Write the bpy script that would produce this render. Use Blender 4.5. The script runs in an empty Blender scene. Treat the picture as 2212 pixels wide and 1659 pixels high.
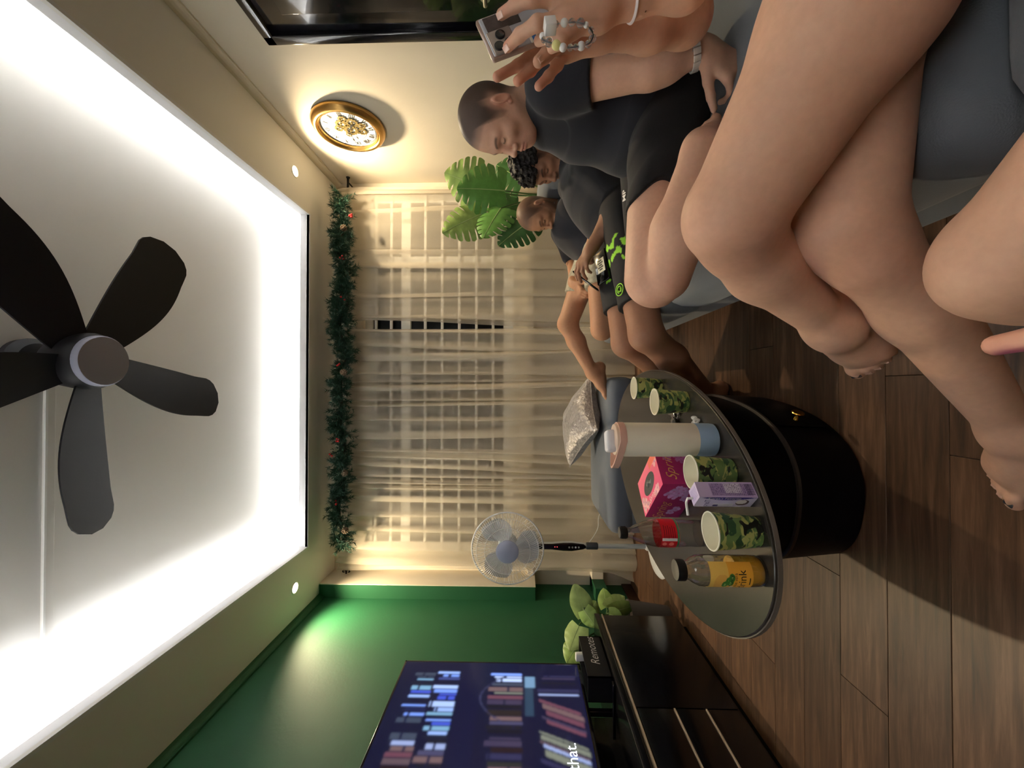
import bpy, bmesh, math, random
import numpy as np
from mathutils import Vector, Matrix

# ------------------------------------------------------------------ camera
sc = bpy.context.scene
COL = sc.collection
FPX, IW, IH = 835.0, 2212.0, 1659.0
CAMZ = 0.96
YAW, PITCH = math.radians(0.583), math.radians(1.5)
FWD = Vector((math.sin(YAW) * math.cos(PITCH), math.cos(YAW) * math.cos(PITCH), math.sin(PITCH)))
RGT = Vector((math.cos(YAW), -math.sin(YAW), 0.0))
UPV = RGT.cross(FWD)
CAMP = Vector((0, 0, CAMZ))
cam_data = bpy.data.cameras.new('camera')
cam_data.sensor_fit = 'HORIZONTAL'
cam_data.sensor_width = 36.0
cam_data.lens = FPX / IW * 36.0
cam_data.clip_start = 0.02
cam_data.clip_end = 60
cam = bpy.data.objects.new('camera', cam_data)
COL.objects.link(cam)
mx, my, mz = -UPV, RGT, -FWD            # the phone is turned on its side: picture right is down in the room
cam.matrix_world = Matrix(((mx.x, my.x, mz.x, CAMP.x), (mx.y, my.y, mz.y, CAMP.y), (mx.z, my.z, mz.z, CAMP.z), (0, 0, 0, 1)))
sc.camera = cam

# ------------------------------------------------------------------ view
sc.view_settings.view_transform = 'Standard'
sc.view_settings.look = 'None'
sc.view_settings.gamma = 1.0
sc.view_settings.use_curve_mapping = False
sc.view_settings.exposure = 1.0
sc.cycles.use_denoising = True
sc.cycles.use_adaptive_sampling = True
sc.cycles.adaptive_threshold = 0.02
sc.cycles.max_bounces = 10
sc.cycles.diffuse_bounces = 6
sc.cycles.transparent_max_bounces = 16
sc.cycles.sample_clamp_indirect = 4.0
sc.cycles.caustics_reflective = False
sc.cycles.caustics_refractive = False

# ------------------------------------------------------------------ world (night outside)
w = bpy.data.worlds.new('night')
sc.world = w
w.use_nodes = True
w.node_tree.nodes['Background'].inputs[0].default_value = (0.012, 0.016, 0.03, 1)
w.node_tree.nodes['Background'].inputs[1].default_value = 1.0

# ------------------------------------------------------------------ room measures (metres)
XL, XR = -1.745, 1.858          # green wall, cream wall
YW, YB = 3.46, -2.60            # window wall, wall behind the camera
ZC, ZU = 2.65, 2.93             # dropped ceiling, raised ceiling
OX0, OX1, OY0, OY1 = -1.253, 1.376, -1.75, 3.015   # opening of the raised part
POCK = 0.10                     # light pocket behind the lip
LIPZ = 2.722


def area(name, loc, rot, sx, sy, energy, color, spread=math.pi):
    l = bpy.data.lights.new(name, 'AREA')
    l.shape = 'RECTANGLE'
    l.size, l.size_y, l.energy, l.color, l.spread = sx, sy, energy, color, spread
    o = bpy.data.objects.new(name, l)
    o.location, o.rotation_euler = loc, rot
    COL.objects.link(o)
    return o


COOL = (0.92, 0.96, 1.0)
PI = math.pi
cy, cl = (OY0 + OY1) / 2, (OY1 - OY0)
cx, cw = (OX0 + OX1) / 2, (OX1 - OX0)
# the light strips lying in the pocket of the raised ceiling, shining up
area('cove_light_tv_side', (OX0 - 0.05, cy, 2.69), (PI, 0, 0), 0.05, cl, 33, COOL)
area('cove_light_sofa_side', (OX1 + 0.024, cy, 2.70), (0, -PI / 2, 0), 0.03, cl, 28, COOL)
area('cove_light_window_side', (cx, OY1 + 0.024, 2.70), (PI / 2, 0, 0), cw, 0.03, 21, COOL)
area('cove_light_rear_offscreen', (cx, OY0 - 0.05, 2.69), (PI, 0, 0), cw, 0.05, 21, COOL)


# ------------------------------------------------------------------ helpers
def ray(x, y):
    return FWD * FPX + RGT * (IH / 2 - y) + UPV * (IW / 2 - x)


def at_y(x, y, Y):
    d = ray(x, y)
    return CAMP + d * (Y / d.y)


def at_z(x, y, Z):
    d = ray(x, y)
    return CAMP + d * ((Z - CAMZ) / d.z)


def at_x(x, y, X):
    d = ray(x, y)
    return CAMP + d * (X / d.x)


def lin(c):
    c = c / 255.0
    return c / 12.92 if c <= 0.04045 else ((c + 0.055) / 1.055) ** 2.4


def rgb(r, g, b):
    return (lin(r), lin(g), lin(b), 1.0)


MATS = {}


def mat(name, color=(0.8, 0.8, 0.8, 1), rough=0.5, metal=0.0, spec=0.5, bump=None, noise=None, emit=None, trans=0.0,
        ior=1.45, coat=0.0, attr=None, alpha=None, sheen=0.0, sss=0.0):
    """principled material; noise=(scale, amount, stretch xyz) varies the colour, bump=(scale, strength, stretch)"""
    if name in MATS:
        return MATS[name]
    m = bpy.data.materials.new(name)
    m.use_nodes = True
    nt = m.node_tree
    b = nt.nodes['Principled BSDF']
    b.inputs['Base Color'].default_value = color
    b.inputs['Roughness'].default_value = rough
    b.inputs['Metallic'].default_value = metal
    b.inputs['Specular IOR Level'].default_value = spec
    b.inputs['IOR'].default_value = ior
    b.inputs['Transmission Weight'].default_value = trans
    b.inputs['Coat Weight'].default_value = coat
    b.inputs['Sheen Weight'].default_value = sheen
    if sss:
        b.inputs['Subsurface Weight'].default_value = sss
        b.inputs['Subsurface Radius'].default_value = (0.012, 0.005, 0.003)
        b.inputs['Subsurface Scale'].default_value = 1.0
    if alpha is not None:
        b.inputs['Alpha'].default_value = alpha
    src = None
    if attr:
        a = nt.nodes.new('ShaderNodeAttribute')
        a.attribute_name = attr
        src = a.outputs['Color']
        nt.links.new(src, b.inputs['Base Color'])
    if noise or bump:
        tc = nt.nodes.new('ShaderNodeTexCoord')
    if noise:
        mp = nt.nodes.new('ShaderNodeMapping')
        mp.inputs['Scale'].default_value = noise[2] if len(noise) > 2 else (1, 1, 1)
        nz = nt.nodes.new('ShaderNodeTexNoise')
        nz.inputs['Scale'].default_value = noise[0]
        nz.inputs['Detail'].default_value = 5
        nt.links.new(tc.outputs['Object'], mp.inputs[0])
        nt.links.new(mp.outputs[0], nz.inputs['Vector'])
        mr = nt.nodes.new('ShaderNodeMapRange')
        mr.inputs[1].default_value, mr.inputs[2].default_value = 0.25, 0.75
        mr.inputs[3].default_value, mr.inputs[4].default_value = 1 - noise[1], 1 + noise[1]
        nt.links.new(nz.outputs[0], mr.inputs[0])
        mx_ = nt.nodes.new('ShaderNodeMix')
        mx_.data_type = 'RGBA'
        mx_.blend_type = 'MULTIPLY'
        mx_.inputs[0].default_value = 1
        if src:
            nt.links.new(src, mx_.inputs[6])
        else:
            mx_.inputs[6].default_value = color
        nt.links.new(mr.outputs[0], mx_.inputs[7])
        nt.links.new(mx_.outputs[2], b.inputs['Base Color'])
    if bump:
        mp = nt.nodes.new('ShaderNodeMapping')
        mp.inputs['Scale'].default_value = bump[2] if len(bump) > 2 else (1, 1, 1)
        nz = nt.nodes.new('ShaderNodeTexNoise')
        nz.inputs['Scale'].default_value = bump[0]
        nz.inputs['Detail'].default_value = 4
        bp = nt.nodes.new('ShaderNodeBump')
        bp.inputs['Strength'].default_value = bump[1]
        bp.inputs['Distance'].default_value = 0.01
        nt.links.new(tc.outputs['Object'], mp.inputs[0])
        nt.links.new(mp.outputs[0], nz.inputs['Vector'])
        nt.links.new(nz.outputs[0], bp.inputs['Height'])
        nt.links.new(bp.outputs[0], b.inputs['Normal'])
    if emit:
        b.inputs['Emission Color'].default_value = emit[0]
        b.inputs['Emission Strength'].default_value = emit[1]
        if attr and emit[0] is None:
            pass
    MATS[name] = m
    return m


def emit_attr(name, attr, strength, gloss=0.15):
    m = bpy.data.materials.new(name)
    m.use_nodes = True
    nt = m.node_tree
    b = nt.nodes['Principled BSDF']
    a = nt.nodes.new('ShaderNodeAttribute')
    a.attribute_name = attr
    b.inputs['Base Color'].default_value = (0.004, 0.004, 0.006, 1)
    b.inputs['Roughness'].default_value = gloss
    nt.links.new(a.outputs['Color'], b.inputs['Emission Color'])
    b.inputs['Emission Strength'].default_value = strength
    return m


def empty(name, loc=(0, 0, 0), label=None, cat=None, group=None, rot=None, parent=None):
    o = bpy.data.objects.new(name, None)
    o.empty_display_size = 0.05
    o.location = loc
    if rot is not None:
        o.rotation_euler = rot
    COL.objects.link(o)
    if parent:
        o.parent = parent
    return tag(o, label, cat, group)


def tag(o, label=None, cat=None, group=None, kind=None):
    if label:
        o['label'] = label
    if cat:
        o['category'] = cat
    if group:
        o['group'] = group
    if kind:
        o['kind'] = kind
    return o


def root_loc(o):
    v = Vector((0, 0, 0))
    while o:
        v = v + Vector(o.location)
        o = o.parent
    return v


def make_obj(name, verts, faces, material, parent=None, smooth=True, angle=None, world=True, colors=None, face_colors=None, mats=None, mat_idx=None):
    """verts in room coordinates (world=True) or in the parent's own frame"""
    me = bpy.data.meshes.new(name)
    verts = np.asarray(verts, dtype=np.float64).reshape(-1, 3)
    if parent is not None and world:
        verts = verts - np.array(root_loc(parent))
    if isinstance(faces, np.ndarray):
        nf, k = faces.shape
        me.vertices.add(len(verts))
        me.vertices.foreach_set('co', verts.astype(np.float32).ravel())
        me.loops.add(nf * k)
        me.loops.foreach_set('vertex_index', faces.astype(np.int32).ravel())
        me.polygons.add(nf)
        me.polygons.foreach_set('loop_start', np.arange(0, nf * k, k, dtype=np.int32))
        me.update(calc_edges=True)
    else:
        me.from_pydata([tuple(v) for v in verts], [], faces)
        me.update()
    nf = len(me.polygons)
    me.polygons.foreach_set('use_smooth', np.full(nf, bool(smooth)))
    if smooth and angle:
        me.set_sharp_from_angle(angle=math.radians(angle))
    if colors is not None:
        a = me.color_attributes.new('Col', 'FLOAT_COLOR', 'POINT')
        c = np.ones((len(verts), 4), np.float32)
        c[:, :3] = colors
        a.data.foreach_set('color', c.ravel())
    if face_colors is not None:
        a = me.attributes.new('Col', 'FLOAT_COLOR', 'FACE')
        c = np.ones((nf, 4), np.float32)
        c[:, :3] = face_colors
        a.data.foreach_set('color', c.ravel())
    for m_ in (mats or [material]):
        me.materials.append(m_)
    if mat_idx is not None:
        me.polygons.foreach_set('material_index', np.asarray(mat_idx, dtype=np.int32))
    o = bpy.data.objects.new(name, me)
    COL.objects.link(o)
    if parent is not None:
        o.parent = parent
    return o


def frame_from(d, upish=Vector((0, 0, 1))):
    d = Vector(d).normalized()
    if abs(d.dot(upish)) > 0.98:
        upish = Vector((1, 0, 0))
    s = d.cross(upish).normalized()
    u = s.cross(d).normalized()
    return s, u, d


class MB:
    def __init__(self):
        self.v, self.f = [], []

    def box(self, lo, hi, bevel=0.0):
        x0, y0, z0 = lo
        x1, y1, z1 = hi
        return self.obox(((x0 + x1) / 2, (y0 + y1) / 2, (z0 + z1) / 2), (1, 0, 0), (0, 1, 0), (0, 0, 1),
                         (abs(x1 - x0) / 2, abs(y1 - y0) / 2, abs(z1 - z0) / 2), bevel)

    def obox(self, c, ax, ay, az, h, bevel=0.0):
        c, ax, ay, az = Vector(c), Vector(ax), Vector(ay), Vector(az)
        if bevel <= 0:
            n = len(self.v)
            for sz in (-1, 1):
                for sx, sy in ((-1, -1), (1, -1), (1, 1), (-1, 1)):
                    self.v.append(c + ax * h[0] * sx + ay * h[1] * sy + az * h[2] * sz)
            for q in ((3, 2, 1, 0), (4, 5, 6, 7), (0, 1, 5, 4), (1, 2, 6, 5), (2, 3, 7, 6), (3, 0, 4, 7)):
                self.f.append(tuple(n + i for i in q))
            return self
        bm = bmesh.new()
        bmesh.ops.create_cube(bm, size=2)
        for v in bm.verts:
            v.co = Vector((v.co.x * h[0], v.co.y * h[1], v.co.z * h[2]))
        bmesh.ops.bevel(bm, geom=bm.edges[:], offset=min(bevel, min(h) * 0.95), segments=3, profile=0.5, affect='EDGES')
        return self.add_bm(bm, Matrix(((ax.x, ay.x, az.x, c.x), (ax.y, ay.y, az.y, c.y), (ax.z, ay.z, az.z, c.z), (0, 0, 0, 1))))

    def add_bm(self, bm, m=None):
        n = len(self.v)
        bm.verts.ensure_lookup_table()
        for i, v in enumerate(bm.verts):
            v.index = i
            self.v.append((m @ v.co) if m else v.co.copy())
        for f in bm.faces:
            self.f.append(tuple(n + v.index for v in f.verts))
        bm.free()
        return self

    def tube(self, path, r, seg=12, caps=True, closed=False, flat=None):
        path = [Vector(p) for p in path]
        n0 = len(self.v)
        rs = r if isinstance(r, (list, tuple)) else [r] * len(path)
        m = len(path)
        s_prev = None
        for i, p in enumerate(path):
            if closed:
                d = path[(i + 1) % m] - path[i - 1]
            else:
                d = path[min(i + 1, m - 1)] - path[max(i - 1, 0)]
            d = d.normalized() if d.length > 1e-9 else Vector((0, 0, 1))
            if s_prev is None:
                s, u, _ = frame_from(d)
            else:
                s = (s_prev - d * s_prev.dot(d))
                s = s.normalized() if s.length > 1e-6 else frame_from(d)[0]
                u = s.cross(d)
            s_prev = s
            for k in range(seg):
                a = 2 * PI * k / seg
                self.v.append(p + s * (rs[i] * math.cos(a)) + u * (rs[i] * math.sin(a) * (flat or 1.0)))
        rng = m if closed else m - 1
        for i in range(rng):
            j = (i + 1) % m
            for k in range(seg):
                k2 = (k + 1) % seg
                self.f.append((n0 + i * seg + k, n0 + i * seg + k2, n0 + j * seg + k2, n0 + j * seg + k))
        if caps and not closed:
            self.f.append(tuple(n0 + k for k in reversed(range(seg))))
            self.f.append(tuple(n0 + (m - 1) * seg + k for k in range(seg)))
        return self

    def lathe(self, prof, o=(0, 0, 0), axis=(0, 0, 1), seg=40, ref=None, sx=1.0, sy=1.0, caps=True):
        """prof: list of (radius, height) turned about axis at o"""
        o, d = Vector(o), Vector(axis).normalized()
        s, u, d = frame_from(d) if ref is None else (Vector(ref), Vector(d).cross(Vector(ref)), d)
        n0 = len(self.v)
        for r, h in prof:
            for k in range(seg):
                a = 2 * PI * k / seg
                self.v.append(o + d * h + s * (r * sx * math.cos(a)) + u * (r * sy * math.sin(a)))
        for i in range(len(prof) - 1):
            for k in range(seg):
                k2 = (k + 1) % seg
                self.f.append((n0 + i * seg + k, n0 + i * seg + k2, n0 + (i + 1) * seg + k2, n0 + (i + 1) * seg + k))
        if caps and prof[0][0] > 1e-3:
            self.f.append(tuple(n0 + k for k in reversed(range(seg))))
        if caps and prof[-1][0] > 1e-3:
            self.f.append(tuple(n0 + (len(prof) - 1) * seg + k for k in range(seg)))
        return self

    def sphere(self, c, r, seg=16, rings=10, sc3=(1, 1, 1)):
        c = Vector(c)
        n0 = len(self.v)
        for i in range(rings + 1):
            t = PI * i / rings
            for k in range(seg):
                a = 2 * PI * k / seg
                self.v.append(c + Vector((r * sc3[0] * math.sin(t) * math.cos(a), r * sc3[1] * math.sin(t) * math.sin(a), r * sc3[2] * math.cos(t))))
        for i in range(rings):
            for k in range(seg):
                k2 = (k + 1) % seg
                self.f.append((n0 + i * seg + k, n0 + (i + 1) * seg + k, n0 + (i + 1) * seg + k2, n0 + i * seg + k2))
        return self

    def prism(self, pts, z0, z1):
        n = len(self.v)
        m = len(pts)
        for z in (z0, z1):
            for p in pts:
                self.v.append(Vector((p[0], p[1], z)))
        self.f.append(tuple(n + i for i in reversed(range(m))))
        self.f.append(tuple(n + m + i for i in range(m)))
        for i in range(m):
            j = (i + 1) % m
            self.f.append((n + i, n + j, n + m + j, n + m + i))
        return self

    def grid(self, fn, nu, nv, flip=False):
        n = len(self.v)
        for i in range(nu + 1):
            for j in range(nv + 1):
                self.v.append(Vector(fn(i / nu, j / nv)))
        for i in range(nu):
            for j in range(nv):
                q = (n + i * (nv + 1) + j, n + (i + 1) * (nv + 1) + j, n + (i + 1) * (nv + 1) + j + 1, n + i * (nv + 1) + j + 1)
                self.f.append(tuple(reversed(q)) if flip else q)
        return self

    def build(self, name, material, parent=None, smooth=True, angle=40, world=True):
        return make_obj(name, [tuple(v) for v in self.v], self.f, material, parent, smooth, angle, world)


def bez(p0, p1, p2, p3, n):
    p0, p1, p2, p3 = map(Vector, (p0, p1, p2, p3))
    return [p0 * (1 - t) ** 3 + p1 * 3 * t * (1 - t) ** 2 + p2 * 3 * t * t * (1 - t) + p3 * t ** 3 for t in [i / n for i in range(n + 1)]]


def spline(pts, n=6):
    """Catmull-Rom through pts"""
    P = [Vector(p) for p in pts]
    P = [P[0] * 2 - P[1]] + P + [P[-1] * 2 - P[-2]]
    out = []
    for i in range(1, len(P) - 2):
        for k in range(n):
            t = k / n
            a, b, c, d = P[i - 1], P[i], P[i + 1], P[i + 2]
            out.append(0.5 * ((2 * b) + (c - a) * t + (2 * a - 5 * b + 4 * c - d) * t * t + (3 * b - a - 3 * c + d) * t ** 3))
    out.append(P[-2])
    return out


_tmp_objs = []


def text_mesh(s, size=1.0, shear=0.0, bold=0.0, align='CENTER', space=1.0):
    """flat letters as (verts Nx3, faces) in the xy plane"""
    cu = bpy.data.curves.new('lettering', 'FONT')
    cu.body = s
    cu.size = size
    cu.shear = shear
    cu.offset = bold
    cu.align_x = align
    cu.align_y = 'CENTER'
    cu.space_character = space
    cu.resolution_u = 3
    ob = bpy.data.objects.new('lettering', cu)
    COL.objects.link(ob)
    bpy.context.view_layer.update()
    dg = bpy.context.evaluated_depsgraph_get()
    me = bpy.data.meshes.new_from_object(ob.evaluated_get(dg))
    v = [tuple(x.co) for x in me.vertices]
    f = [tuple(p.vertices) for p in me.polygons]
    bpy.data.objects.remove(ob)
    bpy.data.curves.remove(cu)
    bpy.data.meshes.remove(me)
    return v, f


def put_text(s, size, fn, material, parent, name='lettering', shear=0.0, bold=0.0, align='CENTER', world=True, space=1.0):
    v, f = text_mesh(s, size, shear, bold, align, space)
    return make_obj(name, [tuple(fn(x, y)) for x, y, z in v], f, material, parent, smooth=False, world=world)


def painted(name, img, fn, material, parent, world=True):
    """a flat printed surface: img (rows, cols, 3) linear colours on a grid laid out by fn(u, v), v=0 at the top row"""
    h, w_, _ = img.shape
    us, vs = np.meshgrid(np.linspace(0, 1, w_ + 1), np.linspace(0, 1, h + 1))
    V = np.array([tuple(fn(a, b)) for a, b in zip(us.ravel(), vs.ravel())])
    i, j = np.meshgrid(np.arange(h), np.arange(w_), indexing='ij')
    a = (i * (w_ + 1) + j).ravel()
    F = np.stack([a, a + w_ + 1, a + w_ + 2, a + 1], 1)
    return make_obj(name, V, F, material, parent, smooth=False, world=world, face_colors=img.reshape(-1, 3))


def lerp(a, b, t):
    return a + (b - a) * t


rnd = random.Random(7)
# ================================================================== the room
M_CREAM = mat('cream_paint', rgb(218, 208, 190), 0.75, bump=(60, 0.05), noise=(3, 0.03))
M_GREEN = mat('green_paint', rgb(20, 80, 48), 0.62, bump=(60, 0.06), noise=(4, 0.05))
M_CEIL = mat('ceiling_paint', rgb(222, 219, 214), 0.8, bump=(14, 0.04))
M_SOFF = mat('soffit_paint', rgb(224, 222, 218), 0.75, bump=(30, 0.04))
M_BLACKG = mat('black_gloss', rgb(14, 14, 20), 0.12, coat=0.4)
M_WHITE = mat('white_plastic', rgb(232, 232, 230), 0.4)
M_STEEL = mat('brushed_steel', rgb(200, 196, 188), 0.28, metal=1.0)


def plank_material():
    m = bpy.data.materials.new('floor_plank')
    m.use_nodes = True
    nt = m.node_tree
    b = nt.nodes['Principled BSDF']
    b.inputs['Roughness'].default_value = 0.42
    b.inputs['Specular IOR Level'].default_value = 0.4
    oi = nt.nodes.new('ShaderNodeObjectInfo')
    tc = nt.nodes.new('ShaderNodeTexCoord')
    ad = nt.nodes.new('ShaderNodeVectorMath')
    ad.operation = 'ADD'
    sc_ = nt.nodes.new('ShaderNodeVectorMath')
    sc_.operation = 'SCALE'
    sc_.inputs['Scale'].default_value = 17.0
    cmb = nt.nodes.new('ShaderNodeCombineXYZ')
    nt.links.new(oi.outputs['Random'], cmb.inputs[0])
    nt.links.new(oi.outputs['Random'], cmb.inputs[1])
    nt.links.new(cmb.outputs[0], sc_.inputs[0])
    nt.links.new(tc.outputs['Object'], ad.inputs[0])
    nt.links.new(sc_.outputs[0], ad.inputs[1])
    mp = nt.nodes.new('ShaderNodeMapping')
    mp.inputs['Scale'].default_value = (1.6, 22, 1)
    nt.links.new(ad.outputs[0], mp.inputs[0])
    nz = nt.nodes.new('ShaderNodeTexNoise')
    nz.inputs['Scale'].default_value = 2.2
    nz.inputs['Detail'].default_value = 8
    nz.inputs['Roughness'].default_value = 0.62
    nz.inputs['Distortion'].default_value = 0.4
    nt.links.new(mp.outputs[0], nz.inputs['Vector'])
    cr = nt.nodes.new('ShaderNodeValToRGB')
    e = cr.color_ramp.elements
    e[0].position, e[0].color = 0.28, rgb(54, 38, 28)
    e[1].position, e[1].color = 0.75, rgb(124, 93, 70)
    x = e.new(0.5)
    x.color = rgb(88, 63, 45)
    nt.links.new(nz.outputs[0], cr.inputs[0])
    mr = nt.nodes.new('ShaderNodeMapRange')
    mr.inputs[3].default_value, mr.inputs[4].default_value = 0.72, 1.18
    nt.links.new(oi.outputs['Random'], mr.inputs[0])
    mx_ = nt.nodes.new('ShaderNodeMix')
    mx_.data_type = 'RGBA'
    mx_.blend_type = 'MULTIPLY'
    mx_.inputs[0].default_value = 1
    nt.links.new(cr.outputs[0], mx_.inputs[6])
    nt.links.new(mr.outputs[0], mx_.inputs[7])
    nt.links.new(mx_.outputs[2], b.inputs['Base Color'])
    bp = nt.nodes.new('ShaderNodeBump')
    bp.inputs['Strength'].default_value = 0.12
    bp.inputs['Distance'].default_value = 0.003
    nt.links.new(nz.outputs[0], bp.inputs['Height'])
    nt.links.new(bp.outputs[0], b.inputs['Normal'])
    return m


floor = MB().box((XL - 0.1, YB - 0.1, -0.12), (XR + 0.1, YW + 0.1, -0.008)).build('floor', mat('floor_joint', rgb(38, 24, 16), 0.7), smooth=False)
tag(floor, 'dark brown wood plank floor running across the room', 'floor', kind='structure')
M_PLANK = plank_material()
PW, PL = 0.152, 1.21
pb = MB().box((-PL / 2 + 0.0007, -PW / 2 + 0.0007, -0.008), (PL / 2 - 0.0007, PW / 2 - 0.0007, 0.0), bevel=0.0012)
pmesh = None
row = 0
yy = YB + PW / 2
rp = random.Random(3)
while yy < YW:
    xx = XL - rp.random() * PL * 0.9 + PL / 2
    while xx - PL / 2 < XR:
        x0, x1 = max(xx - PL / 2, XL), min(xx + PL / 2, XR)
        if x1 - x0 > 0.03:
            if x1 - x0 > PL - 0.01:
                if pmesh is None:
                    o = pb.build('plank', M_PLANK, floor, smooth=False, world=False)
                    pmesh = o.data
                else:
                    o = bpy.data.objects.new('plank', pmesh)
                    COL.objects.link(o)
                    o.parent = floor
                o.location = (xx, yy, 0)
            else:
                o = MB().box((-(x1 - x0) / 2 + 0.0007, -PW / 2 + 0.0007, -0.008), ((x1 - x0) / 2 - 0.0007, PW / 2 - 0.0007, 0.0)).build('plank', M_PLANK, floor, smooth=False, world=False)
                o.location = ((x0 + x1) / 2, yy, 0)
        xx += PL
    yy += PW

# walls
o = MB().box((XL - 0.12, YB - 0.12, -0.1), (XL, YW + 0.12, 3.1)).build('wall_left', M_GREEN, smooth=False)
tag(o, 'dark green painted wall behind the television', 'wall', kind='structure')
# boxed-in corner column and ledges of the green wall
MB().box((XL - 0.01, YW - 0.27, 0.85), (XL + 0.110, YW + 0.01, ZC), bevel=0.004).build('corner_box', M_GREEN, o, smooth=False)
MB().box((XL + 0.106, YW - 0.268, 0.85), (XL + 0.115, YW + 0.01, ZC)).build('corner_box_side', M_CREAM, o, smooth=False)
MB().box((XL - 0.002, -0.25, 0.52), (XL + 0.024, 2.05, 0.72), bevel=0.003).build('added_dark_board', M_BLACKG, o, smooth=False)  # added black board that keeps the gap under the television dark
MB().box((XL - 0.01, YW - 0.255, 0.26), (XL + 0.100, YW + 0.01, 0.36), bevel=0.004).build('corner_ledge', M_GREEN, o, smooth=False)
MB().box((XL - 0.01, YB, 0.0), (XL + 0.014, YW, 0.085), bevel=0.003).build('skirting', mat('skirting_wood', rgb(48, 24, 15), 0.5), o, smooth=False)

o = MB().box((XR, YB - 0.12, -0.1), (XR + 0.12, YW + 0.12, 3.1)).build('wall_right', M_CREAM, smooth=False)
tag(o, 'cream painted wall carrying the round clock', 'wall', kind='structure')
MB().box((XR - 0.014, YB, 0.0), (XR + 0.01, 1.02, 0.085), bevel=0.003).box((XR - 0.014, 2.06, 0.0), (XR + 0.01, YW, 0.085), bevel=0.003).build('skirting', MATS['skirting_wood'], o, smooth=False)

WX0, WX1, WZ0, WZ1 = -1.46, 1.76, 1.04, 2.40
wf = MB()
wf.box((XL, YW, -0.1), (XR, YW + 0.16, WZ0)).box((XL, YW, WZ1), (XR, YW + 0.16, 3.1))
wf.box((XL, YW, WZ0), (WX0, YW + 0.16, WZ1)).box((WX1, YW, WZ0), (XR, YW + 0.16, WZ1))
o = wf.build('wall_front', M_CREAM, smooth=False)
tag(o, 'cream painted window wall behind the curtains', 'wall', kind='structure')
MB().box((XL + 0.115, YW - 0.09, 0.86), (XR, YW + 0.01, 0.915), bevel=0.004).build('sill_ledge', M_CREAM, o, smooth=False)
MB().box((XL + 0.02, YW - 0.10, 0.26), (XR, YW + 0.01, 0.36), bevel=0.004).build('lower_ledge', M_CREAM, o, smooth=False)
o = MB().box((XL - 0.12, YB - 0.12, -0.1), (XR + 0.12, YB, 3.1)).build('wall_back', M_CREAM, smooth=False)
tag(o, 'cream painted wall closing the room opposite the window', 'wall', kind='structure')

# ceiling: raised slab, dropped border with a lip, light pocket
ceil = MB().box((XL - 0.12, YB - 0.12, ZU), (XR + 0.12, YW + 0.12, ZU + 0.1)).build('ceiling', M_CEIL, smooth=False)
tag(ceil, 'raised white ceiling with a lit dropped border', 'ceiling', kind='structure')
T = 0.02
for nm, lo, hi in (('soffit_panel', (XL, YB, ZC), (OX0, YW, ZC + T)), ('soffit_panel', (OX1, YB, ZC), (XR, YW, ZC + T)),
                   ('soffit_panel', (OX0, OY1, ZC), (OX1, YW, ZC + T)), ('soffit_panel', (OX0, YB, ZC), (OX1, OY0, ZC + T))):
    MB().box(lo, hi).build(nm, M_SOFF, ceil, smooth=False)
M_LIP = mat('lip_paint', rgb(226, 226, 230), 0.6)
for lo, hi in (((OX0 - 0.018, OY0 - 0.018, ZC - 0.001), (OX0, OY1 + 0.018, LIPZ)), ((OX1, OY0 - 0.018, ZC - 0.001), (OX1 + 0.018, OY1 + 0.018, LIPZ)),
               ((OX0, OY1, ZC - 0.001), (OX1, OY1 + 0.018, LIPZ)), ((OX0, OY0 - 0.018, ZC - 0.001), (OX1, OY0, LIPZ))):
    MB().box(lo, hi).build('cove_lip', M_LIP, ceil, smooth=False)
for lo, hi in (((OX0 - POCK - T, OY0 - POCK, ZC + T), (OX0 - POCK, OY1 + POCK, ZU)), ((OX1 + POCK, OY0 - POCK, ZC + T), (OX1 + POCK + T, OY1 + POCK, ZU)),
               ((OX0 - POCK, OY1 + POCK, ZC + T), (OX1 + POCK, OY1 + POCK + T, ZU)), ((OX0 - POCK, OY0 - POCK - T, ZC + T), (OX1 + POCK, OY0 - POCK, ZU))):
    MB().box(lo, hi).build('pocket_wall', M_CEIL, ceil, smooth=False)

# cornice beads where the border meets the walls
def cornice(name, a, b, inward, material, label):
    a, b, n = Vector(a), Vector(b), Vector(inward)
    mb = MB()
    prof = [(0, -0.05), (0.012, -0.05), (0.012, -0.042), (0.022, -0.034), (0.03, -0.02), (0.034, -0.006), (0.034, 0.004), (0, 0.004)]
    for p in (a, b):
        for x, z in prof:
            mb.v.append(p + n * x + Vector((0, 0, z)))
    k = len(prof)
    for i in range(k):
        j = (i + 1) % k
        mb.f.append((i, j, k + j, k + i))
    tag(mb.build(name, material, smooth=False), label, 'cornice', kind='structure')


cornice('trim_1', (XR, YB, ZC), (XR, YW, ZC), (-1, 0, 0), M_CREAM, 'cream cornice bead along the top of the clock wall')
cornice('trim_2', (XL, YB, ZC), (XL, YW, ZC), (1, 0, 0), M_GREEN, 'green cornice bead along the top of the green wall')

# cable trunking on the raised ceiling
y0 = at_z(99, 1200, ZU).y
tr = empty('cable_trunking', (OX0 - 0.02, y0, ZU), 'narrow white cable trunking running across the raised ceiling to the fan', 'trunking')
MB().box((OX0 - 0.08, y0 - 0.016, ZU - 0.016), (0.06, y0 + 0.016, ZU + 0.002), bevel=0.002).build('duct', M_CEIL, tr, smooth=False)
MB().box((OX0 - 0.08, y0 - 0.021, ZU - 0.019), (0.06, y0 - 0.013, ZU - 0.012), bevel=0.001).build('cover_edge', M_WHITE, tr, smooth=False)

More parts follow.
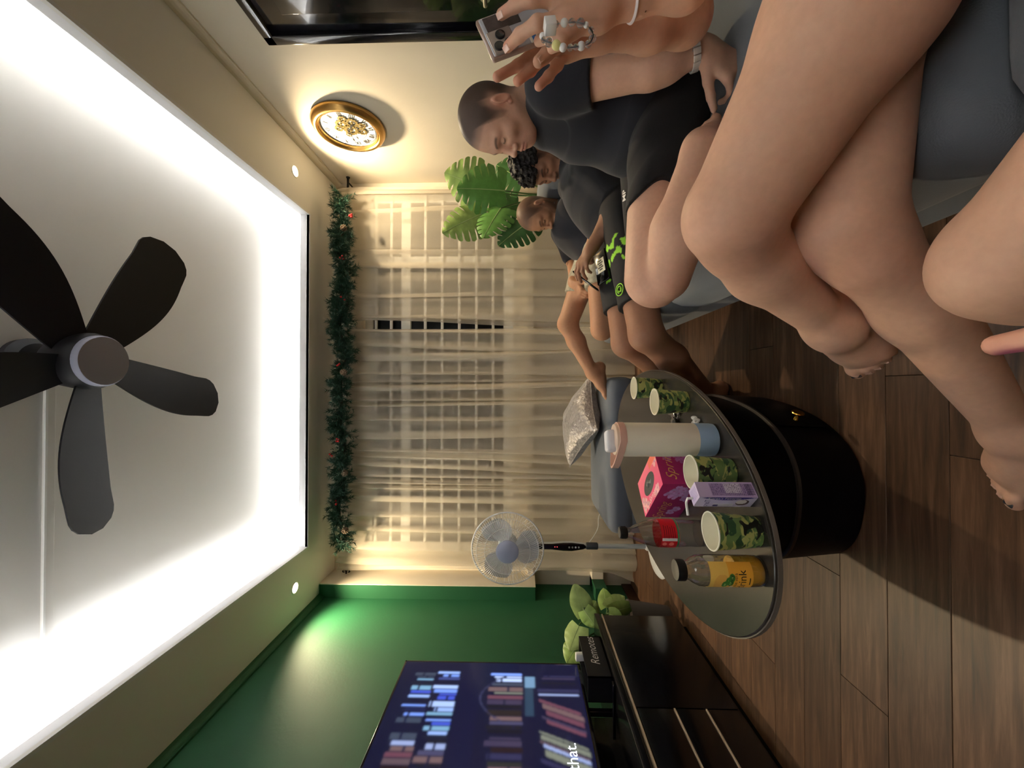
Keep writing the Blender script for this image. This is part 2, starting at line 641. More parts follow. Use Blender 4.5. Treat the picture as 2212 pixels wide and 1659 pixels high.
# door in the cream wall
D0, D1, DZ = 1.06, 2.015, 2.315
dr = tag(empty('door_1', (XR, (D0 + D1) / 2, 0)), 'glossy black door with black frame in the cream wall', 'door', kind='structure')
fr = MB()
fr.box((XR - 0.03, D1 - 0.055, 0), (XR + 0.02, D1, DZ), bevel=0.006).box((XR - 0.03, D0, 0), (XR + 0.02, D0 + 0.055, DZ), bevel=0.006)
fr.box((XR - 0.03, D0, DZ - 0.055), (XR + 0.02, D1, DZ), bevel=0.006)
fr.build('door_frame', M_BLACKG, dr)
lf = MB().box((XR - 0.008, D0 + 0.055, 0.005), (XR + 0.01, D1 - 0.055, DZ - 0.055), bevel=0.003)
lf.build('door_leaf', M_BLACKG, dr)
MB().box((XR - 0.012, D0 + 0.15, 1.3), (XR, D1 - 0.15, 2.15), bevel=0.003).build('door_panel', M_BLACKG, dr)
hp = at_x(1048, 12, XR - 0.05)
hd = MB()
hd.lathe([(0.024, 0), (0.024, 0.008), (0.01, 0.01), (0.01, 0.045)], (XR - 0.008, hp.y, hp.z), (-1, 0, 0), 20)
hd.tube(bez((XR - 0.05, hp.y, hp.z), (XR - 0.055, hp.y - 0.03, hp.z), (XR - 0.055, hp.y - 0.06, hp.z), (XR - 0.05, hp.y - 0.12, hp.z - 0.005), 8), 0.009, 10)
hd.build('door_handle', M_STEEL, dr)

# window with horizontal grille bars
wn = tag(empty('window_1', ((WX0 + WX1) / 2, YW + 0.08, WZ0)), 'white framed window with horizontal grille bars behind the curtains', 'window', kind='structure')
M_ALU = mat('window_frame_paint', rgb(236, 236, 232), 0.4)
fw = MB()
Y0, Y1 = YW + 0.05, YW + 0.10
fw.box((WX0, Y0, WZ0), (WX1, Y1, WZ0 + 0.09)).box((WX0, Y0, WZ1 - 0.07), (WX1, Y1, WZ1))
fw.build('window_frame', M_ALU, wn, smooth=False)
for xm in (WX0 + 0.03, -0.62, 0.28, 1.165, WX1 - 0.03):
    MB().box((xm - 0.035, Y0 - 0.012, WZ0), (xm + 0.035, Y1 + 0.01, WZ1)).build('mullion', M_ALU, wn, smooth=False)
ztr = at_y(877, 838, YW + 0.05).z
MB().box((WX0, Y0 - 0.01, ztr - 0.042), (WX1, Y1 + 0.01, ztr + 0.042)).build('transom', M_ALU, wn, smooth=False)
for px in (812, 845, 918.5, 955, 992, 1029, 1065):
    z = at_y(px, 838, YW + 0.03).z
    MB().box((WX0, YW + 0.022, z - 0.012), (WX1, YW + 0.04, z + 0.012), bevel=0.003).build('grille_bar', M_ALU, wn, smooth=False)
M_GLASS = mat('night_glass', rgb(6, 8, 14), 0.3, spec=0.2)
for a, b in ((WX0, -0.62), (-0.62, 0.28), (0.28, 1.165), (1.165, WX1)):
    MB().box((a, YW + 0.075, WZ0 + 0.05), (b, YW + 0.08, WZ1 - 0.05)).build('pane', M_GLASS, wn, smooth=False)

# recessed downlights in the dropped border
WARM = (1.0, 0.80, 0.50)
M_LAMP = mat('lamp_lens', rgb(255, 225, 160), 0.4, emit=((1.0, 0.80, 0.5, 1), 14))
for px, py, lab in ((637, 370, 'small round warm downlight in the border above the clock'), (637, 1270, 'small round warm downlight in the border beside the green wall')):
    p = at_z(px, py, ZC)
    d = empty('downlight', (p.x, p.y, ZC), lab, 'downlight', 'recessed downlights near the window')
    MB().lathe([(0.034, 0.0), (0.036, -0.004), (0.044, -0.004), (0.046, 0.001)], p, (0, 0, 1), 28, caps=False).build('trim_ring', M_WHITE, d)
    MB().lathe([(0.0001, -0.0025), (0.034, -0.0025), (0.034, 0.004)], p, (0, 0, 1), 28).build('lens', M_LAMP, d)
    l = bpy.data.lights.new('downlight_beam', 'SPOT')
    l.energy, l.color, l.spot_size, l.spot_blend, l.shadow_soft_size = 74, WARM, math.radians(150), 0.8, 0.03
    s = bpy.data.objects.new('downlight_beam', l)
    s.location = (p.x, p.y, ZC - 0.012)
    COL.objects.link(s)

# ------------------------------------------------------------------ ceiling fan
HUB = at_z(228, 780, 2.60)
HX, HY = HUB.x, HUB.y
fan = empty('ceiling_fan', (HX, HY, ZU), 'black five-blade ceiling fan with a pale round light', 'ceiling fan')
M_FANB = mat('fan_black', rgb(20, 19, 24), 0.5, spec=0.3)
MB().lathe([(0.085, ZU + 0.003), (0.09, ZU - 0.03), (0.07, ZU - 0.06), (0.03, ZU - 0.07), (0.02, ZU - 0.075), (0.02, 2.74)], (HX, HY, 0), (0, 0, 1), 36).build('canopy', M_FANB, fan)
MB().lathe([(0.03, 2.80), (0.075, 2.79), (0.10, 2.75), (0.112, 2.69), (0.11, 2.645), (0.10, 2.625)], (HX, HY, 0), (0, 0, 1), 40).build('motor_housing', M_FANB, fan)
MB().lathe([(0.1, 2.63), (0.1, 2.61), (0.094, 2.602), (0.0001, 2.598)], (HX, HY, 0), (0, 0, 1), 40).build('light_disc', mat('fan_light', rgb(150, 152, 172), 0.35), fan)
for k in range(5):
    a = math.radians(33.6 + 70.5 * 0 + 72 * k - 2)
    d, s = Vector((math.cos(a), math.sin(a), 0)), Vector((-math.sin(a), math.cos(a), 0))

    def blade(u, v, d=d, s=s):
        r = lerp(0.085, 0.69, u)
        wdt = 0.055 + 0.055 * math.sin(min(u * 1.35, 1) * PI * 0.62)
        if u > 0.86:
            wdt *= math.sqrt(max(0.0, 1 - ((u - 0.86) / 0.145) ** 2))
        q = (v - 0.5) * 2
        return Vector((HX, HY, 2.672)) + d * r + s * (q * wdt + 0.03 * math.sin(u * PI)) + Vector((0, 0, -q * wdt * 0.28 + 0.012 * u))
    mb = MB().grid(blade, 24, 6)
    n = len(mb.v)
    mb.v += [v + Vector((0, 0, 0.008)) for v in mb.v]
    mb.f += [tuple(n + i for i in reversed(q)) for q in mb.f]
    # close the rim
    W = 7
    rim = [(i, 0) for i in range(25)] + [(24, j) for j in range(1, 7)] + [(i, 6) for i in range(23, -1, -1)] + [(0, j) for j in range(5, 0, -1)]
    ids = [i * W + j for i, j in rim]
    for q in range(len(ids)):
        a_, b_ = ids[q], ids[(q + 1) % len(ids)]
        mb.f.append((a_, b_, n + b_, n + a_))
    mb.build('blade', M_FANB, fan, angle=50)

# ------------------------------------------------------------------ wall clock
CP = at_x(754, 280, XR - 0.03)
ck = empty('wall_clock', (XR, CP.y, CP.z), 'round gold-rimmed wall clock with roman numerals and exposed gears', 'clock')
M_GOLD = mat('aged_gold', rgb(186, 146, 84), 0.32, metal=1.0)
M_GOLD2 = mat('gear_brass', rgb(190, 170, 116), 0.4, metal=0.9)
M_FACE = mat('clock_face', rgb(228, 228, 226), 0.5, noise=(12, 0.06))
M_INK = mat('black_ink', rgb(28, 26, 26), 0.6)
R = 0.245
CC = Vector((XR, CP.y, CP.z))
cw = lambda a, b, h=0.03: CC + Vector((-h, -a, b))     # a to the viewer's right when facing the wall
MB().lathe([(R - 0.02, 0.0), (R, 0.004), (R + 0.004, 0.018), (R - 0.004, 0.034), (R - 0.018, 0.05), (R - 0.03, 0.056), (R - 0.04, 0.052), (R - 0.046, 0.04), (R - 0.05, 0.03)], CC, (-1, 0, 0), 72, caps=False).build('rim', M_GOLD, ck, angle=60)
MB().lathe([(R - 0.046, 0.04), (R - 0.05, 0.044), (R - 0.056, 0.04), (R - 0.058, 0.032)], CC, (-1, 0, 0), 72, caps=False).build('inner_ring', M_GOLD, ck)
MB().lathe([(R - 0.05, 0.0), (R - 0.05, 0.028), (0.0001, 0.028)], CC, (-1, 0, 0), 72).build('dial', M_FACE, ck)
numerals = ['XII', 'I', 'II', 'III', 'IIII', 'V', 'VI', 'VII', 'VIII', 'IX', 'X', 'XI']
for k, s in enumerate(numerals):
    a = 2 * PI * k / 12
    er, et = Vector((math.sin(a), math.cos(a))), Vector((math.cos(a), -math.sin(a)))

    def place(x, y, er=er, et=et):
        q = er * (0.150 + y) + et * x * 0.8
        return cw(q.x, q.y, 0.0295)
    put_text(s, 0.052, place, M_INK, ck, 'numeral', bold=0.0005)
for rr in (0.118, 0.184, 0.178):
    MB().tube([cw(rr * math.sin(2 * PI * i / 60), rr * math.cos(2 * PI * i / 60), 0.0285) for i in range(60)], 0.0011, 6, closed=True).build('dial_ring', M_INK, ck)


def gear(cx_, cy_, r, nt_, h):
    mb = MB()
    for i in range(nt_ * 2):
        pass
    pts = []
    for i in range(nt_ * 4):
        a = 2 * PI * i / (nt_ * 4)
        rr = r if i % 4 < 2 else r * 0.86
        pts.append((rr * math.cos(a), rr * math.sin(a)))
    inner = [(r * 0.55 * math.cos(2 * PI * i / (nt_ * 4)), r * 0.55 * math.sin(2 * PI * i / (nt_ * 4))) for i in range(nt_ * 4)]
    k = len(pts)
    for hh in (h, h + 0.003):
        mb.v += [cw(cx_ + x, cy_ + y, hh) for x, y in pts] + [cw(cx_ + x, cy_ + y, hh) for x, y in inner]
    for i in range(k):
        j = (i + 1) % k
        mb.f += [(i, j, k + j, k + i), (2 * k + i, 3 * k + i, 3 * k + j, 2 * k + j), (i, 2 * k + i, 2 * k + j, j), (k + i, k + j, 3 * k + j, 3 * k + i)]
    for q in range(4):
        a = PI * q / 2 + r * 20
        d = Vector((math.cos(a), math.sin(a)))
        e = Vector((-d.y, d.x)) * r * 0.07
        n = len(mb.v)
        for t, sg in ((0.0, -1), (0.6 * r, -1), (0.6 * r, 1), (0.0, 1)):
            mb.v.append(cw(cx_ + d.x * t + e.x * sg, cy_ + d.y * t + e.y * sg, h + 0.0015))
        mb.f.append((n, n + 1, n + 2, n + 3))
    mb.lathe([(r * 0.16, -0.002), (r * 0.16, 0.006), (0.0001, 0.007)], cw(cx_, cy_, h), (-1, 0, 0), 12)
    return mb


for gx, gy, gr, n, h in ((0.0, -0.015, 0.052, 16, 0.034), (0.06, 0.03, 0.040, 12, 0.031), (0.07, -0.05, 0.046, 14, 0.031), (-0.02, -0.085, 0.036, 12, 0.031), (0.015, 0.065, 0.030, 10, 0.031), (0.11, 0.0, 0.030, 10, 0.031), (0.04, -0.105, 0.03, 10, 0.033), (-0.045, 0.02, 0.022, 9, 0.034)):
    gear(gx, gy, gr, n, h).build('gear', M_GOLD2, ck, smooth=False)
for ang, L, wd in ((-86, 0.125, 0.004), (128, 0.085, 0.006)):
    a = math.radians(ang)
    d, e = Vector((math.sin(a), math.cos(a))), Vector((math.cos(a), -math.sin(a)))
    mb = MB()
    for t, q in ((-0.02, 0.5), (L * 0.6, 0.6), (L * 0.78, 1.9), (L * 0.88, 0.5), (L, 0.1)):
        mb.v += [cw(d.x * t + e.x * wd * q, d.y * t + e.y * wd * q, 0.041), cw(d.x * t - e.x * wd * q, d.y * t - e.y * wd * q, 0.041)]
    for i in range(4):
        mb.f.append((2 * i, 2 * i + 1, 2 * i + 3, 2 * i + 2))
    mb.build('hand', M_INK, ck, smooth=False)
# ================================================================== curtains, rod, garland
def cloth_material(name, color, transp):
    m = bpy.data.materials.new(name)
    m.use_nodes = True
    nt = m.node_tree
    nt.nodes.remove(nt.nodes['Principled BSDF'])
    out = nt.nodes['Material Output']
    df = nt.nodes.new('ShaderNodeBsdfDiffuse')
    tl = nt.nodes.new('ShaderNodeBsdfTranslucent')
    tp = nt.nodes.new('ShaderNodeBsdfTransparent')
    m1, m2 = nt.nodes.new('ShaderNodeMixShader'), nt.nodes.new('ShaderNodeMixShader')
    tc = nt.nodes.new('ShaderNodeTexCoord')
    mp = nt.nodes.new('ShaderNodeMapping')
    mp.inputs['Scale'].default_value = (60, 60, 60)
    nz = nt.nodes.new('ShaderNodeTexNoise')
    nz.inputs['Scale'].default_value = 6
    nz.inputs['Detail'].default_value = 4
    nt.links.new(tc.outputs['Object'], mp.inputs[0])
    nt.links.new(mp.outputs[0], nz.inputs['Vector'])
    cr = nt.nodes.new('ShaderNodeValToRGB')
    cr.color_ramp.elements[0].position, cr.color_ramp.elements[1].position = 0.3, 0.7
    cr.color_ramp.elements[0].color = tuple(c * 0.9 for c in color[:3]) + (1,)
    cr.color_ramp.elements[1].color = color
    nt.links.new(nz.outputs[0], cr.inputs[0])
    nt.links.new(cr.outputs[0], df.inputs[0])
    nt.links.new(cr.outputs[0], tl.inputs[0])
    m1.inputs[0].default_value = 0.25
    nt.links.new(df.outputs[0], m1.inputs[1])
    nt.links.new(tl.outputs[0], m1.inputs[2])
    m2.inputs[0].default_value = transp
    nt.links.new(m1.outputs[0], m2.inputs[1])
    nt.links.new(tp.outputs[0], m2.inputs[2])
    nt.links.new(m2.outputs[0], out.inputs['Surface'])
    return m


M_CURT = cloth_material('sheer_linen', rgb(222, 212, 196), 0.50)
YC = 3.29
PXTOP, PXBOT = 726.0, 1372.0


def curtain(name, label, edge_a, edge_b, ridges, flare=0.0):
    """edge_a/edge_b and pleats [(row at the top, middle, bottom, half width m, depth m)] in picture rows on the plane Y=YC;
    every pleat doubles the cloth back on itself"""
    nv = 64
    ztop, zbot = at_y(PXTOP, 838, YC).z, 0.012
    rows = []
    for j in range(nv + 1):
        t = j / nv
        z = lerp(ztop, zbot, t)
        px = lerp(PXTOP, PXBOT, t)
        xa, xb = at_y(px, edge_a(t), YC).x, at_y(px, edge_b(t), YC).x
        cs = []
        for (y0, y1, y2, hw, dp) in ridges:
            yc_ = (y0 * (1 - 2 * t) + y1 * 2 * t) if t < 0.5 else (y1 * (2 - 2 * t) + y2 * (2 * t - 1))
            cs.append((at_y(px, yc_, YC).x, hw, dp, y0))
        pts = [(xa, 0.01)]
        for k, (c, hw, dp, y0) in enumerate(cs):
            nxt = cs[k + 1][0] if k + 1 < len(cs) else xb
            prv = cs[k - 1][0] if k else xa
            h_ = min(hw * (0.8 + 0.5 * t), 0.42 * abs(prv - c), 0.42 * abs(nxt - c))
            d = dp * 1.25 * (0.85 + 0.15 * math.cos(3 * t + y0)) * min(1.0, 0.35 + 6 * t)
            wv = 0.008 * math.sin(4 * t + y0)
            pts += [((prv + c) / 2 if k else (xa * 0.4 + c * 0.6), 0.012 + wv)]
            if int(y0) % 2:
                pts += [(c + h_, d * 0.10), (c - h_, d * 0.22), (c - h_ * 1.05, d * 0.40), (c + h_ * 0.7, d * 0.62), (c + h_, d * 0.80), (c + h_ * 0.9, d * 1.0), (c, d * 1.04), (c - h_, d * 0.80)]
            else:
                pts += [(c + h_, d * 0.80), (c, d * 1.04), (c - h_ * 0.9, d * 1.0), (c - h_, d * 0.80), (c - h_ * 0.7, d * 0.62), (c + h_ * 1.05, d * 0.40), (c + h_, d * 0.22), (c - h_, d * 0.10)]
        pts += [((cs[-1][0] + xb) / 2, 0.012), (xb, 0.012)]
        P_ = np.array(pts)
        for _ in range(2):
            q0, q1 = P_[:-1] * 0.75 + P_[1:] * 0.25, P_[:-1] * 0.25 + P_[1:] * 0.75
            P_ = np.concatenate([P_[:1], np.stack([q0, q1], 1).reshape(-1, 2), P_[-1:]])
        X, dep = P_[:, 0], P_[:, 1].copy()
        dep += 0.004 * np.sin(X * 41 + 2.0 * math.sin(2.2 * t + 1)) + 0.003 * np.sin(X * 67 + 4 * t)
        hd_ = math.exp(-t * 26)
        dep += hd_ * 0.014 * np.sin(X * 120)
        zz = z + hd_ * 0.012 * np.sin(X * 70) + (0.008 * np.sin(X * 23) if t > 0.97 else 0)
        if flare and t > 0.8:
            dep += flare * (t - 0.8) * 5 * (0.5 + 0.5 * np.sin(X * 17 + 1))
        rows.append(np.stack([X, YC + 0.05 - dep, np.broadcast_to(zz, X.shape)], 1))
    V = np.concatenate(rows)
    n = len(rows[0])
    i, j = np.meshgrid(np.arange(nv), np.arange(n - 1), indexing='ij')
    a_ = (i * n + j).ravel()
    F = np.stack([a_, a_ + 1, a_ + n + 1, a_ + n], 1)
    o = make_obj(name, V, F, M_CURT)
    return tag(o, label, 'curtain', 'sheer window curtains')


pw = lambda *ps: (lambda t: float(np.interp(t, [p[0] for p in ps], [p[1] for p in ps])))
curtain('curtain', 'flat beige sheer curtain panel behind the seated men and the monstera',
        pw((0, 398), (1, 396)), pw((0, 697), (0.1, 690), (0.3, 693), (0.5, 700), (0.7, 705), (1, 706)),
        [(412, 410, 408, 0.03, 0.035), (455, 440, 430, 0.02, 0.016), (541, 541, 541, 0.02, 0.024), (572, 570, 568, 0.03, 0.02), (640, 632, 632, 0.02, 0.014), (684, 682, 690, 0.03, 0.035)])
curtain('curtain', 'deeply folded beige sheer curtain panel behind the standing fan',
        pw((0, 702), (0.1, 709), (0.4, 709), (0.7, 707), (1, 708)), pw((0, 1238), (0.3, 1232), (0.8, 1238), (0.93, 1243), (1, 1262)),
        [(714, 716, 720, 0.03, 0.04), (740, 752, 756, 0.022, 0.035), (776, 768, 752, 0.03, 0.045), (806, 806, 806, 0.013, 0.05), (824, 822, 816, 0.012, 0.035), (840, 836, 826, 0.045, 0.055),
         (864, 862, 858, 0.012, 0.06), (878, 872, 864, 0.012, 0.05), (906, 906, 900, 0.014, 0.055), (944, 938, 925, 0.035, 0.05), (972, 975, 985, 0.011, 0.05), (984, 990, 1008, 0.012, 0.055), (1000, 1012, 1030, 0.02, 0.05),
         (1026, 1030, 1034, 0.018, 0.035), (1040, 1045, 1046, 0.013, 0.06), (1054, 1056, 1056, 0.011, 0.045), (1078, 1082, 1085, 0.028, 0.035), (1112, 1114, 1116, 0.022, 0.035), (1142, 1148, 1150, 0.026, 0.03), (1180, 1184, 1184, 0.035, 0.04), (1216, 1218, 1222, 0.03, 0.04)], flare=0.05)

M_IRON = mat('black_iron', rgb(18, 18, 18), 0.5, metal=0.6)
zr = at_y(738, 838, 3.25).z
rodx0, rodx1 = -1.572, at_y(738, 386, 3.352).x
rod = empty('curtain_rod', (0, 3.352, zr), 'thin black curtain rod with curled iron finials above the curtains', 'curtain rod')
MB().tube([(rodx0, 3.352, zr), (rodx1, 3.352, zr)], 0.010, 12).build('bar', M_IRON, rod)
for sgn, x in ((-1, rodx0), (1, rodx1)):
    fb = MB()
    fb.tube([(x, 3.352, zr), (x + sgn * 0.05, 3.352, zr)], [0.012, 0.006], 10)
    fb.sphere((x + sgn * 0.012, 3.352, zr), 0.017, 12, 8)
    if sgn < 0:
        for dz, dy in ((0.03, 0), (-0.03, 0)):
            fb.tube(bez((x - 0.012, 3.352, zr), (x - 0.02, 3.352 + dy, zr + dz * 1.4), (x - 0.042, 3.352 + dy, zr + dz * 1.2), (x - 0.034, 3.352 + dy, zr + dz * 0.5), 10), 0.005, 8)
        fb.tube([(x - 0.03, 3.352, zr), (x - 0.052, 3.352, zr)], [0.007, 0.001], 8)
    else:
        fb.tube([(x + 0.04, 3.352, zr), (x + 0.09, 3.352, zr)], [0.016, 0.001], 4)
    fb.build('finial', M_IRON, rod)
for x in (rodx0 + 0.03, rodx1 - 0.03):
    MB().tube([(x, 3.352, zr), (x, YW + 0.005, zr)], 0.006, 8).build('bracket', M_IRON, rod)

# pine garland draped along the rod
gl = empty('garland', (0.15, 3.2, zr - 0.05), 'dark green artificial pine garland with red berries and cones along the curtain top', 'garland')
ga, gb = at_y(738, 424, 3.19), at_y(734, 1178, 3.19)
gpath = []
for i in range(61):
    t = i / 60
    p = ga.lerp(gb, t)
    p.z += 0.018 * math.sin(t * 23) + 0.012 * math.sin(t * 51) - 0.012
    p.y += 0.02 * math.sin(t * 31)
    gpath.append(p)
MB().tube(gpath, 0.016, 8).build('wire_core', mat('garland_core', rgb(40, 44, 30), 0.8), gl)
gr = random.Random(11)
nv_, nf_ = [], []
for k in range(760):
    i = gr.randrange(60)
    base = gpath[i].lerp(gpath[i + 1], gr.random())
    a = gr.random() * 2 * PI
    along = (gpath[i + 1] - gpath[i]).normalized()
    d = (Vector((0, math.cos(a), math.sin(a))) + along * gr.uniform(-0.9, 0.9)).normalized()
    if base.y + d.y * 0.1 > 3.25:
        d.y = -abs(d.y)
    L = gr.uniform(0.07, 0.12)
    s, u, _ = frame_from(d)
    for n in range(40):
        t = gr.uniform(0.1, 1.0)
        b = gr.random() * 2 * PI
        o_ = base + d * L * t
        e = (d * 0.75 + (s * math.cos(b) + u * math.sin(b)) * 0.8).normalized()
        wv = e.cross(Vector((gr.uniform(-1, 1), gr.uniform(-1, 1), gr.uniform(-1, 1)))).normalized() * 0.0030
        q = len(nv_)
        nl = gr.uniform(0.028, 0.046)
        nv_ += [tuple(o_ - wv), tuple(o_ + wv), tuple(o_ + e * nl)]
        nf_.append((q, q + 1, q + 2))
o = make_obj('needles', nv_, np.array(nf_), mat('pine_needle', rgb(30, 66, 50), 0.6, noise=(40, 0.4)), gl, smooth=False)
tag(o, kind='stuff')
M_BERRY = mat('red_berry', rgb(190, 30, 36), 0.3)
for px, py, n in ((756, 468, 6), (738, 556, 5), (730, 790, 4), (731, 951, 5), (722, 1085, 4), (712, 985, 2), (741, 645, 2)):
    p = at_y(px, py, 3.125)
    for q in range(n):
        MB().sphere(p + Vector((gr.uniform(-0.018, 0.018), gr.uniform(-0.01, 0.01), gr.uniform(-0.018, 0.018))), 0.0085, 10, 7).build('berry', M_BERRY, gl)
M_CONE = mat('pine_cone', rgb(92, 74, 56), 0.8)
for px, py in ((742, 492), (742, 804), (744, 1022), (745, 1146)):
    p = at_y(px, py, 3.10)
    cn = MB()
    cn.sphere(p, 0.02, 10, 8)
    for ring in range(5):
        for q in range(9):
            a = 2 * PI * q / 9 + ring * 0.35
            r_ = 0.024 * math.sin(PI * (ring + 1) / 6.5)
            c_ = p + Vector((r_ * math.cos(a), -0.02 + ring * 0.01, r_ * math.sin(a)))
            cn.sphere(c_, 0.0055, 6, 4, (1, 0.6, 1))
    cn.build('pine_cone', M_CONE, gl)

# ================================================================== sofa, ottoman, cushion
M_SOFA = mat('grey_fabric', rgb(102, 106, 112), 0.9, sheen=0.25, bump=(420, 0.12), noise=(6, 0.08))
SOFX = 0.30
sofa = empty('sofa', (0.85, 0.9, 0), 'long grey fabric sofa the people sit on', 'sofa')


def soft_box(lo, hi, r, puff=0.0, n=14):
    """rounded cushion block with a slightly domed top"""
    bm = bmesh.new()
    bmesh.ops.create_cube(bm, size=2)
    h = [(hi[i] - lo[i]) / 2 for i in range(3)]
    c = [(hi[i] + lo[i]) / 2 for i in range(3)]
    for v in bm.verts:
        v.co = Vector((v.co.x * h[0], v.co.y * h[1], v.co.z * h[2]))
    bmesh.ops.bevel(bm, geom=bm.edges[:], offset=r, segments=5, profile=0.6, affect='EDGES')
    bmesh.ops.subdivide_edges(bm, edges=[e for e in bm.edges if e.calc_length() > 0.25], cuts=6, use_grid_fill=True)
    for v in bm.verts:
        fx, fy = v.co.x / h[0], v.co.y / h[1]
        if v.co.z > 0:
            v.co.z += puff * (1 - fx * fx) * (1 - fy * fy) * v.co.z / h[2]
        v.co += Vector(c)
    return MB().add_bm(bm)


soft_box((SOFX + 0.05, -0.95, 0.07), (1.40, 2.72, 0.26), 0.03).build('base', M_SOFA, sofa)
for y0_, y1_ in ((-0.92, 0.47), (0.475, 1.50), (1.505, 2.70)):
    soft_box((SOFX, y0_, 0.23), (1.18, y1_, 0.425), 0.085, 0.015).build('seat_cushion', M_SOFA, sofa)
for y0_, y1_ in ((-0.92, 0.47), (0.475, 1.50), (1.505, 2.70)):
    soft_box((1.165, y0_, 0.36), (1.39, y1_, 0.86), 0.09, 0.0).build('back_cushion', M_SOFA, sofa)
soft_box((1.30, -0.95, 0.08), (1.45, 2.72, 0.78), 0.05).build('backrest', M_SOFA, sofa)
for xx_ in (SOFX + 0.1, 1.34):
    for yy_ in (-0.85, 0.8, 2.62):
        MB().lathe([(0.018, 0), (0.026, 0.075)], (xx_, yy_, 0), (0, 0, 1), 14).build('foot', mat('dark_wood', rgb(34, 20, 14), 0.5), sofa)

ot = empty('ottoman', (-0.42, 2.72, 0), 'grey fabric ottoman standing in front of the curtains', 'ottoman')
M_OTT = mat('slate_fabric', rgb(92, 98, 108), 0.9, sheen=0.2, bump=(420, 0.1))
soft_box((-0.90, 2.40, 0.06), (0.06, 3.05, 0.30), 0.04).build('base', M_OTT, ot)
soft_box((-0.91, 2.39, 0.26), (0.07, 3.06, 0.425), 0.075, 0.02).build('seat_pad', M_OTT, ot)
for xx_ in (-0.82, -0.02):
    for yy_ in (2.48, 2.97):
        MB().lathe([(0.018, 0), (0.024, 0.065)], (xx_, yy_, 0), (0, 0, 1), 14).build('foot', MATS['dark_wood'], ot)

# crushed-velvet cushion
M_VELV = mat('crushed_velvet', rgb(150, 144, 144), 0.34, spec=0.8, sheen=0.5, metal=0.35, bump=(46, 1.0), noise=(60, 0.45))
pc = at_y(1262, 910, 2.74)


def pillow_pt(side):
    def fn(u, v):
        a, b = u * 2 - 1, v * 2 - 1
        k = 0.235
        cxp = a * k * (1 - 0.12 * (1 - b * b) * abs(a))
        cyp = b * k * (1 - 0.12 * (1 - a * a) * abs(b))
        th = 0.098 * (max(0, (1 - a ** 2)) ** 0.42) * (max(0, (1 - b ** 2)) ** 0.42)
        th *= 1 + 0.06 * math.sin(9 * a + 3 * b) + 0.05 * math.sin(7 * b - 4 * a)
        return (cxp, cyp, side * th)
    return fn


pm = MB().grid(pillow_pt(1), 32, 32).grid(pillow_pt(-1), 32, 32, flip=True)
pil = empty('cushion', (pc.x, pc.y, 0.55), 'silver crushed-velvet square cushion lying on the ottoman', 'cushion', rot=(math.radians(16), math.radians(2), math.radians(42)))
pm.build('cover', M_VELV, pil, angle=None, world=False)
edge = [(-1, -1), (1, -1), (1, 1), (-1, 1)]
loop = []
for q in range(4):
    a, b = edge[q], edge[(q + 1) % 4]
    for i in range(12):
        t = i / 12
        x, y = lerp(a[0], b[0], t), lerp(a[1], b[1], t)
        loop.append(Vector((x * 0.235 * (1 - 0.12 * (1 - y * y) * abs(x)), y * 0.235 * (1 - 0.12 * (1 - x * x) * abs(y)), 0)))
MB().tube(loop, 0.004, 6, closed=True).build('piping', M_VELV, pil, world=False)

# ================================================================== coffee table
TZ = 0.46
TC = Vector((-0.302, 1.417, 0))
TA = Vector((0.157, 0.988, 0)).normalized()
TB = Vector((TA.y, -TA.x, 0))
ct = empty('coffee_table', (TC.x, TC.y, 0), 'black oval coffee table with a dark glass top and drum base', 'coffee table')
M_TTOP = mat('smoked_glass', rgb(48, 44, 40), 0.22, spec=0.4, coat=0.0)
M_TEDGE = mat('table_edge', rgb(96, 88, 80), 0.4)
M_TBLK = mat('table_black', rgb(4, 4, 6), 0.5, spec=0.15)


def oval(a, b, n=72, p=2.0, off=Vector((0, 0, 0))):
    out = []
    for i in range(n):
        t = 2 * PI * i / n
        c, s = math.cos(t), math.sin(t)
        out.append(TC + off + TA * (a * math.copysign(abs(c) ** (2 / p), c)) + TB * (b * math.copysign(abs(s) ** (2 / p), s)))
    return out


def loft(rings, cap0=True, cap1=True):
    mb = MB()
    n = len(rings[0])
    for r_ in rings:
        mb.v += [Vector(p) for p in r_]
    for i in range(len(rings) - 1):
        for k in range(n):
            k2 = (k + 1) % n
            mb.f.append((i * n + k, i * n + k2, (i + 1) * n + k2, (i + 1) * n + k))
    if cap0:
        mb.f.append(tuple(reversed(range(n))))
    if cap1:
        mb.f.append(tuple((len(rings) - 1) * n + k for k in range(n)))
    return mb


zv = lambda ps, z: [Vector((p.x, p.y, z)) for p in ps]
loft([zv(oval(0.636, 0.356, 96), TZ - 0.008), zv(oval(0.640, 0.360, 96), TZ - 0.006), zv(oval(0.640, 0.360, 96), TZ - 0.0015), zv(oval(0.638, 0.358, 96), TZ)]).build('top', M_TTOP, ct, angle=30)
loft([zv(oval(0.634, 0.354, 96), TZ - 0.017), zv(oval(0.643, 0.363, 96), TZ - 0.015), zv(oval(0.643, 0.363, 96), TZ - 0.0055), zv(oval(0.634, 0.354, 96), TZ - 0.0065)]).build('top_rim', M_TEDGE, ct, angle=30)
OFFB = TA * 0.045 + TB * 0.005
loft([zv(oval(0.34, 0.215, 96, 2.5, OFFB), 0.0), zv(oval(0.363, 0.236, 96, 2.5, OFFB), 0.012), zv(oval(0.385, 0.250, 96, 2.5, OFFB), 0.20)]).build('drum', M_TBLK, ct, angle=30)
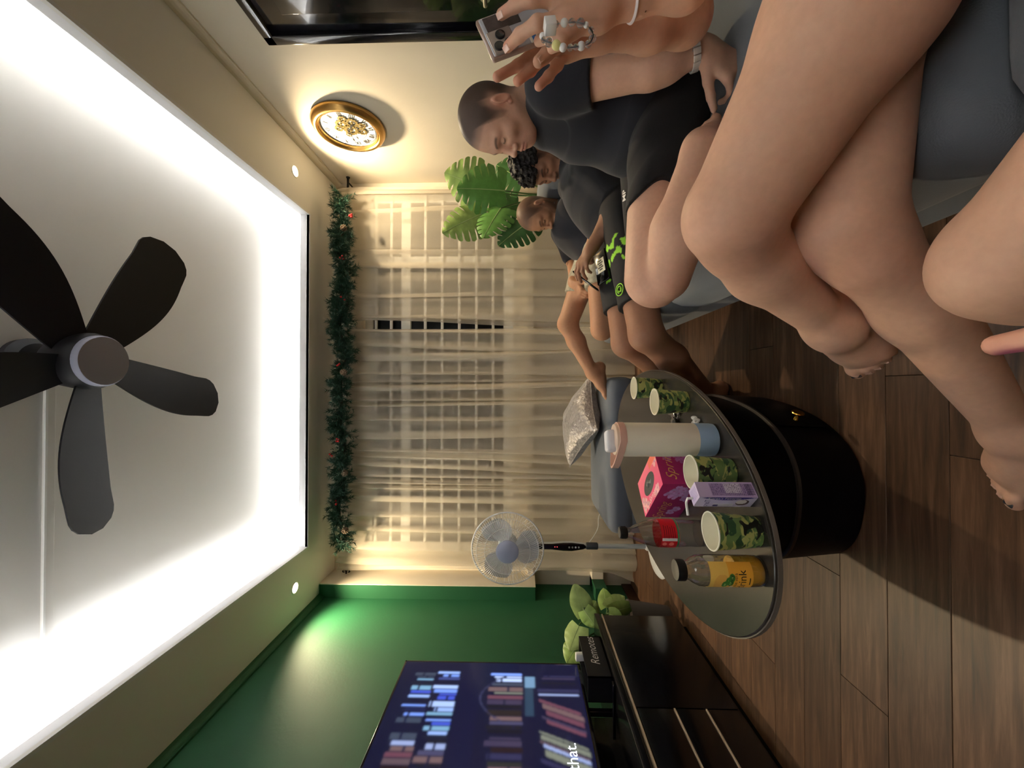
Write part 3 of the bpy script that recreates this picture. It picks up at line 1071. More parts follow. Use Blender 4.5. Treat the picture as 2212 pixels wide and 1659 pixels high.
loft([zv(oval(0.385, 0.250, 96, 2.5, OFFB), 0.199), zv(oval(0.390, 0.255, 96, 2.5, OFFB), 0.201), zv(oval(0.390, 0.255, 96, 2.5, OFFB), 0.209), zv(oval(0.385, 0.250, 96, 2.5, OFFB), 0.211)]).build('shelf_edge', mat('shelf_edge', rgb(64, 58, 54), 0.4), ct, angle=30)
# set-back upper part carrying the top
loft([zv(oval(0.382, 0.247, 96, 2.5, OFFB), 0.209), zv(oval(0.386, 0.252, 96, 2.5, OFFB), TZ - 0.014)]).build('upper_drum', M_TBLK, ct, angle=30)


def proj(p):
    d = Vector(p) - CAMP
    k = FPX / d.dot(FWD)
    return IW / 2 - d.dot(UPV) * k, IH / 2 - d.dot(RGT) * k


ring_ = oval(0.380, 0.248, 240, 2.5, OFFB)
cand = [(abs(proj((p.x, p.y, 0.11))[1] - 907), i) for i, p in enumerate(ring_) if p.x > TC.x + 0.1 and p.y < TC.y + 0.1]
ki = min(cand)[1]
kp = Vector((ring_[ki].x, ring_[ki].y, 0.11))
tg = ring_[(ki + 1) % 240] - ring_[ki - 1]
nrm = Vector((tg.y, -tg.x, 0)).normalized()
if nrm.x < 0:
    nrm = -nrm
drw = MB()
seg = oval(0.388, 0.2535, 96, 2.5, OFFB)[10:34]
seg2 = oval(0.370, 0.2435, 96, 2.5, OFFB)[10:34]
for z, sg in ((0.028, seg2), (0.19, seg)):
    drw.v += [Vector((p.x, p.y, z)) for p in sg]
for i in range(23):
    drw.f.append((i, i + 1, 24 + i + 1, 24 + i))
dr_ = drw.build('drawer_front', M_TBLK, ct)
M_BRASS = mat('brass', rgb(206, 160, 70), 0.22, metal=1.0)
MB().lathe([(0.008, 0.0), (0.006, 0.003), (0.005, 0.02), (0.016, 0.023), (0.0175, 0.027), (0.016, 0.030), (0.0001, 0.031)], kp - nrm * 0.003, nrm, 24).build('knob', M_BRASS, dr_)

# ================================================================== TV, console, remote box
TX = -1.48
ta, tb = at_x(876, 1426, TX), at_x(1251, 1426, TX)
TVY1 = ta.y
TVZ1, TVZ0 = ta.z, tb.z
TVH = TVZ1 - TVZ0
TVY0 = TVY1 - TVH * 16 / 9
tv = empty('television', (TX, (TVY0 + TVY1) / 2, TVZ0), 'large flat television showing dark bookshelves in blue light', 'television')
MB().box((TX - 0.045, TVY0, TVZ0), (TX - 0.012, TVY1, TVZ1), bevel=0.004).build('housing', M_BLACKG, tv)
bz = 0.011
mb = MB()
mb.box((TX - 0.02, TVY0, TVZ0), (TX, TVY1, TVZ0 + bz + 0.006), bevel=0.002).box((TX - 0.02, TVY0, TVZ1 - bz), (TX, TVY1, TVZ1), bevel=0.002)
mb.box((TX - 0.02, TVY0, TVZ0), (TX, TVY0 + bz, TVZ1), bevel=0.002).box((TX - 0.02, TVY1 - bz, TVZ0), (TX, TVY1, TVZ1), bevel=0.002)
mb.build('bezel', M_BLACKG, tv)
tr_ = random.Random(5)
IWT, IHT = 320, 180
img = np.zeros((IHT, IWT, 3))
img[:] = np.array(rgb(10, 13, 40)[:3])
img[:, :] *= np.linspace(0.8, 1.1, IWT)[None, :, None]


def bar(u0, u1, v0, v1, c, k=1.0, slant=0.0):
    for r_ in range(int(v0 * IHT), int(v1 * IHT)):
        sh = slant * (r_ / IHT - v0)
        a, b = int((u0 + sh) * IWT), int((u1 + sh) * IWT)
        img[r_, max(a, 0):max(min(b, IWT), 0)] = np.array(rgb(*c)[:3]) * k


for (v0, v1, pal) in ((0.06, 0.20, 'b'), (0.205, 0.34, 'm'), (0.50, 0.685, 'n'), (0.76, 0.985, 's')):
    u = 0.02
    while u < 0.955:
        wd = tr_.uniform(0.006, 0.022)
        top = v0 + tr_.uniform(0, 0.045)
        q = tr_.random()
        if pal in 'bm' and u > 0.72:
            c = tr_.choice([(120, 150, 220), (170, 190, 225), (66, 84, 190), (120, 160, 180), (60, 70, 120), (150, 175, 220)])
        elif pal == 'n' and u > 0.90:
            c = tr_.choice([(130, 160, 235), (190, 205, 235)])
        else:
            c = tr_.choice([(92, 72, 74), (60, 50, 70), (110, 84, 80), (70, 66, 90), (120, 120, 100), (44, 42, 70), (104, 60, 70), (150, 160, 190)])
        if q < 0.3:
            c = tuple(int(x * 0.35) for x in c)
        bar(u, u + wd * 0.85, top, v1 - tr_.uniform(0, 0.008), c, 1.0, slant=(-0.22 if (pal == 's' and u < 0.86) else 0.0))
        if tr_.random() < 0.3:
            vv = tr_.uniform(top, v1 - 0.05)
            bar(u, u + wd * 0.85, vv, vv + 0.012, (20, 22, 50))
        u += wd + (tr_.uniform(0.0, 0.03) if tr_.random() < 0.35 else 0.002)
bar(0.90, 0.945, 0.70, 0.755, (110, 140, 160))
bar(0.80, 0.90, 0.70, 0.74, (40, 60, 76))
bar(0.0, 1.0, 0.355, 0.46, (11, 14, 44))
for i in range(60):                                       # rim of a dark round chair back
    t = i / 59
    vv, uu = 0.46 + 0.12 * (t - 0.5) ** 2 * 4, 0.78 + 0.16 * t
    bar(uu, uu + 0.004, vv, vv + 0.008, (52, 52, 78))
for _ in range(2):
    img = (img + 0.6 * np.roll(img, 1, 0) + 0.6 * np.roll(img, -1, 0) + 0.7 * np.roll(img, 1, 1) + 0.7 * np.roll(img, -1, 1)) / 3.6
img = img * np.array([0.72, 0.78, 0.92])
scr = painted('screen', img, lambda u, v: (TX + 0.0004, lerp(TVY0 + bz, TVY1 - bz, u), lerp(TVZ1 - bz, TVZ0 + bz + 0.006, v)), emit_attr('tv_picture', 'Col', 0.85), tv)
M_SUB = mat('subtitle_white', rgb(240, 244, 250), 0.5, emit=((0.8, 0.9, 1.0, 1), 0.8))
sp = at_x(1233, 1604, TX)
put_text('that.', 0.066, lambda x, y: (TX + 0.0012, sp.y + x, sp.z + y), M_SUB, tv, 'subtitle', align='RIGHT')
for yy_ in (TVY1 - 0.28, TVY0 + 0.28):
    MB().box((TX - 0.14, yy_ - 0.015, 0.5295), (TX + 0.11, yy_ + 0.015, 0.542), bevel=0.004).box((TX - 0.04, yy_ - 0.012, 0.5305), (TX - 0.015, yy_ + 0.012, TVZ0 + 0.02), bevel=0.003).build('stand_foot', M_BLACKG, tv)

CX = -1.35
la = at_x(1300, 1326, CX)
CY1, CZL = la.y, la.z
CZT = 0.53
cn = empty('tv_console', (-1.55, 1.0, 0), 'long glossy black TV console with thin pale handle strips', 'tv console')
M_CONS = mat('console_black', rgb(8, 8, 12), 0.2, coat=0.1)
CY0 = -0.25
MB().box((XL + 0.016, CY0, 0.035), (CX - 0.018, CY1 - 0.01, CZT - 0.03), bevel=0.003).build('carcass', M_CONS, cn)
MB().box((XL + 0.016, CY0 - 0.005, CZT - 0.032), (CX + 0.004, CY1, CZT), bevel=0.004).build('top', M_CONS, cn)
MB().box((XL + 0.03, CY0 + 0.02, 0.0), (CX - 0.05, CY1 - 0.03, 0.04)).build('plinth', M_TBLK, cn, smooth=False)
M_STRIP = mat('pale_strip', rgb(188, 170, 146), 0.35)
MB().box((CX - 0.02, CY0, CZL - 0.004), (CX + 0.002, CY1 - 0.004, CZL + 0.004), bevel=0.001).build('trim_strip', M_STRIP, cn, smooth=False)
YD = at_x(1450, 1530, CX).y
Z1, Z2 = at_x(1490, 1600, CX).z, at_x(1565, 1600, CX).z
MB().box((CX - 0.02, YD + 0.004, 0.05), (CX, CY1 - 0.012, CZL - 0.006), bevel=0.002).build('door', M_CONS, cn)
for n_, (y0_, y1_) in enumerate(((YD - 0.85, YD - 0.002), (CY0 + 0.01, YD - 0.854))):
    for za, zb in ((Z1 + 0.006, CZL - 0.008), (Z2 + 0.006, Z1 - 0.006), (0.05, Z2 - 0.006)):
        d_ = MB().box((CX - 0.02, y0_, za), (CX, y1_, zb), bevel=0.002).build('drawer', M_CONS, cn)
        if za > 0.06:
            MB().box((CX - 0.012, y0_, za - 0.009), (CX + 0.003, y1_, za - 0.002), bevel=0.001).build('handle_strip', M_STRIP, d_, smooth=False)

ra, rb_ = at_x(1250, 1374, -1.37), at_x(1262, 1462, -1.37)
rbx = empty('remote_box', (-1.43, (ra.y + rb_.y) / 2, CZT), 'black open box lettered Remotes on the console', 'box')
RB = (-1.49, rb_.y, CZT), (-1.37, ra.y, ra.z)
mb = MB()
(bx0, by0, bz0), (bx1, by1, bz1) = RB
mb.box((bx0, by0, bz0), (bx1, by1, bz0 + 0.006)).box((bx0, by0, bz0), (bx0 + 0.006, by1, bz1)).box((bx1 - 0.006, by0, bz0), (bx1, by1, bz1))
mb.box((bx0, by0, bz0), (bx1, by0 + 0.006, bz1)).box((bx0, by1 - 0.006, bz0), (bx1, by1, bz1))
mb.build('tray', mat('box_black', rgb(16, 16, 20), 0.3), rbx, smooth=False)
put_text('Remotes', 0.062, lambda x, y: (bx1 + 0.0006, lerp(by0, by1, 0.62) + x * 0.95, lerp(bz0, bz1, 0.52) + y), mat('white_print', rgb(225, 222, 222), 0.5), rbx, 'lettering', shear=0.35, bold=-0.0004)
rm = empty('remote_control', (-1.44, ra.y - 0.05, CZT + 0.01), 'white remote control standing in the black box', 'remote', rot=(math.radians(6), 0, 0))
MB().box((-0.02, -0.012, 0), (0.02, 0.012, 0.135), bevel=0.005).build('body', M_WHITE, rm, world=False)
MB().lathe([(0.006, 0.0), (0.006, 0.002)], (0, 0, 0.1), (1, 0, 0), 12).build('button', mat('grey_button', rgb(120, 120, 126), 0.5), rm, world=False)

# ================================================================== plants
def leaf_mesh(base, tip, facing, width, lobes=6, slit=0.0, droop=0.06, seed=0, heart=0.16):
    """a leaf with a midrib from base to tip; slit>0 cuts it between the veins"""
    base, tip = Vector(base), Vector(tip)
    ax = tip - base
    L = ax.length
    ax.normalize()
    nr = Vector(facing)
    nr = (nr - ax * nr.dot(ax)).normalized()
    lt = ax.cross(nr)
    r_ = random.Random(seed)
    mb = MB()
    Q = 9

    def wid(s):
        s = min(max(s, 0.0), 1.0)
        return width * (math.sin(PI * min(1, (0.10 + 0.90 * s)) ** 0.62)) ** 0.75 if s < 0.999 else 0.0

    def pt(s, q, sg):
        w_ = wid(s)
        fwd = 0.20 * q * (0.3 + s) - heart * q * max(0, 1 - s * 4.5)
        x = s * (1 - 0.02) + fwd * (1 - s) * 1.1
        z = -droop * L * (s * s * 1.2) - 0.30 * w_ * q * q + 0.10 * w_ * q + 0.012 * L * math.sin(s * 26) * q
        return base + ax * (x * L) + lt * (sg * q * w_) + nr * z
    for sg in (-1, 1):
        for k in range(lobes):
            s0, s1 = k / lobes, (k + 1) / lobes
            n0 = len(mb.v)
            for a in range(Q + 1):
                q = a / Q
                op = 0.0 if q < 0.5 else slit * min(1, (q - 0.5) / 0.16)
                if q > 0.9:
                    op = max(op, slit * 1.5)
                for b in range(5):
                    f = lerp(op * 0.5, 1 - op * 0.5, b / 4)
                    qq = q * (1 - slit * 0.16 * (2 * b / 4 - 1) ** 2)
                    mb.v.append(pt(lerp(s0, s1, f), qq, sg))
            for a in range(Q):
                for b in range(4):
                    i = n0 + a * 5 + b
                    qd = (i, i + 5, i + 6, i + 1)
                    mb.f.append(qd if sg > 0 else tuple(reversed(qd)))
    n = len(mb.v)
    mb.v += [v - nr * 0.0012 for v in mb.v]
    mb.f += [tuple(n + i for i in reversed(q)) for q in mb.f[:]]
    # raised midrib
    mid = [pt(s / 12, 0, 1) + nr * 0.001 for s in range(13)]
    return mb, mid


def leaf_material(name, c, c2):
    m = mat(name, rgb(*c), 0.42, noise=(22, 0.22), spec=0.4)
    b = m.node_tree.nodes['Principled BSDF']
    b.inputs['Transmission Weight'].default_value = 0.0
    return m


M_L1 = leaf_material('leaf_bright', (132, 160, 84), None)
M_L2 = leaf_material('leaf_mid', (90, 140, 62), None)
M_L3 = leaf_material('leaf_deep', (56, 98, 50), None)
M_L4 = leaf_material('leaf_pale', (150, 172, 104), None)
M_RIB = mat('leaf_rib', rgb(160, 182, 118), 0.5)
M_STEM = mat('plant_stem', rgb(74, 104, 52), 0.55)
M_POT = mat('pot_clay', rgb(66, 62, 60), 0.6)

mon = empty('monstera_plant', (1.45, 2.92, 0), 'large potted monstera with split leaves behind the sofa by the curtain', 'plant')
MB().lathe([(0.13, 0.0), (0.17, 0.30), (0.175, 0.32), (0.16, 0.32), (0.155, 0.28)], (1.45, 2.92, 0), (0, 0, 1), 28, caps=False).build('pot', M_POT, mon)
MB().lathe([(0.157, 0.285), (0.0001, 0.295)], (1.45, 2.92, 0), (0, 0, 1), 24).build('soil', mat('soil', rgb(40, 30, 24), 0.9), mon)
crown = Vector((1.45, 2.92, 0.30))
for n_, (bpx, bpy_, by_, tpx, tpy, ty_, wd, mm, fac) in enumerate((
        (1052, 408, 2.86, 956, 372, 2.80, 0.165, M_L1, (-0.3, -0.9, 0.35)),
        (1090, 412, 2.74, 985, 402, 2.66, 0.175, M_L2, (-0.1, -1, 0.25)),
        (1044, 462, 2.76, 952, 496, 2.68, 0.150, M_L1, (0.1, -1, 0.3)),
        (1082, 450, 2.70, 1040, 508, 2.60, 0.130, M_L2, (0.2, -1, 0.35)),
        (1130, 390, 2.95, 1068, 352, 2.98, 0.150, M_L3, (-0.2, -1, 0.2)),
        (1146, 478, 2.66, 1074, 524, 2.58, 0.125, M_L3, (0.2, -1, 0.3)),
        (1120, 440, 3.0, 1055, 455, 2.98, 0.12, M_L3, (0, -1, 0.3)))):
    b_, t_ = at_y(bpx, bpy_, by_), at_y(tpx, tpy, ty_)
    mb, mid = leaf_mesh(b_, t_, fac, wd * 1.1, 7, 0.22, 0.10, n_)
    lf_ = mb.build('leaf', mm, mon, angle=None)
    MB().tube(mid, [0.0035 * (1 - i / 14) + 0.0008 for i in range(13)], 6).build('midrib', M_RIB, lf_)
    MB().tube(bez(crown, crown.lerp(b_, 0.4) + Vector((0, 0, 0.25)), b_ + (b_ - t_) * 0.5 + Vector((0, 0.05, -0.1)), b_, 14), [0.009 - 0.0003 * i for i in range(15)], 8).build('stalk', M_STEM, mon)

phi = empty('philodendron_plant', (-1.52, 2.56, 0), 'potted plant with pale green heart-shaped leaves beside the console', 'plant')
MB().lathe([(0.09, 0.0), (0.12, 0.24), (0.125, 0.26), (0.112, 0.26), (0.108, 0.22)], (-1.52, 2.56, 0), (0, 0, 1), 28, caps=False).build('pot', M_POT, phi)
MB().lathe([(0.11, 0.225), (0.0001, 0.235)], (-1.52, 2.56, 0), (0, 0, 1), 24).build('soil', MATS['soil'], phi)
crown = Vector((-1.52, 2.56, 0.24))
for n_, (bpx, bpy_, by_, tpx, tpy, ty_, wd, mm, fac) in enumerate((
        (1264, 1328, 2.44, 1240, 1262, 2.46, 0.070, M_L4, (0.5, -0.8, 0.25)),
        (1262, 1318, 2.40, 1288, 1358, 2.34, 0.055, M_L1, (0.4, -0.8, 0.4)),
        (1268, 1332, 2.44, 1288, 1298, 2.46, 0.060, M_L1, (0.3, -0.9, 0.3)),
        (1250, 1352, 2.38, 1228, 1405, 2.30, 0.075, M_L4, (0.7, -0.6, 0.4)),
        (1246, 1395, 2.32, 1222, 1432, 2.28, 0.075, M_L1, (0.7, -0.6, 0.3)),
        (1310, 1312, 2.52, 1303, 1268, 2.60, 0.050, M_L1, (0.3, -0.9, 0.2)),
        (1316, 1316, 2.50, 1352, 1286, 2.58, 0.060, M_L4, (0.3, -0.9, 0.4)),
        (1320, 1322, 2.48, 1380, 1308, 2.56, 0.050, M_L1, (0.2, -0.9, 0.5)),
        (1316, 1326, 2.44, 1346, 1338, 2.40, 0.045, M_L1, (0.3, -0.9, 0.5)))):
    b_, t_ = at_y(bpx, bpy_, by_), at_y(tpx, tpy, ty_)
    mb, mid = leaf_mesh(b_, t_, fac, wd, 5, 0.0, 0.08, 40 + n_)
    lf_ = mb.build('leaf', mm, phi, angle=None)
    MB().tube(mid, [0.002 * (1 - i / 14) + 0.0005 for i in range(13)], 6).build('midrib', M_RIB, lf_)
    MB().tube(bez(crown, crown.lerp(b_, 0.4) + Vector((0, 0, 0.10)), b_ + (b_ - t_) * 0.4, b_, 12), 0.004, 7).build('stalk', M_STEM, phi)

# ================================================================== standing fan
FY = 2.74
fc = at_y(1097, 1178, FY - 0.05)
FX = at_y(1340, 1180, FY).x
sf = empty('standing_fan', (FX, FY, 0), 'white standing fan with round wire guard in front of the curtain', 'standing fan')
M_FW = mat('fan_white', rgb(226, 228, 232), 0.35)
M_FG = mat('fan_grey', rgb(178, 182, 182), 0.45)
M_FK = mat('fan_panel', rgb(22, 14, 16), 0.2)
MB().lathe([(0.20, 0.0), (0.205, 0.012), (0.19, 0.026), (0.10, 0.04), (0.03, 0.05), (0.028, 0.09), (0.02, 0.1)], (FX, FY, 0), (0, 0, 1), 40).build('base', M_FW, sf)
zc0, zc1 = at_y(1290, 1180, FY).z, at_y(1266, 1180, FY).z
MB().tube([(FX, FY, 0.06), (FX, FY, zc0)], 0.0165, 16).build('pole', M_FG, sf)
MB().lathe([(0.019, zc0 - 0.004), (0.024, zc0), (0.024, zc1 - 0.006), (0.02, zc1)], (FX, FY, 0), (0, 0, 1), 20).build('collar', mat('fan_collar', rgb(28, 32, 40), 0.5), sf)
zn = fc.z - 0.10
loft_pts = []
ringz = [(zc1 - 0.01, 0.017, 0.017), (zc1 + 0.02, 0.022, 0.020), (zc1 + 0.10, 0.031, 0.026), (zc1 + 0.16, 0.030, 0.026), (zc1 + 0.24, 0.024, 0.024), (zn + 0.06, 0.022, 0.024)]
loft([[Vector((FX + a * math.cos(2 * PI * k / 24), FY + b * math.sin(2 * PI * k / 24), z)) for k in range(24)] for z, a, b in ringz]).build('control_column', M_FG, sf)
pan = []
for z, a, o_ in ((zc1 + 0.004, 0.006, 0.021), (zc1 + 0.02, 0.018, 0.022), (zc1 + 0.10, 0.0285, 0.0275), (zc1 + 0.16, 0.0275, 0.0275), (zc1 + 0.24, 0.020, 0.0255), (zn + 0.05, 0.017, 0.025)):
    pan.append([Vector((FX - a, FY - o_ + 0.006, z)), Vector((FX - a * 0.7, FY - o_ - 0.002, z)), Vector((FX + a * 0.7, FY - o_ - 0.002, z)), Vector((FX + a, FY - o_ + 0.006, z)), Vector((FX, FY - o_ + 0.012, z))])
cp_ = loft(pan).build('control_panel', M_FK, sf)
for q in range(4):
    MB().lathe([(0.0068, 0.0), (0.006, 0.003)], (FX, FY - 0.0285, zc1 + 0.055 + q * 0.022), (0, -1, 0), 12).build('button', M_FG, cp_)
for q in range(2):
    MB().lathe([(0.003, 0.0), (0.003, 0.002)], (FX + 0.002, FY - 0.0272, zc1 + 0.205 + q * 0.016), (0, -1, 0), 8).build('indicator', mat('red_led', rgb(220, 40, 40), 0.4, emit=((1, 0.1, 0.1, 1), 1.0)), cp_)
FC = Vector((fc.x, FY - 0.10, fc.z))
MB().lathe([(0.035, 0.02), (0.062, 0.03), (0.07, 0.08), (0.06, 0.13), (0.03, 0.16)], FC, (0, 1, 0), 28).build('motor_housing', M_FG, sf)
RG = 77.0 * (FC.y) / FPX
gm = MB()
for nn, (r0, dep) in enumerate(((RG, 0.0), (RG * 0.86, -0.036), (RG * 0.63, -0.052))):
    gm.tube([FC + Vector((r0 * math.cos(2 * PI * i / 72), dep, r0 * math.sin(2 * PI * i / 72))) for i in range(72)], 0.0055 if nn == 0 else 0.0017, 8, closed=True)
gm.build('guard_ring', M_FW, sf)
NW = 96
wm, wb = MB(), MB()
for i in range(NW):
    a = 2 * PI * i / NW
    rr = [0.30, 0.45, 0.63, 0.78, 0.90, 0.97, 1.0]
    dd = [-0.056, -0.056, -0.052, -0.044, -0.030, -0.014, 0.0]
    wm.tube([FC + Vector((RG * r * math.cos(a + 0.10 * r), d, RG * r * math.sin(a + 0.10 * r))) for r, d in zip(rr, dd)], 0.0012, 4, caps=False)
    dd2 = [0.07, 0.07, 0.066, 0.056, 0.042, 0.02, 0.0]
    if i % 2 == 0:
        wb.tube([FC + Vector((RG * r * math.cos(a - 0.10 * r), d, RG * r * math.sin(a - 0.10 * r))) for r, d in zip(rr, dd2)], 0.0012, 4, caps=False)
tag(wm.build('front_guard_wires', M_FW, sf), kind='stuff')
tag(wb.build('rear_guard_wires', M_FW, sf), kind='stuff')
hb = MB().lathe([(0.076, 0.0), (0.076, -0.008), (0.07, -0.012), (0.0001, -0.014)], FC + Vector((0, -0.052, 0)), (0, 1, 0), 36).build('hub_cap', mat('fan_hub', rgb(178, 184, 208), 0.4), sf)
M_BLADE = mat('fan_blade', rgb(176, 184, 200), 0.3, alpha=0.55)
for k in range(3):
    a0 = 2 * PI * k / 3 + 0.4

    def fbl(u, v, a0=a0):
        r = lerp(0.05, 0.215, u)
        wd = (0.35 + 0.55 * math.sin(PI * min(u * 0.8 + 0.15, 1)))
        a = a0 + (v - 0.5) * wd * 1.7 + 0.25 * u
        return FC + Vector((r * math.cos(a), 0.012 + (v - 0.5) * 0.045, r * math.sin(a)))
    mb = MB().grid(fbl, 10, 8)
    n = len(mb.v)
    mb.v += [v + Vector((0, 0.002, 0)) for v in mb.v]
    mb.f += [tuple(n + i for i in reversed(q)) for q in mb.f[:]]
    mb.build('blade', M_BLADE, sf, angle=None)
mk = Vector((FX + 0.006, FY - 0.02, zc1 - 0.002))
ck_ = at_y(1298, 1106, 3.12)
o = MB().tube(spline([mk, mk.lerp(ck_, 0.45) + Vector((0, 0.01, -0.03)), ck_, ck_ + Vector((0.22, 0.02, -0.20)), Vector((-0.62, 3.15, 0.03)), Vector((-0.35, 3.16, 0.004))], 8), 0.003, 6)
o.build('power_cord', M_FW, sf)
# ================================================================== things on the coffee table
def thin_clear(name, tint, amount=0.85, rough=0.05):
    m = bpy.data.materials.new(name)
    m.use_nodes = True
    nt = m.node_tree
    nt.nodes.remove(nt.nodes['Principled BSDF'])
    tp = nt.nodes.new('ShaderNodeBsdfTransparent')
    gl_ = nt.nodes.new('ShaderNodeBsdfGlossy')
    gl_.inputs['Roughness'].default_value = rough
    tp.inputs[0].default_value = tint
    fr_ = nt.nodes.new('ShaderNodeLayerWeight')
    fr_.inputs[0].default_value = 0.35
    mr = nt.nodes.new('ShaderNodeMapRange')
    mr.inputs[3].default_value, mr.inputs[4].default_value = 1 - amount, 0.75
    nt.links.new(fr_.outputs['Facing'], mr.inputs[0])
    mxs = nt.nodes.new('ShaderNodeMixShader')
    nt.links.new(mr.outputs[0], mxs.inputs[0])
    nt.links.new(tp.outputs[0], mxs.inputs[1])
    nt.links.new(gl_.outputs[0], mxs.inputs[2])
    nt.links.new(mxs.outputs[0], nt.nodes['Material Output'].inputs['Surface'])
    return m


def camo_material():
    m = bpy.data.materials.new('camouflage_print')
    m.use_nodes = True
    nt = m.node_tree
    b = nt.nodes['Principled BSDF']
    b.inputs['Roughness'].default_value = 0.5
    tc = nt.nodes.new('ShaderNodeTexCoord')
    oi = nt.nodes.new('ShaderNodeObjectInfo')
    mu = nt.nodes.new('ShaderNodeVectorMath')
    mu.operation = 'ADD'
    cb = nt.nodes.new('ShaderNodeCombineXYZ')
    ml = nt.nodes.new('ShaderNodeMath')
    ml.operation = 'MULTIPLY'
    ml.inputs[1].default_value = 3.0
    nt.links.new(oi.outputs['Random'], ml.inputs[0])
    for i in range(3):
        nt.links.new(ml.outputs[0], cb.inputs[i])
    nt.links.new(tc.outputs['Object'], mu.inputs[0])
    nt.links.new(cb.outputs[0], mu.inputs[1])
    mp = nt.nodes.new('ShaderNodeMapping')
    mp.inputs['Scale'].default_value = (1, 1, 1.7)
    nt.links.new(mu.outputs[0], mp.inputs[0])
    prev = None
    cols = [rgb(176, 178, 104), rgb(104, 132, 74), rgb(44, 82, 52), rgb(16, 22, 18)]
    last = None
    for i, (thr, seed) in enumerate(((0.5, 0.0), (0.55, 4.7), (0.61, 9.1))):
        of = nt.nodes.new('ShaderNodeVectorMath')
        of.operation = 'ADD'
        of.inputs[1].default_value = (seed, seed * 0.7, seed * 1.3)
        nt.links.new(mp.outputs[0], of.inputs[0])
        nz = nt.nodes.new('ShaderNodeTexNoise')
        nz.inputs['Scale'].default_value = 25
        nz.inputs['Detail'].default_value = 1.6
        nz.inputs['Distortion'].default_value = 1.1
        nt.links.new(of.outputs[0], nz.inputs['Vector'])
        gt = nt.nodes.new('ShaderNodeMapRange')
        gt.inputs[1].default_value, gt.inputs[2].default_value = thr - 0.008, thr + 0.008
        nt.links.new(nz.outputs[0], gt.inputs[0])
        mx_ = nt.nodes.new('ShaderNodeMix')
        mx_.data_type = 'RGBA'
        nt.links.new(gt.outputs[0], mx_.inputs[0])
        if last is None:
            mx_.inputs[6].default_value = cols[0]
        else:
            nt.links.new(last, mx_.inputs[6])
        mx_.inputs[7].default_value = cols[i + 1]
        last = mx_.outputs[2]
    nt.links.new(last, b.inputs['Base Color'])
    return m


M_CAMO = camo_material()
M_PAPER = mat('cup_paper', rgb(240, 236, 216), 0.6)
tz = TZ + 0.0005
for px, py, lab in ((1426, 838, 'camouflage paper cup standing behind another cup at the far end of the table'),
                    (1481, 868, 'camouflage paper cup standing beside the keys'),
                    (1578, 1020, 'camouflage paper cup between the tumbler and the purple carton'),
                    (1631, 1148, 'camouflage paper cup between the purple carton and the juice bottle')):
    p = at_z(px, py, tz)
    c = empty('paper_cup', (p.x, p.y, tz), lab, 'cup', 'camouflage paper cups')
    MB().lathe([(0.0001, 0.004), (0.0305, 0.004), (0.0312, 0.0), (0.0322, 0.004), (0.0395, 0.094)], (0, 0, 0), (0, 0, 1), 44, caps=False).build('wall', M_CAMO, c, angle=50, world=False)
    MB().lathe([(0.0385, 0.0935), (0.0312, 0.006), (0.0001, 0.0055)], (0, 0, 0), (0, 0, 1), 44, caps=False).build('lining', M_PAPER, c, angle=60, world=False)
    MB().tube([(0.0394 * math.cos(2 * PI * i / 48), 0.0394 * math.sin(2 * PI * i / 48), 0.0945) for i in range(48)], 0.0017, 8, closed=True).build('rolled_rim', M_PAPER, c, world=False)

# tumbler
p = at_z(1541, 950, tz)
tu = empty('tumbler', (p.x, p.y, tz), 'tall cream tumbler with pale blue base and pink loop lid', 'tumbler', rot=(0, 0, 0))
M_TCR = mat('tumbler_cream', rgb(232, 224, 204), 0.42)
M_TBL = mat('tumbler_blue', rgb(146, 172, 200), 0.4)
M_TPK = mat('tumbler_pink', rgb(212, 168, 150), 0.45)
M_TWH = mat('tumbler_white', rgb(236, 234, 240), 0.4)
MB().lathe([(0.036, 0.0), (0.0415, 0.004), (0.0428, 0.012), (0.0432, 0.049), (0.0428, 0.052)], (0, 0, 0), (0, 0, 1), 56).build('base_sleeve', M_TBL, tu, world=False)
MB().lathe([(0.0425, 0.050), (0.0432, 0.056), (0.0440, 0.13), (0.0445, 0.232), (0.043, 0.238)], (0, 0, 0), (0, 0, 1), 56).build('body', M_TCR, tu, world=False)
MB().lathe([(0.043, 0.236), (0.0435, 0.246), (0.040, 0.258), (0.028, 0.262), (0.0001, 0.263)], (0, 0, 0), (0, 0, 1), 48).build('lid', mat('tumbler_lid', rgb(226, 200, 178), 0.42), tu, world=False)
spm = MB().obox((-0.004, -0.004, 0.268), (0.97, 0.24, 0), (-0.24, 0.97, 0), (0, 0, 1), (0.029, 0.021, 0.0135), 0.009)
spm.build('spout_flap', M_TWH, tu, world=False)
loopp = []
for i in range(48):
    t = 2 * PI * i / 48
    c_, s_ = math.cos(t), math.sin(t)
    x = c_ * 0.0455 + (-0.030 if c_ < 0 else 0) * (abs(c_) ** 1.4)
    loopp.append((x, s_ * 0.0455 * (1 - 0.18 * max(0, -c_)), 0.243 + 0.014 * max(0, -c_)))
mb = MB()
for (x, y, z) in loopp:
    k_ = 0.93
    mb.v += [Vector((x, y, z - 0.0085)), Vector((x, y, z + 0.0085)), Vector((x * k_, y * k_, z + 0.0085)), Vector((x * k_, y * k_, z - 0.0085))]
for i in range(48):
    j = (i + 1) % 48
    for a in range(4):
        b_ = (a + 1) % 4
        mb.f.append((4 * i + a, 4 * i + b_, 4 * j + b_, 4 * j + a))
mb.build('carry_loop', M_TPK, tu, angle=50, world=False)

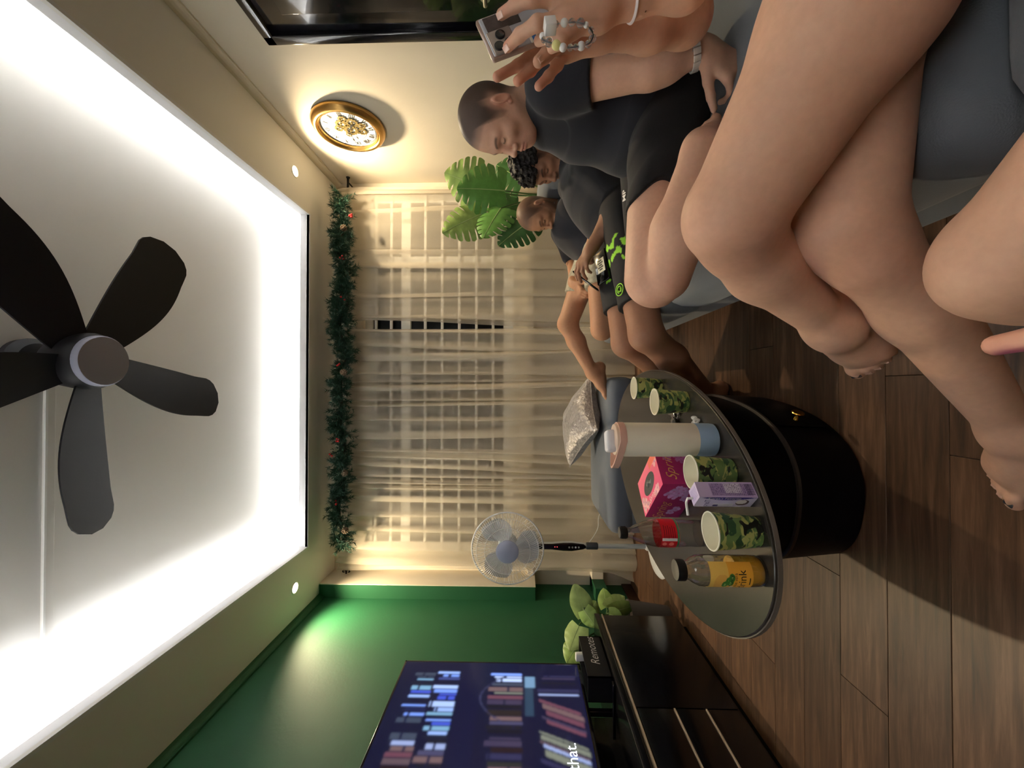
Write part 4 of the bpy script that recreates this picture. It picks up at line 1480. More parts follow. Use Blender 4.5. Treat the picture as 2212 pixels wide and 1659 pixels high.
# tissue box
M_PRINT = mat('print', rough=0.45, attr='Col')
A_, C_, B_ = Vector((-0.315, 1.322)), Vector((-0.413, 1.252)), Vector((-0.268, 1.095))
ex = (B_ - C_).normalized()
ey = Vector((-ex.y, ex.x))
if ey.dot(A_ - C_) < 0:
    ey = -ey
LB, WB_, HB = 0.212, 0.118, 0.105
o2 = C_
tb_ = empty('tissue_box', (o2.x, o2.y, tz), 'pink tissue box printed with orchids and the word Spring', 'tissue box')
w3 = lambda a, b, h: Vector((o2.x + ex.x * a + ey.x * b, o2.y + ex.y * a + ey.y * b, tz + h))
mb = MB()
mb.v += [w3(a, b, h) for h in (0, HB) for a, b in ((0.0005, 0.0005), (LB - 0.0005, 0.0005), (LB - 0.0005, WB_ - 0.0005), (0.0005, WB_ - 0.0005))]
mb.f += [(3, 2, 1, 0), (0, 1, 5, 4), (1, 2, 6, 5), (2, 3, 7, 6), (3, 0, 4, 7)]
mb.build('carton', mat('tissue_card', rgb(168, 36, 96), 0.45), tb_, smooth=False)
tr2 = random.Random(4)


def flowers(im, spots, col, rad):
    h, w_, _ = im.shape
    yy_, xx_ = np.mgrid[0:h, 0:w_]
    for (cx_, cy_) in spots:
        for q in range(5):
            a = 2 * PI * q / 5 + tr2.random()
            px_, py_ = cx_ + math.cos(a) * rad * 0.75, cy_ + math.sin(a) * rad * 0.75
            k_ = ((xx_ - px_) / rad) ** 2 + ((yy_ - py_) / (rad * 0.75)) ** 2 < 0.5
            f = tr2.uniform(0.75, 1.05)
            im[k_] = np.array(rgb(*col)[:3]) * f
        k_ = (xx_ - cx_) ** 2 + (yy_ - cy_) ** 2 < (rad * 0.32) ** 2
        im[k_] = np.array(rgb(190, 110, 170)[:3])


def grad(h, w_, c0, c1):
    t = np.linspace(0, 1, h)[:, None, None]
    return np.broadcast_to(np.array(rgb(*c0)[:3]) * (1 - t) + np.array(rgb(*c1)[:3]) * t, (h, w_, 3)).copy()


im = grad(54, 110, (176, 40, 100), (150, 24, 96))
flowers(im, [(78, 16), (88, 22), (82, 30), (92, 34), (76, 38), (86, 44), (96, 26), (70, 24), (64, 44), (30, 40), (20, 34)], (206, 160, 214), 6.0)
painted('long_print', im, lambda u, v: w3(u * LB, -0.0004, HB * (1 - v)), M_PRINT, tb_)
im = grad(54, 60, (182, 40, 104), (146, 24, 92))
flowers(im, [(44, 16), (50, 26), (40, 34), (48, 44)], (190, 110, 170), 5.0)
painted('end_print', im, lambda u, v: w3(LB + 0.0004, u * WB_, HB * (1 - v)), M_PRINT, tb_)
im = grad(60, 108, (236, 110, 130), (226, 70, 116))
flowers(im, [(12, 50), (20, 44), (28, 52), (8, 38), (90, 8), (98, 16), (84, 52), (76, 54)], (240, 180, 180), 6.0)
im[0:14, 70:108] = np.array(rgb(228, 110, 84)[:3])
painted('top_print', im, lambda u, v: w3(u * LB, WB_ * (1 - v), HB + 0.0004), M_PRINT, tb_)
mb = MB()
ov = [(LB * 0.5 + 0.058 * math.cos(2 * PI * i / 40), WB_ * 0.5 + 0.028 * math.sin(2 * PI * i / 40)) for i in range(40)]
mb.v += [w3(a, b, HB + 0.0008) for a, b in ov]
mb.f.append(tuple(range(40)))
op = mb.build('opening', mat('tissue_slot', rgb(58, 60, 58), 0.5), tb_, smooth=False)
mb = MB()
mb.grid(lambda u, v: w3(LB * 0.5 + (u - 0.5) * 0.05, WB_ * 0.5 + (v - 0.5) * 0.012 + 0.004 * math.sin(u * 14), HB + 0.001 + 0.006 * math.sin(PI * u) * math.sin(PI * v)), 12, 6)
mb.build('plastic_film', mat('slot_film', rgb(110, 112, 108), 0.2), op)
M_GPR = mat('gold_print', rgb(226, 178, 96), 0.35, metal=0.3)
put_text('Spring', 0.044, lambda x, y: w3(LB * 0.22 + x, -0.0009, HB * 0.66 + y), M_GPR, tb_, 'lettering', shear=0.45, bold=-0.0003)
put_text('Spring', 0.040, lambda x, y: w3(LB + 0.0009, WB_ * 0.52 + x, HB * 0.70 + y), M_GPR, tb_, 'lettering', shear=0.45, bold=-0.0003)
put_text('Spring', 0.026, lambda x, y: w3(LB * 0.5 + x, WB_ * 0.14 + y, HB + 0.0009), mat('pale_print', rgb(250, 214, 210), 0.5), tb_, 'lettering', shear=0.45)

# purple drink carton with a straw
q3, q2, q4 = at_z(1638, 1083, tz), at_z(1626, 1049, tz), at_z(1618, 1104, tz)
e1 = Vector((0.72, 0.69)).normalized()
q3 = q3 + Vector((0.008, 0.0, 0.0))
e2 = Vector((-e1.y, e1.x))
if e2.dot(Vector((q4.x - q3.x, q4.y - q3.y))) < 0:
    e2 = -e2
W1, W2, HC = 0.036, 0.041, 0.122
dc = empty('drink_carton', (q3.x, q3.y, tz), "purple drink carton with a white straw and the words Korea's Favorite", 'carton')
w4 = lambda a, b, h: Vector((q3.x + e1.x * a + e2.x * b, q3.y + e1.y * a + e2.y * b, tz + h))
mb = MB()
mb.v += [w4(a, b, h) for h in (0, HC) for a, b in ((0.0004, 0.0004), (W1, 0.0004), (W1, W2), (0.0004, W2))]
mb.f += [(0, 1, 2, 3), (7, 6, 5, 4), (4, 5, 1, 0), (5, 6, 2, 1), (6, 7, 3, 2), (7, 4, 0, 3)]
mb.build('pack', mat('carton_lilac', rgb(196, 178, 224), 0.4), dc, smooth=False)
im = grad(96, 30, (206, 188, 226), (196, 176, 220))         # panel with nutrition box and barcode
im[22:90, 3:27] = np.array(rgb(162, 140, 190)[:3])
im[46:74, 8:27] = np.array(rgb(214, 206, 226)[:3])
for r_ in range(24, 90, 3):
    for c_ in range(4, 27):
        if tr2.random() < 0.55:
            im[r_, c_] = np.array(rgb(84, 66, 120)[:3])
for c_ in range(5, 26, 2):
    im[82:94, c_] = np.array(rgb(40, 30, 70)[:3])
painted('side_print', im, lambda u, v: w4(W1 * u, -0.0004 + 0.0004, HC * (1 - v)) + Vector((-e2.x, -e2.y, 0)) * 0.0004, M_PRINT, dc)
im = grad(96, 38, (214, 200, 236), (224, 214, 240))
yy_, xx_ = np.mgrid[0:96, 0:38]
band = np.abs(xx_ - 2) < 8.5 * np.sin(np.pi * np.clip((yy_ - 4) / 88, 0, 1))
im[band] = np.array(rgb(54, 34, 140)[:3])
k_ = ((xx_ - 20) / 11) ** 2 + ((yy_ - 76) / 11) ** 2 < 1
im[k_] = np.array(rgb(92, 60, 76)[:3])
k_ = ((xx_ - 18) / 8) ** 2 + ((yy_ - 74) / 9) ** 2 < 1
im[k_] = np.array(rgb(240, 232, 236)[:3])
im[30:64, 26:36] = np.array(rgb(240, 236, 246)[:3])
k_ = ((xx_ - 32) / 4) ** 2 + ((yy_ - 34) / 5) ** 2 < 1
im[k_] = np.array(rgb(72, 56, 120)[:3])
painted('front_print', im, lambda u, v: w4(-0.0004, W2 * u, HC * (1 - v)), M_PRINT, dc)
vert = lambda a0, h0: (lambda x, y: w4(-0.0008, a0 - y, h0 - x))
put_text("Korea's Favorite", 0.0105, lambda x, y: w4(-0.0008, 0.0045 - y, HC * 0.56 - x), mat('white_print', rgb(225, 222, 222), 0.5), dc, 'lettering')
put_text('Taro', 0.017, lambda x, y: w4(-0.0008, W2 * 0.62 + x * 0.9, HC * 0.82 + y), mat('indigo_print', rgb(60, 40, 130), 0.5), dc, 'lettering')
im = grad(24, 24, (212, 198, 232), (204, 188, 228))
for r_ in range(4, 20, 3):
    im[r_, 4:20] = np.array(rgb(150, 132, 196)[:3])
painted('top_print', im, lambda u, v: w4(W1 * u, W2 * v, HC + 0.0004), M_PRINT, dc)
sp0 = w4(W1 * 0.4, W2 * 0.8, HC)
sp1 = at_y(1486, 1113, q4.y - 0.002)
MB().tube([sp0 - Vector((0, 0, 0.01)), sp0 + Vector((0, 0, 0.012)), sp0.lerp(sp1, 0.25) + Vector((0, 0, 0.012)), sp1], 0.0026, 10).build('straw', M_WHITE, dc)

# cola bottle
p = at_z(1524, 1152, tz)
cb_ = empty('cola_bottle', (p.x, p.y, tz), 'nearly empty clear soda bottle with red label and black cap', 'bottle')
M_PET = thin_clear('clear_pet', (0.95, 0.95, 0.95, 1), 0.92)
prof = [(0.024, 0.003), (0.031, 0.0), (0.034, 0.008), (0.035, 0.03), (0.0335, 0.045), (0.0345, 0.06), (0.036, 0.085), (0.036, 0.130), (0.035, 0.142), (0.030, 0.166), (0.021, 0.190), (0.0135, 0.204), (0.0125, 0.212), (0.0125, 0.222)]
MB().lathe(prof, (0, 0, 0), (0, 0, 1), 48, caps=False).build('shell', M_PET, cb_, world=False)
M_RED = mat('red_label', rgb(198, 24, 36), 0.4)
lb_ = MB().lathe([(0.0366, 0.083), (0.0366, 0.131)], (0, 0, 0), (0, 0, 1), 64, caps=False).build('label', M_RED, cb_, world=False)
MB().lathe([(0.0368, 0.084), (0.0368, 0.089)], (0, 0, 0), (0, 0, 1), 64, caps=False).build('label_stripe', mat('label_green', rgb(70, 130, 90), 0.4), lb_, world=False)
cyl = lambda R_, a0: (lambda x, y: (R_ * math.sin(a0 + x / R_), -R_ * math.cos(a0 + x / R_), y))
dirA = math.atan2(-p.x, p.y) * -1                      # the side that faces the seats
M_WPR = MATS['white_print']
for r_, wd_l in ((0.123, 0.036), (0.1175, 0.030), (0.112, 0.034), (0.1065, 0.026), (0.101, 0.033), (0.0955, 0.028)):
    MB().grid(lambda u, v: cyl(0.0369, 0.42)(lerp(-wd_l / 2, wd_l / 2, u), r_ + (v - 0.5) * 0.0022), 8, 1).build('print_line', mat('dark_red_print', rgb(120, 10, 20), 0.5), lb_, world=False)
MB().grid(lambda u, v: cyl(0.0369, -0.12)(lerp(-0.004, 0.004, u), lerp(0.09, 0.129, v)), 3, 8).build('label_panel', M_WPR, lb_, world=False)
for zz, rr_ in ((0.122, 0.006), (0.104, 0.0065)):
    mb = MB()
    mb.v += [Vector(cyl(0.0369, -0.5)(rr_ * math.cos(2 * PI * i / 20), zz + rr_ * math.sin(2 * PI * i / 20))) for i in range(20)]
    mb.f.append(tuple(range(20)))
    mb.build('label_seal', mat('pale_red', rgb(226, 120, 110), 0.5), lb_, smooth=False, world=False)
MB().lathe([(0.030, 0.006), (0.033, 0.012), (0.0332, 0.02), (0.0001, 0.0205)], (0, 0, 0), (0, 0, 1), 40).build('cola_dregs', mat('cola', rgb(36, 14, 8), 0.15), cb_, world=False)
cpm = MB().lathe([(0.0148, 0.213), (0.0155, 0.2145), (0.0155, 0.231), (0.0145, 0.2335), (0.0001, 0.2338)], (0, 0, 0), (0, 0, 1), 36)
for i in range(40):
    a = 2 * PI * i / 40
    cpm.tube([(0.0155 * math.cos(a), 0.0155 * math.sin(a), 0.216), (0.0155 * math.cos(a), 0.0155 * math.sin(a), 0.230)], 0.0006, 4)
cpm.build('cap', mat('black_cap', rgb(16, 15, 16), 0.35), cb_, world=False)

# juice bottle
p = at_z(1640, 1233, tz)
jb = empty('juice_bottle', (p.x, p.y, tz), 'half full honey drink bottle with orange label and black cap', 'bottle')
M_CLR = thin_clear('clear_bottle', (0.96, 0.96, 0.96, 1), 0.93)
MB().lathe([(0.022, 0.002), (0.028, 0.0), (0.0305, 0.006), (0.031, 0.02), (0.031, 0.115), (0.030, 0.130), (0.0245, 0.142), (0.019, 0.149), (0.0185, 0.156), (0.0185, 0.165)], (0, 0, 0), (0, 0, 1), 48, caps=False).build('shell', M_CLR, jb, world=False)
MB().lathe([(0.0001, 0.003), (0.026, 0.003), (0.0292, 0.008), (0.0298, 0.02), (0.0298, 0.060), (0.0001, 0.060)], (0, 0, 0), (0, 0, 1), 44).build('juice', mat('honey_juice', rgb(214, 156, 44), 0.25, noise=(30, 0.1)), jb, world=False)
MB().lathe([(0.0205, 0.157), (0.0215, 0.1585), (0.0215, 0.1735), (0.0205, 0.1755), (0.0001, 0.176)], (0, 0, 0), (0, 0, 1), 40).build('cap', MATS['black_cap'], jb, world=False)
im = np.zeros((80, 60, 3))
im[:] = np.array(rgb(238, 170, 56)[:3])
im[0:34] = np.array(rgb(240, 196, 96)[:3])
yy_, xx_ = np.mgrid[0:80, 0:60]
k_ = ((xx_ - 22) / 17) ** 2 + ((yy_ - 22) / 15) ** 2 < 1
im[k_] = np.array(rgb(232, 176, 84)[:3])
for cx_, cy_ in ((20, 28), (27, 34), (33, 40), (24, 38)):
    k_ = ((xx_ - cx_) / 7.5) ** 2 + ((yy_ - cy_) / 5.5) ** 2 < 1
    im[k_] = np.array(rgb(66, 128, 52)[:3])
    k_ = ((xx_ - cx_ + 1) / 3.5) ** 2 + ((yy_ - cy_) / 2.0) ** 2 < 1
    im[k_] = np.array(rgb(150, 190, 110)[:3])
im[40:46, 2:16] = np.array(rgb(240, 226, 204)[:3])
a1, a0 = -0.75, 1.25
lbl = painted('label', im, lambda u, v: (0.0315 * math.sin(lerp(-1.35, 0.98, u)), -0.0315 * math.cos(lerp(-1.35, 0.98, u)), lerp(0.116, 0.030, v)), M_PRINT, jb, world=False)
M_DKP = mat('dark_print', rgb(30, 26, 20), 0.5)
jc = lambda x, y: (0.0318 * math.sin(-0.28 + x / 0.0318), -0.0318 * math.cos(-0.28 + x / 0.0318), y)
put_text('drink', 0.0225, lambda x, y: jc(x, 0.051 + y), M_DKP, lbl, 'lettering', world=False)
put_text('aloe vera', 0.0095, lambda x, y: jc(x, 0.0645 + y), M_DKP, lbl, 'lettering', world=False)
put_text('honey', 0.0115, lambda x, y: jc(x, 0.0735 + y), M_DKP, lbl, 'lettering', world=False)
MB().grid(lambda u, v: jc(lerp(-0.008, 0.008, u), 0.0365 + (v - 0.5) * 0.002), 6, 1).build('print_line', M_DKP, lbl, world=False)

# keys and earbuds
p = at_z(1463, 898, tz)
ky = empty('key_bunch', (p.x, p.y, tz), 'bunch of silver keys on a ring beside the tumbler', 'keys')
M_KEY = mat('key_metal', rgb(180, 176, 176), 0.25, metal=1.0)
MB().tube([(p.x + 0.014 * math.cos(2 * PI * i / 28), p.y + 0.014 * math.sin(2 * PI * i / 28), tz + 0.004 + 0.002 * math.sin(4 * PI * i / 28)) for i in range(28)], 0.0015, 8, closed=True).build('ring', M_KEY, ky)
for a, h in ((0.3, 0.003), (1.5, 0.006), (2.4, 0.009), (-0.9, 0.005)):
    d = Vector((math.cos(a), math.sin(a), 0))
    s = Vector((-d.y, d.x, 0))
    b0 = Vector((p.x, p.y, tz + h)) + d * 0.014
    mb = MB()
    mb.obox(b0 + d * 0.010, d, s, Vector((0, 0, 1)), (0.011, 0.010, 0.0012), 0.001)
    mb.obox(b0 + d * 0.034, d, s, Vector((0, 0, 1)), (0.016, 0.004, 0.001), 0.0008)
    for q in range(4):
        mb.obox(b0 + d * (0.026 + q * 0.006) + s * 0.004, d, s, Vector((0, 0, 1)), (0.0018, 0.0015, 0.0009))
    mb.build('key', M_KEY, ky, smooth=False)
fbp = Vector((p.x - 0.03, p.y - 0.01, tz + 0.008))
MB().obox(fbp, (0.8, 0.6, 0), (-0.6, 0.8, 0), (0, 0, 1), (0.022, 0.013, 0.007), 0.005).build('key_fob', mat('black_cap', rgb(16, 15, 16), 0.35), ky)
p = at_z(1510, 915, tz)
eb = empty('hair_tie', (p.x, p.y, tz), 'small crumpled white band lying beside the tumbler base', 'band')
for q, (dx, dy, r_) in enumerate(((0, 0, 0.012), (0.008, 0.006, 0.010))):
    MB().tube([(p.x + dx + r_ * math.cos(2 * PI * i / 24), p.y + dy + r_ * 0.7 * math.sin(2 * PI * i / 24), tz + 0.006 + q * 0.005 + 0.004 * math.sin(6 * PI * i / 24)) for i in range(24)], 0.0035, 8, closed=True).build('loop', M_WHITE, eb)
# ================================================================== bodies grown as one smooth skin
def V3(p):
    return np.array([p[0], p[1], p[2]], dtype=np.float64)


def cap(a, ra, b, rb):
    a, b = V3(a), V3(b)
    ab = b - a
    L2 = max(float(ab @ ab), 1e-12)

    def f(P):
        t = np.clip(((P - a) @ ab) / L2, 0, 1)
        d = P - a - t[:, None] * ab
        return np.sqrt(np.einsum('ij,ij->i', d, d)) - (ra + (rb - ra) * t)
    f.bb = (np.minimum(a - ra, b - rb), np.maximum(a + ra, b + rb))
    return f


def ell(c, r, R_=None):
    c, r = V3(c), V3(r)
    Rm = np.eye(3) if R_ is None else np.array(R_)

    def f(P):
        q = (P - c) @ Rm            # columns of Rm are the local axes
        k0 = np.sqrt((((q / r)) ** 2).sum(1)) + 1e-9
        k1 = np.sqrt((((q / (r * r))) ** 2).sum(1)) + 1e-9
        return k0 * (k0 - 1) / k1
    m = r.max()
    f.bb = (c - m, c + m)
    return f


def smin(a, b, k):
    h = np.maximum(k - np.abs(a - b), 0) / k
    return np.minimum(a, b) - h * h * k * 0.25


def smax(a, b, k):
    return -smin(-a, -b, k)


def union(prims):
    """prims: list of (f, k) or (f, k, 'sub')"""
    def F(P):
        d = None
        for it in prims:
            f, k = it[0], it[1]
            v = f(P)
            if d is None:
                d = v
            elif len(it) > 2:
                d = smax(d, -v, k)
            else:
                d = smin(d, v, k)
        return d
    F.bb = (np.min([it[0].bb[0] for it in prims if len(it) < 3], 0) - 0.03, np.max([it[0].bb[1] for it in prims if len(it) < 3], 0) + 0.03)
    return F


def mesh_sdf(F, h, bb=None, drop=None):
    lo, hi = bb if bb is not None else F.bb
    lo, hi = np.array(lo, float), np.array(hi, float)
    S = 4
    n = (np.ceil((hi - lo) / (h * S)).astype(int) + 1) * S + 1
    H = h * S
    nc = (n - 1) // S + 1
    gx = [lo[i] + H * np.arange(nc[i]) for i in range(3)]
    C = np.stack(np.meshgrid(*gx, indexing='ij'), -1).reshape(-1, 3)
    dc = F(C).reshape(nc)
    # coarse blocks that may hold the surface
    m = np.abs(dc) < H * 1.7
    act = np.zeros(nc - 1, bool)
    for i in (0, 1):
        for j in (0, 1):
            for k in (0, 1):
                act |= m[i:nc[0] - 1 + i, j:nc[1] - 1 + j, k:nc[2] - 1 + k]
    D = np.repeat(np.repeat(np.repeat(dc, S, 0), S, 1), S, 2)[:n[0], :n[1], :n[2]].astype(np.float32)
    pm_ = np.zeros(n, bool)
    bi = np.argwhere(act)
    off = np.stack(np.meshgrid(*[np.arange(S + 1)] * 3, indexing='ij'), -1).reshape(-1, 3)
    idx = (bi[:, None, :] * S + off[None]).reshape(-1, 3)
    pm_[idx[:, 0], idx[:, 1], idx[:, 2]] = True
    pts = np.argwhere(pm_)
    val = np.empty(len(pts), np.float32)
    for s in range(0, len(pts), 400000):
        val[s:s + 400000] = F(lo + pts[s:s + 400000] * h)
    D[pm_] = val
    ins = D < 0
    cs = np.zeros(n - 1, np.int8)
    for i in (0, 1):
        for j in (0, 1):
            for k in (0, 1):
                cs += ins[i:n[0] - 1 + i, j:n[1] - 1 + j, k:n[2] - 1 + k]
    cells = np.argwhere((cs > 0) & (cs < 8))
    vid = np.full(n - 1, -1, np.int32)
    vid[cells[:, 0], cells[:, 1], cells[:, 2]] = np.arange(len(cells))
    acc = np.zeros((len(cells), 3))
    cnt = np.zeros(len(cells))
    corners = [(i, j, k) for i in (0, 1) for j in (0, 1) for k in (0, 1)]
    for a in corners:
        for ax_ in range(3):
            if a[ax_] == 0:
                b = list(a)
                b[ax_] = 1
                da = D[cells[:, 0] + a[0], cells[:, 1] + a[1], cells[:, 2] + a[2]]
                db = D[cells[:, 0] + b[0], cells[:, 1] + b[1], cells[:, 2] + b[2]]
                x = (da < 0) != (db < 0)
                t = np.where(x, da / np.where(x, da - db, 1), 0)
                p = np.array(a, float)[None] + 0 * t[:, None]
                p[:, ax_] += t
                acc += p * x[:, None]
                cnt += x
    V = lo + (cells + acc / cnt[:, None]) * h
    quads = []
    for ax_ in range(3):
        sl0 = [slice(None)] * 3
        sl1 = [slice(None)] * 3
        sl0[ax_] = slice(0, -1)
        sl1[ax_] = slice(1, None)
        sa, sb = ins[tuple(sl0)], ins[tuple(sl1)]
        e = np.argwhere(sa != sb)
        o1, o2_ = (ax_ + 1) % 3, (ax_ + 2) % 3
        ok = (e[:, o1] > 0) & (e[:, o2_] > 0) & (e[:, o1] < n[o1] - 1) & (e[:, o2_] < n[o2_] - 1)
        e = e[ok]
        q = []
        for d1, d2 in ((-1, -1), (0, -1), (0, 0), (-1, 0)):
            c = e.copy()
            c[:, o1] += d1
            c[:, o2_] += d2
            q.append(vid[c[:, 0], c[:, 1], c[:, 2]])
        q = np.stack(q, 1)
        fl = ~sa[e[:, 0], e[:, 1], e[:, 2]]
        q[fl] = q[fl][:, ::-1]
        quads.append(q)
    Q = np.concatenate(quads)
    Q = Q[(Q >= 0).all(1)]
    # pull the vertices onto the surface
    for _ in range(1):
        eps = h * 0.3
        d0 = F(V)
        g = np.stack([F(V + np.eye(3)[i] * eps) - d0 for i in range(3)], 1) / eps
        g2 = (g * g).sum(1) + 1e-6
        st = np.clip(d0 / g2, -h, h)
        V = V - g * st[:, None] * 0.8
    if drop is not None:
        fc_ = V[Q].mean(1)
        Q = Q[~drop(fc_)]
        used = np.zeros(len(V), bool)
        used[Q] = True
        re = np.cumsum(used) - 1
        V, Q = V[used], re[Q]
    return V, Q


def skin_obj(name, pieces, material, parent, colorf=None):
    """pieces: list of (V, Q) joined in one mesh"""
    VV, QQ, n = [], [], 0
    for V, Q in pieces:
        VV.append(V)
        QQ.append(Q + n)
        n += len(V)
    V, Q = np.concatenate(VV), np.concatenate(QQ)
    return make_obj(name, V, Q, material, parent, smooth=True, colors=colorf(V) if colorf else None)


def sstep(a, b, x):
    t = np.clip((x - a) / (b - a), 0, 1)
    return t * t * (3 - 2 * t)


def unit(v):
    v = V3(v)
    return v / np.linalg.norm(v)


def hand_prims(w_, d, nrm, side, s=1.0, curl=(0.4, 0.4, 0.4, 0.4), spread=0.08, thumb=0.5, k=0.006, thumb_curl=0.3):
    """w_ wrist, d towards the fingers, nrm out of the palm, side +1 when the thumb lies on d x nrm"""
    w_, d, nrm = V3(w_), unit(d), unit(nrm)
    nrm = unit(nrm - d * (nrm @ d))
    lat = np.cross(d, nrm) * side
    P = []
    offs = (0.030, 0.010, -0.010, -0.028)
    kl = (0.088, 0.092, 0.087, 0.078)
    for i in range(4):
        kn = w_ + d * kl[i] * s + lat * offs[i] * s
        st = w_ + lat * offs[i] * 0.55 * s + d * 0.012 * s
        P.append((cap(st, 0.0155 * s, kn, 0.0122 * s), 0.014 * s))
    P.append((cap(w_ - d * 0.02 * s, 0.025 * s, w_ + d * 0.03 * s, 0.021 * s), 0.02 * s))
    L = (0.074, 0.082, 0.077, 0.060)
    rr = (0.0094, 0.0096, 0.0090, 0.0080)
    for i in range(4):
        p = w_ + d * kl[i] * s + lat * offs[i] * s
        dd = unit(d + lat * offs[i] / 0.03 * spread)
        ang = 0.0
        for j, fr_ in enumerate((0.46, 0.30, 0.24)):
            ang += curl[i] * (1.0, 1.15, 0.8)[j]
            dj = dd * math.cos(ang) + nrm * math.sin(ang)
            q = p + dj * L[i] * fr_ * s
            r0 = rr[i] * s * (1 - 0.09 * j)
            P.append((cap(p, r0, q, r0 * 0.92), k if j else 0.008 * s))
            p = q
    p = w_ + d * 0.022 * s + lat * 0.022 * s
    td = unit(d * (1 - thumb * 0.45) + lat * (0.35 + thumb * 0.6) + nrm * 0.35)
    for j, (ln, r0, r1) in enumerate(((0.044, 0.0165, 0.0125), (0.034, 0.0120, 0.0105), (0.028, 0.0105, 0.0085))):
        q = p + td * ln * s
        P.append((cap(p, r0 * s, q, r1 * s), 0.012 * s if j == 0 else 0.005))
        p = q
        td = unit(td * (1 - 0.2 * thumb_curl) + nrm * thumb_curl * 0.5 + d * 0.25)
    return P


def foot_prims(an, fwd, up, side, s=1.0):
    """an ankle joint, fwd towards the toes, up off the sole, side +1 when the big toe lies on fwd x up"""
    an, fwd, up = V3(an), unit(fwd), unit(up)
    up = unit(up - fwd * (up @ fwd))
    lat = np.cross(fwd, up) * side
    g = lambda a, b, c: an + (fwd * a + lat * b + up * c) * s
    P = [(cap(g(-0.035, 0, -0.055), 0.030 * s, g(0, 0, -0.01), 0.036 * s), 0.03 * s),
         (cap(g(0.0, 0.002, -0.02), 0.036 * s, g(0.075, 0.008, -0.045), 0.028 * s), 0.03 * s),
         (cap(g(0.06, 0.016, -0.05), 0.026 * s, g(0.115, 0.022, -0.066), 0.021 * s), 0.03 * s),
         (cap(g(0.04, -0.016, -0.06), 0.024 * s, g(0.105, -0.022, -0.07), 0.018 * s), 0.03 * s),
         (cap(g(-0.03, -0.008, -0.065), 0.026 * s, g(0.09, -0.010, -0.068), 0.021 * s), 0.03 * s)]
    for i, (b, a0, ln, r) in enumerate(((0.030, 0.128, 0.034, 0.0140), (0.011, 0.130, 0.030, 0.0102), (-0.005, 0.124, 0.028, 0.0096), (-0.020, 0.115, 0.025, 0.0092), (-0.033, 0.103, 0.021, 0.0088))):
        P.append((cap(g(a0 - 0.012, b, -0.070), r * 1.05 * s, g(a0 + ln * 0.55, b * 1.04, -0.068), r * 0.95 * s), 0.008 * s))
        P.append((cap(g(a0 + ln * 0.55, b * 1.04, -0.068), r * 0.95 * s, g(a0 + ln, b * 1.05, -0.077), r * 1.0 * s), 0.005 * s))
    return P


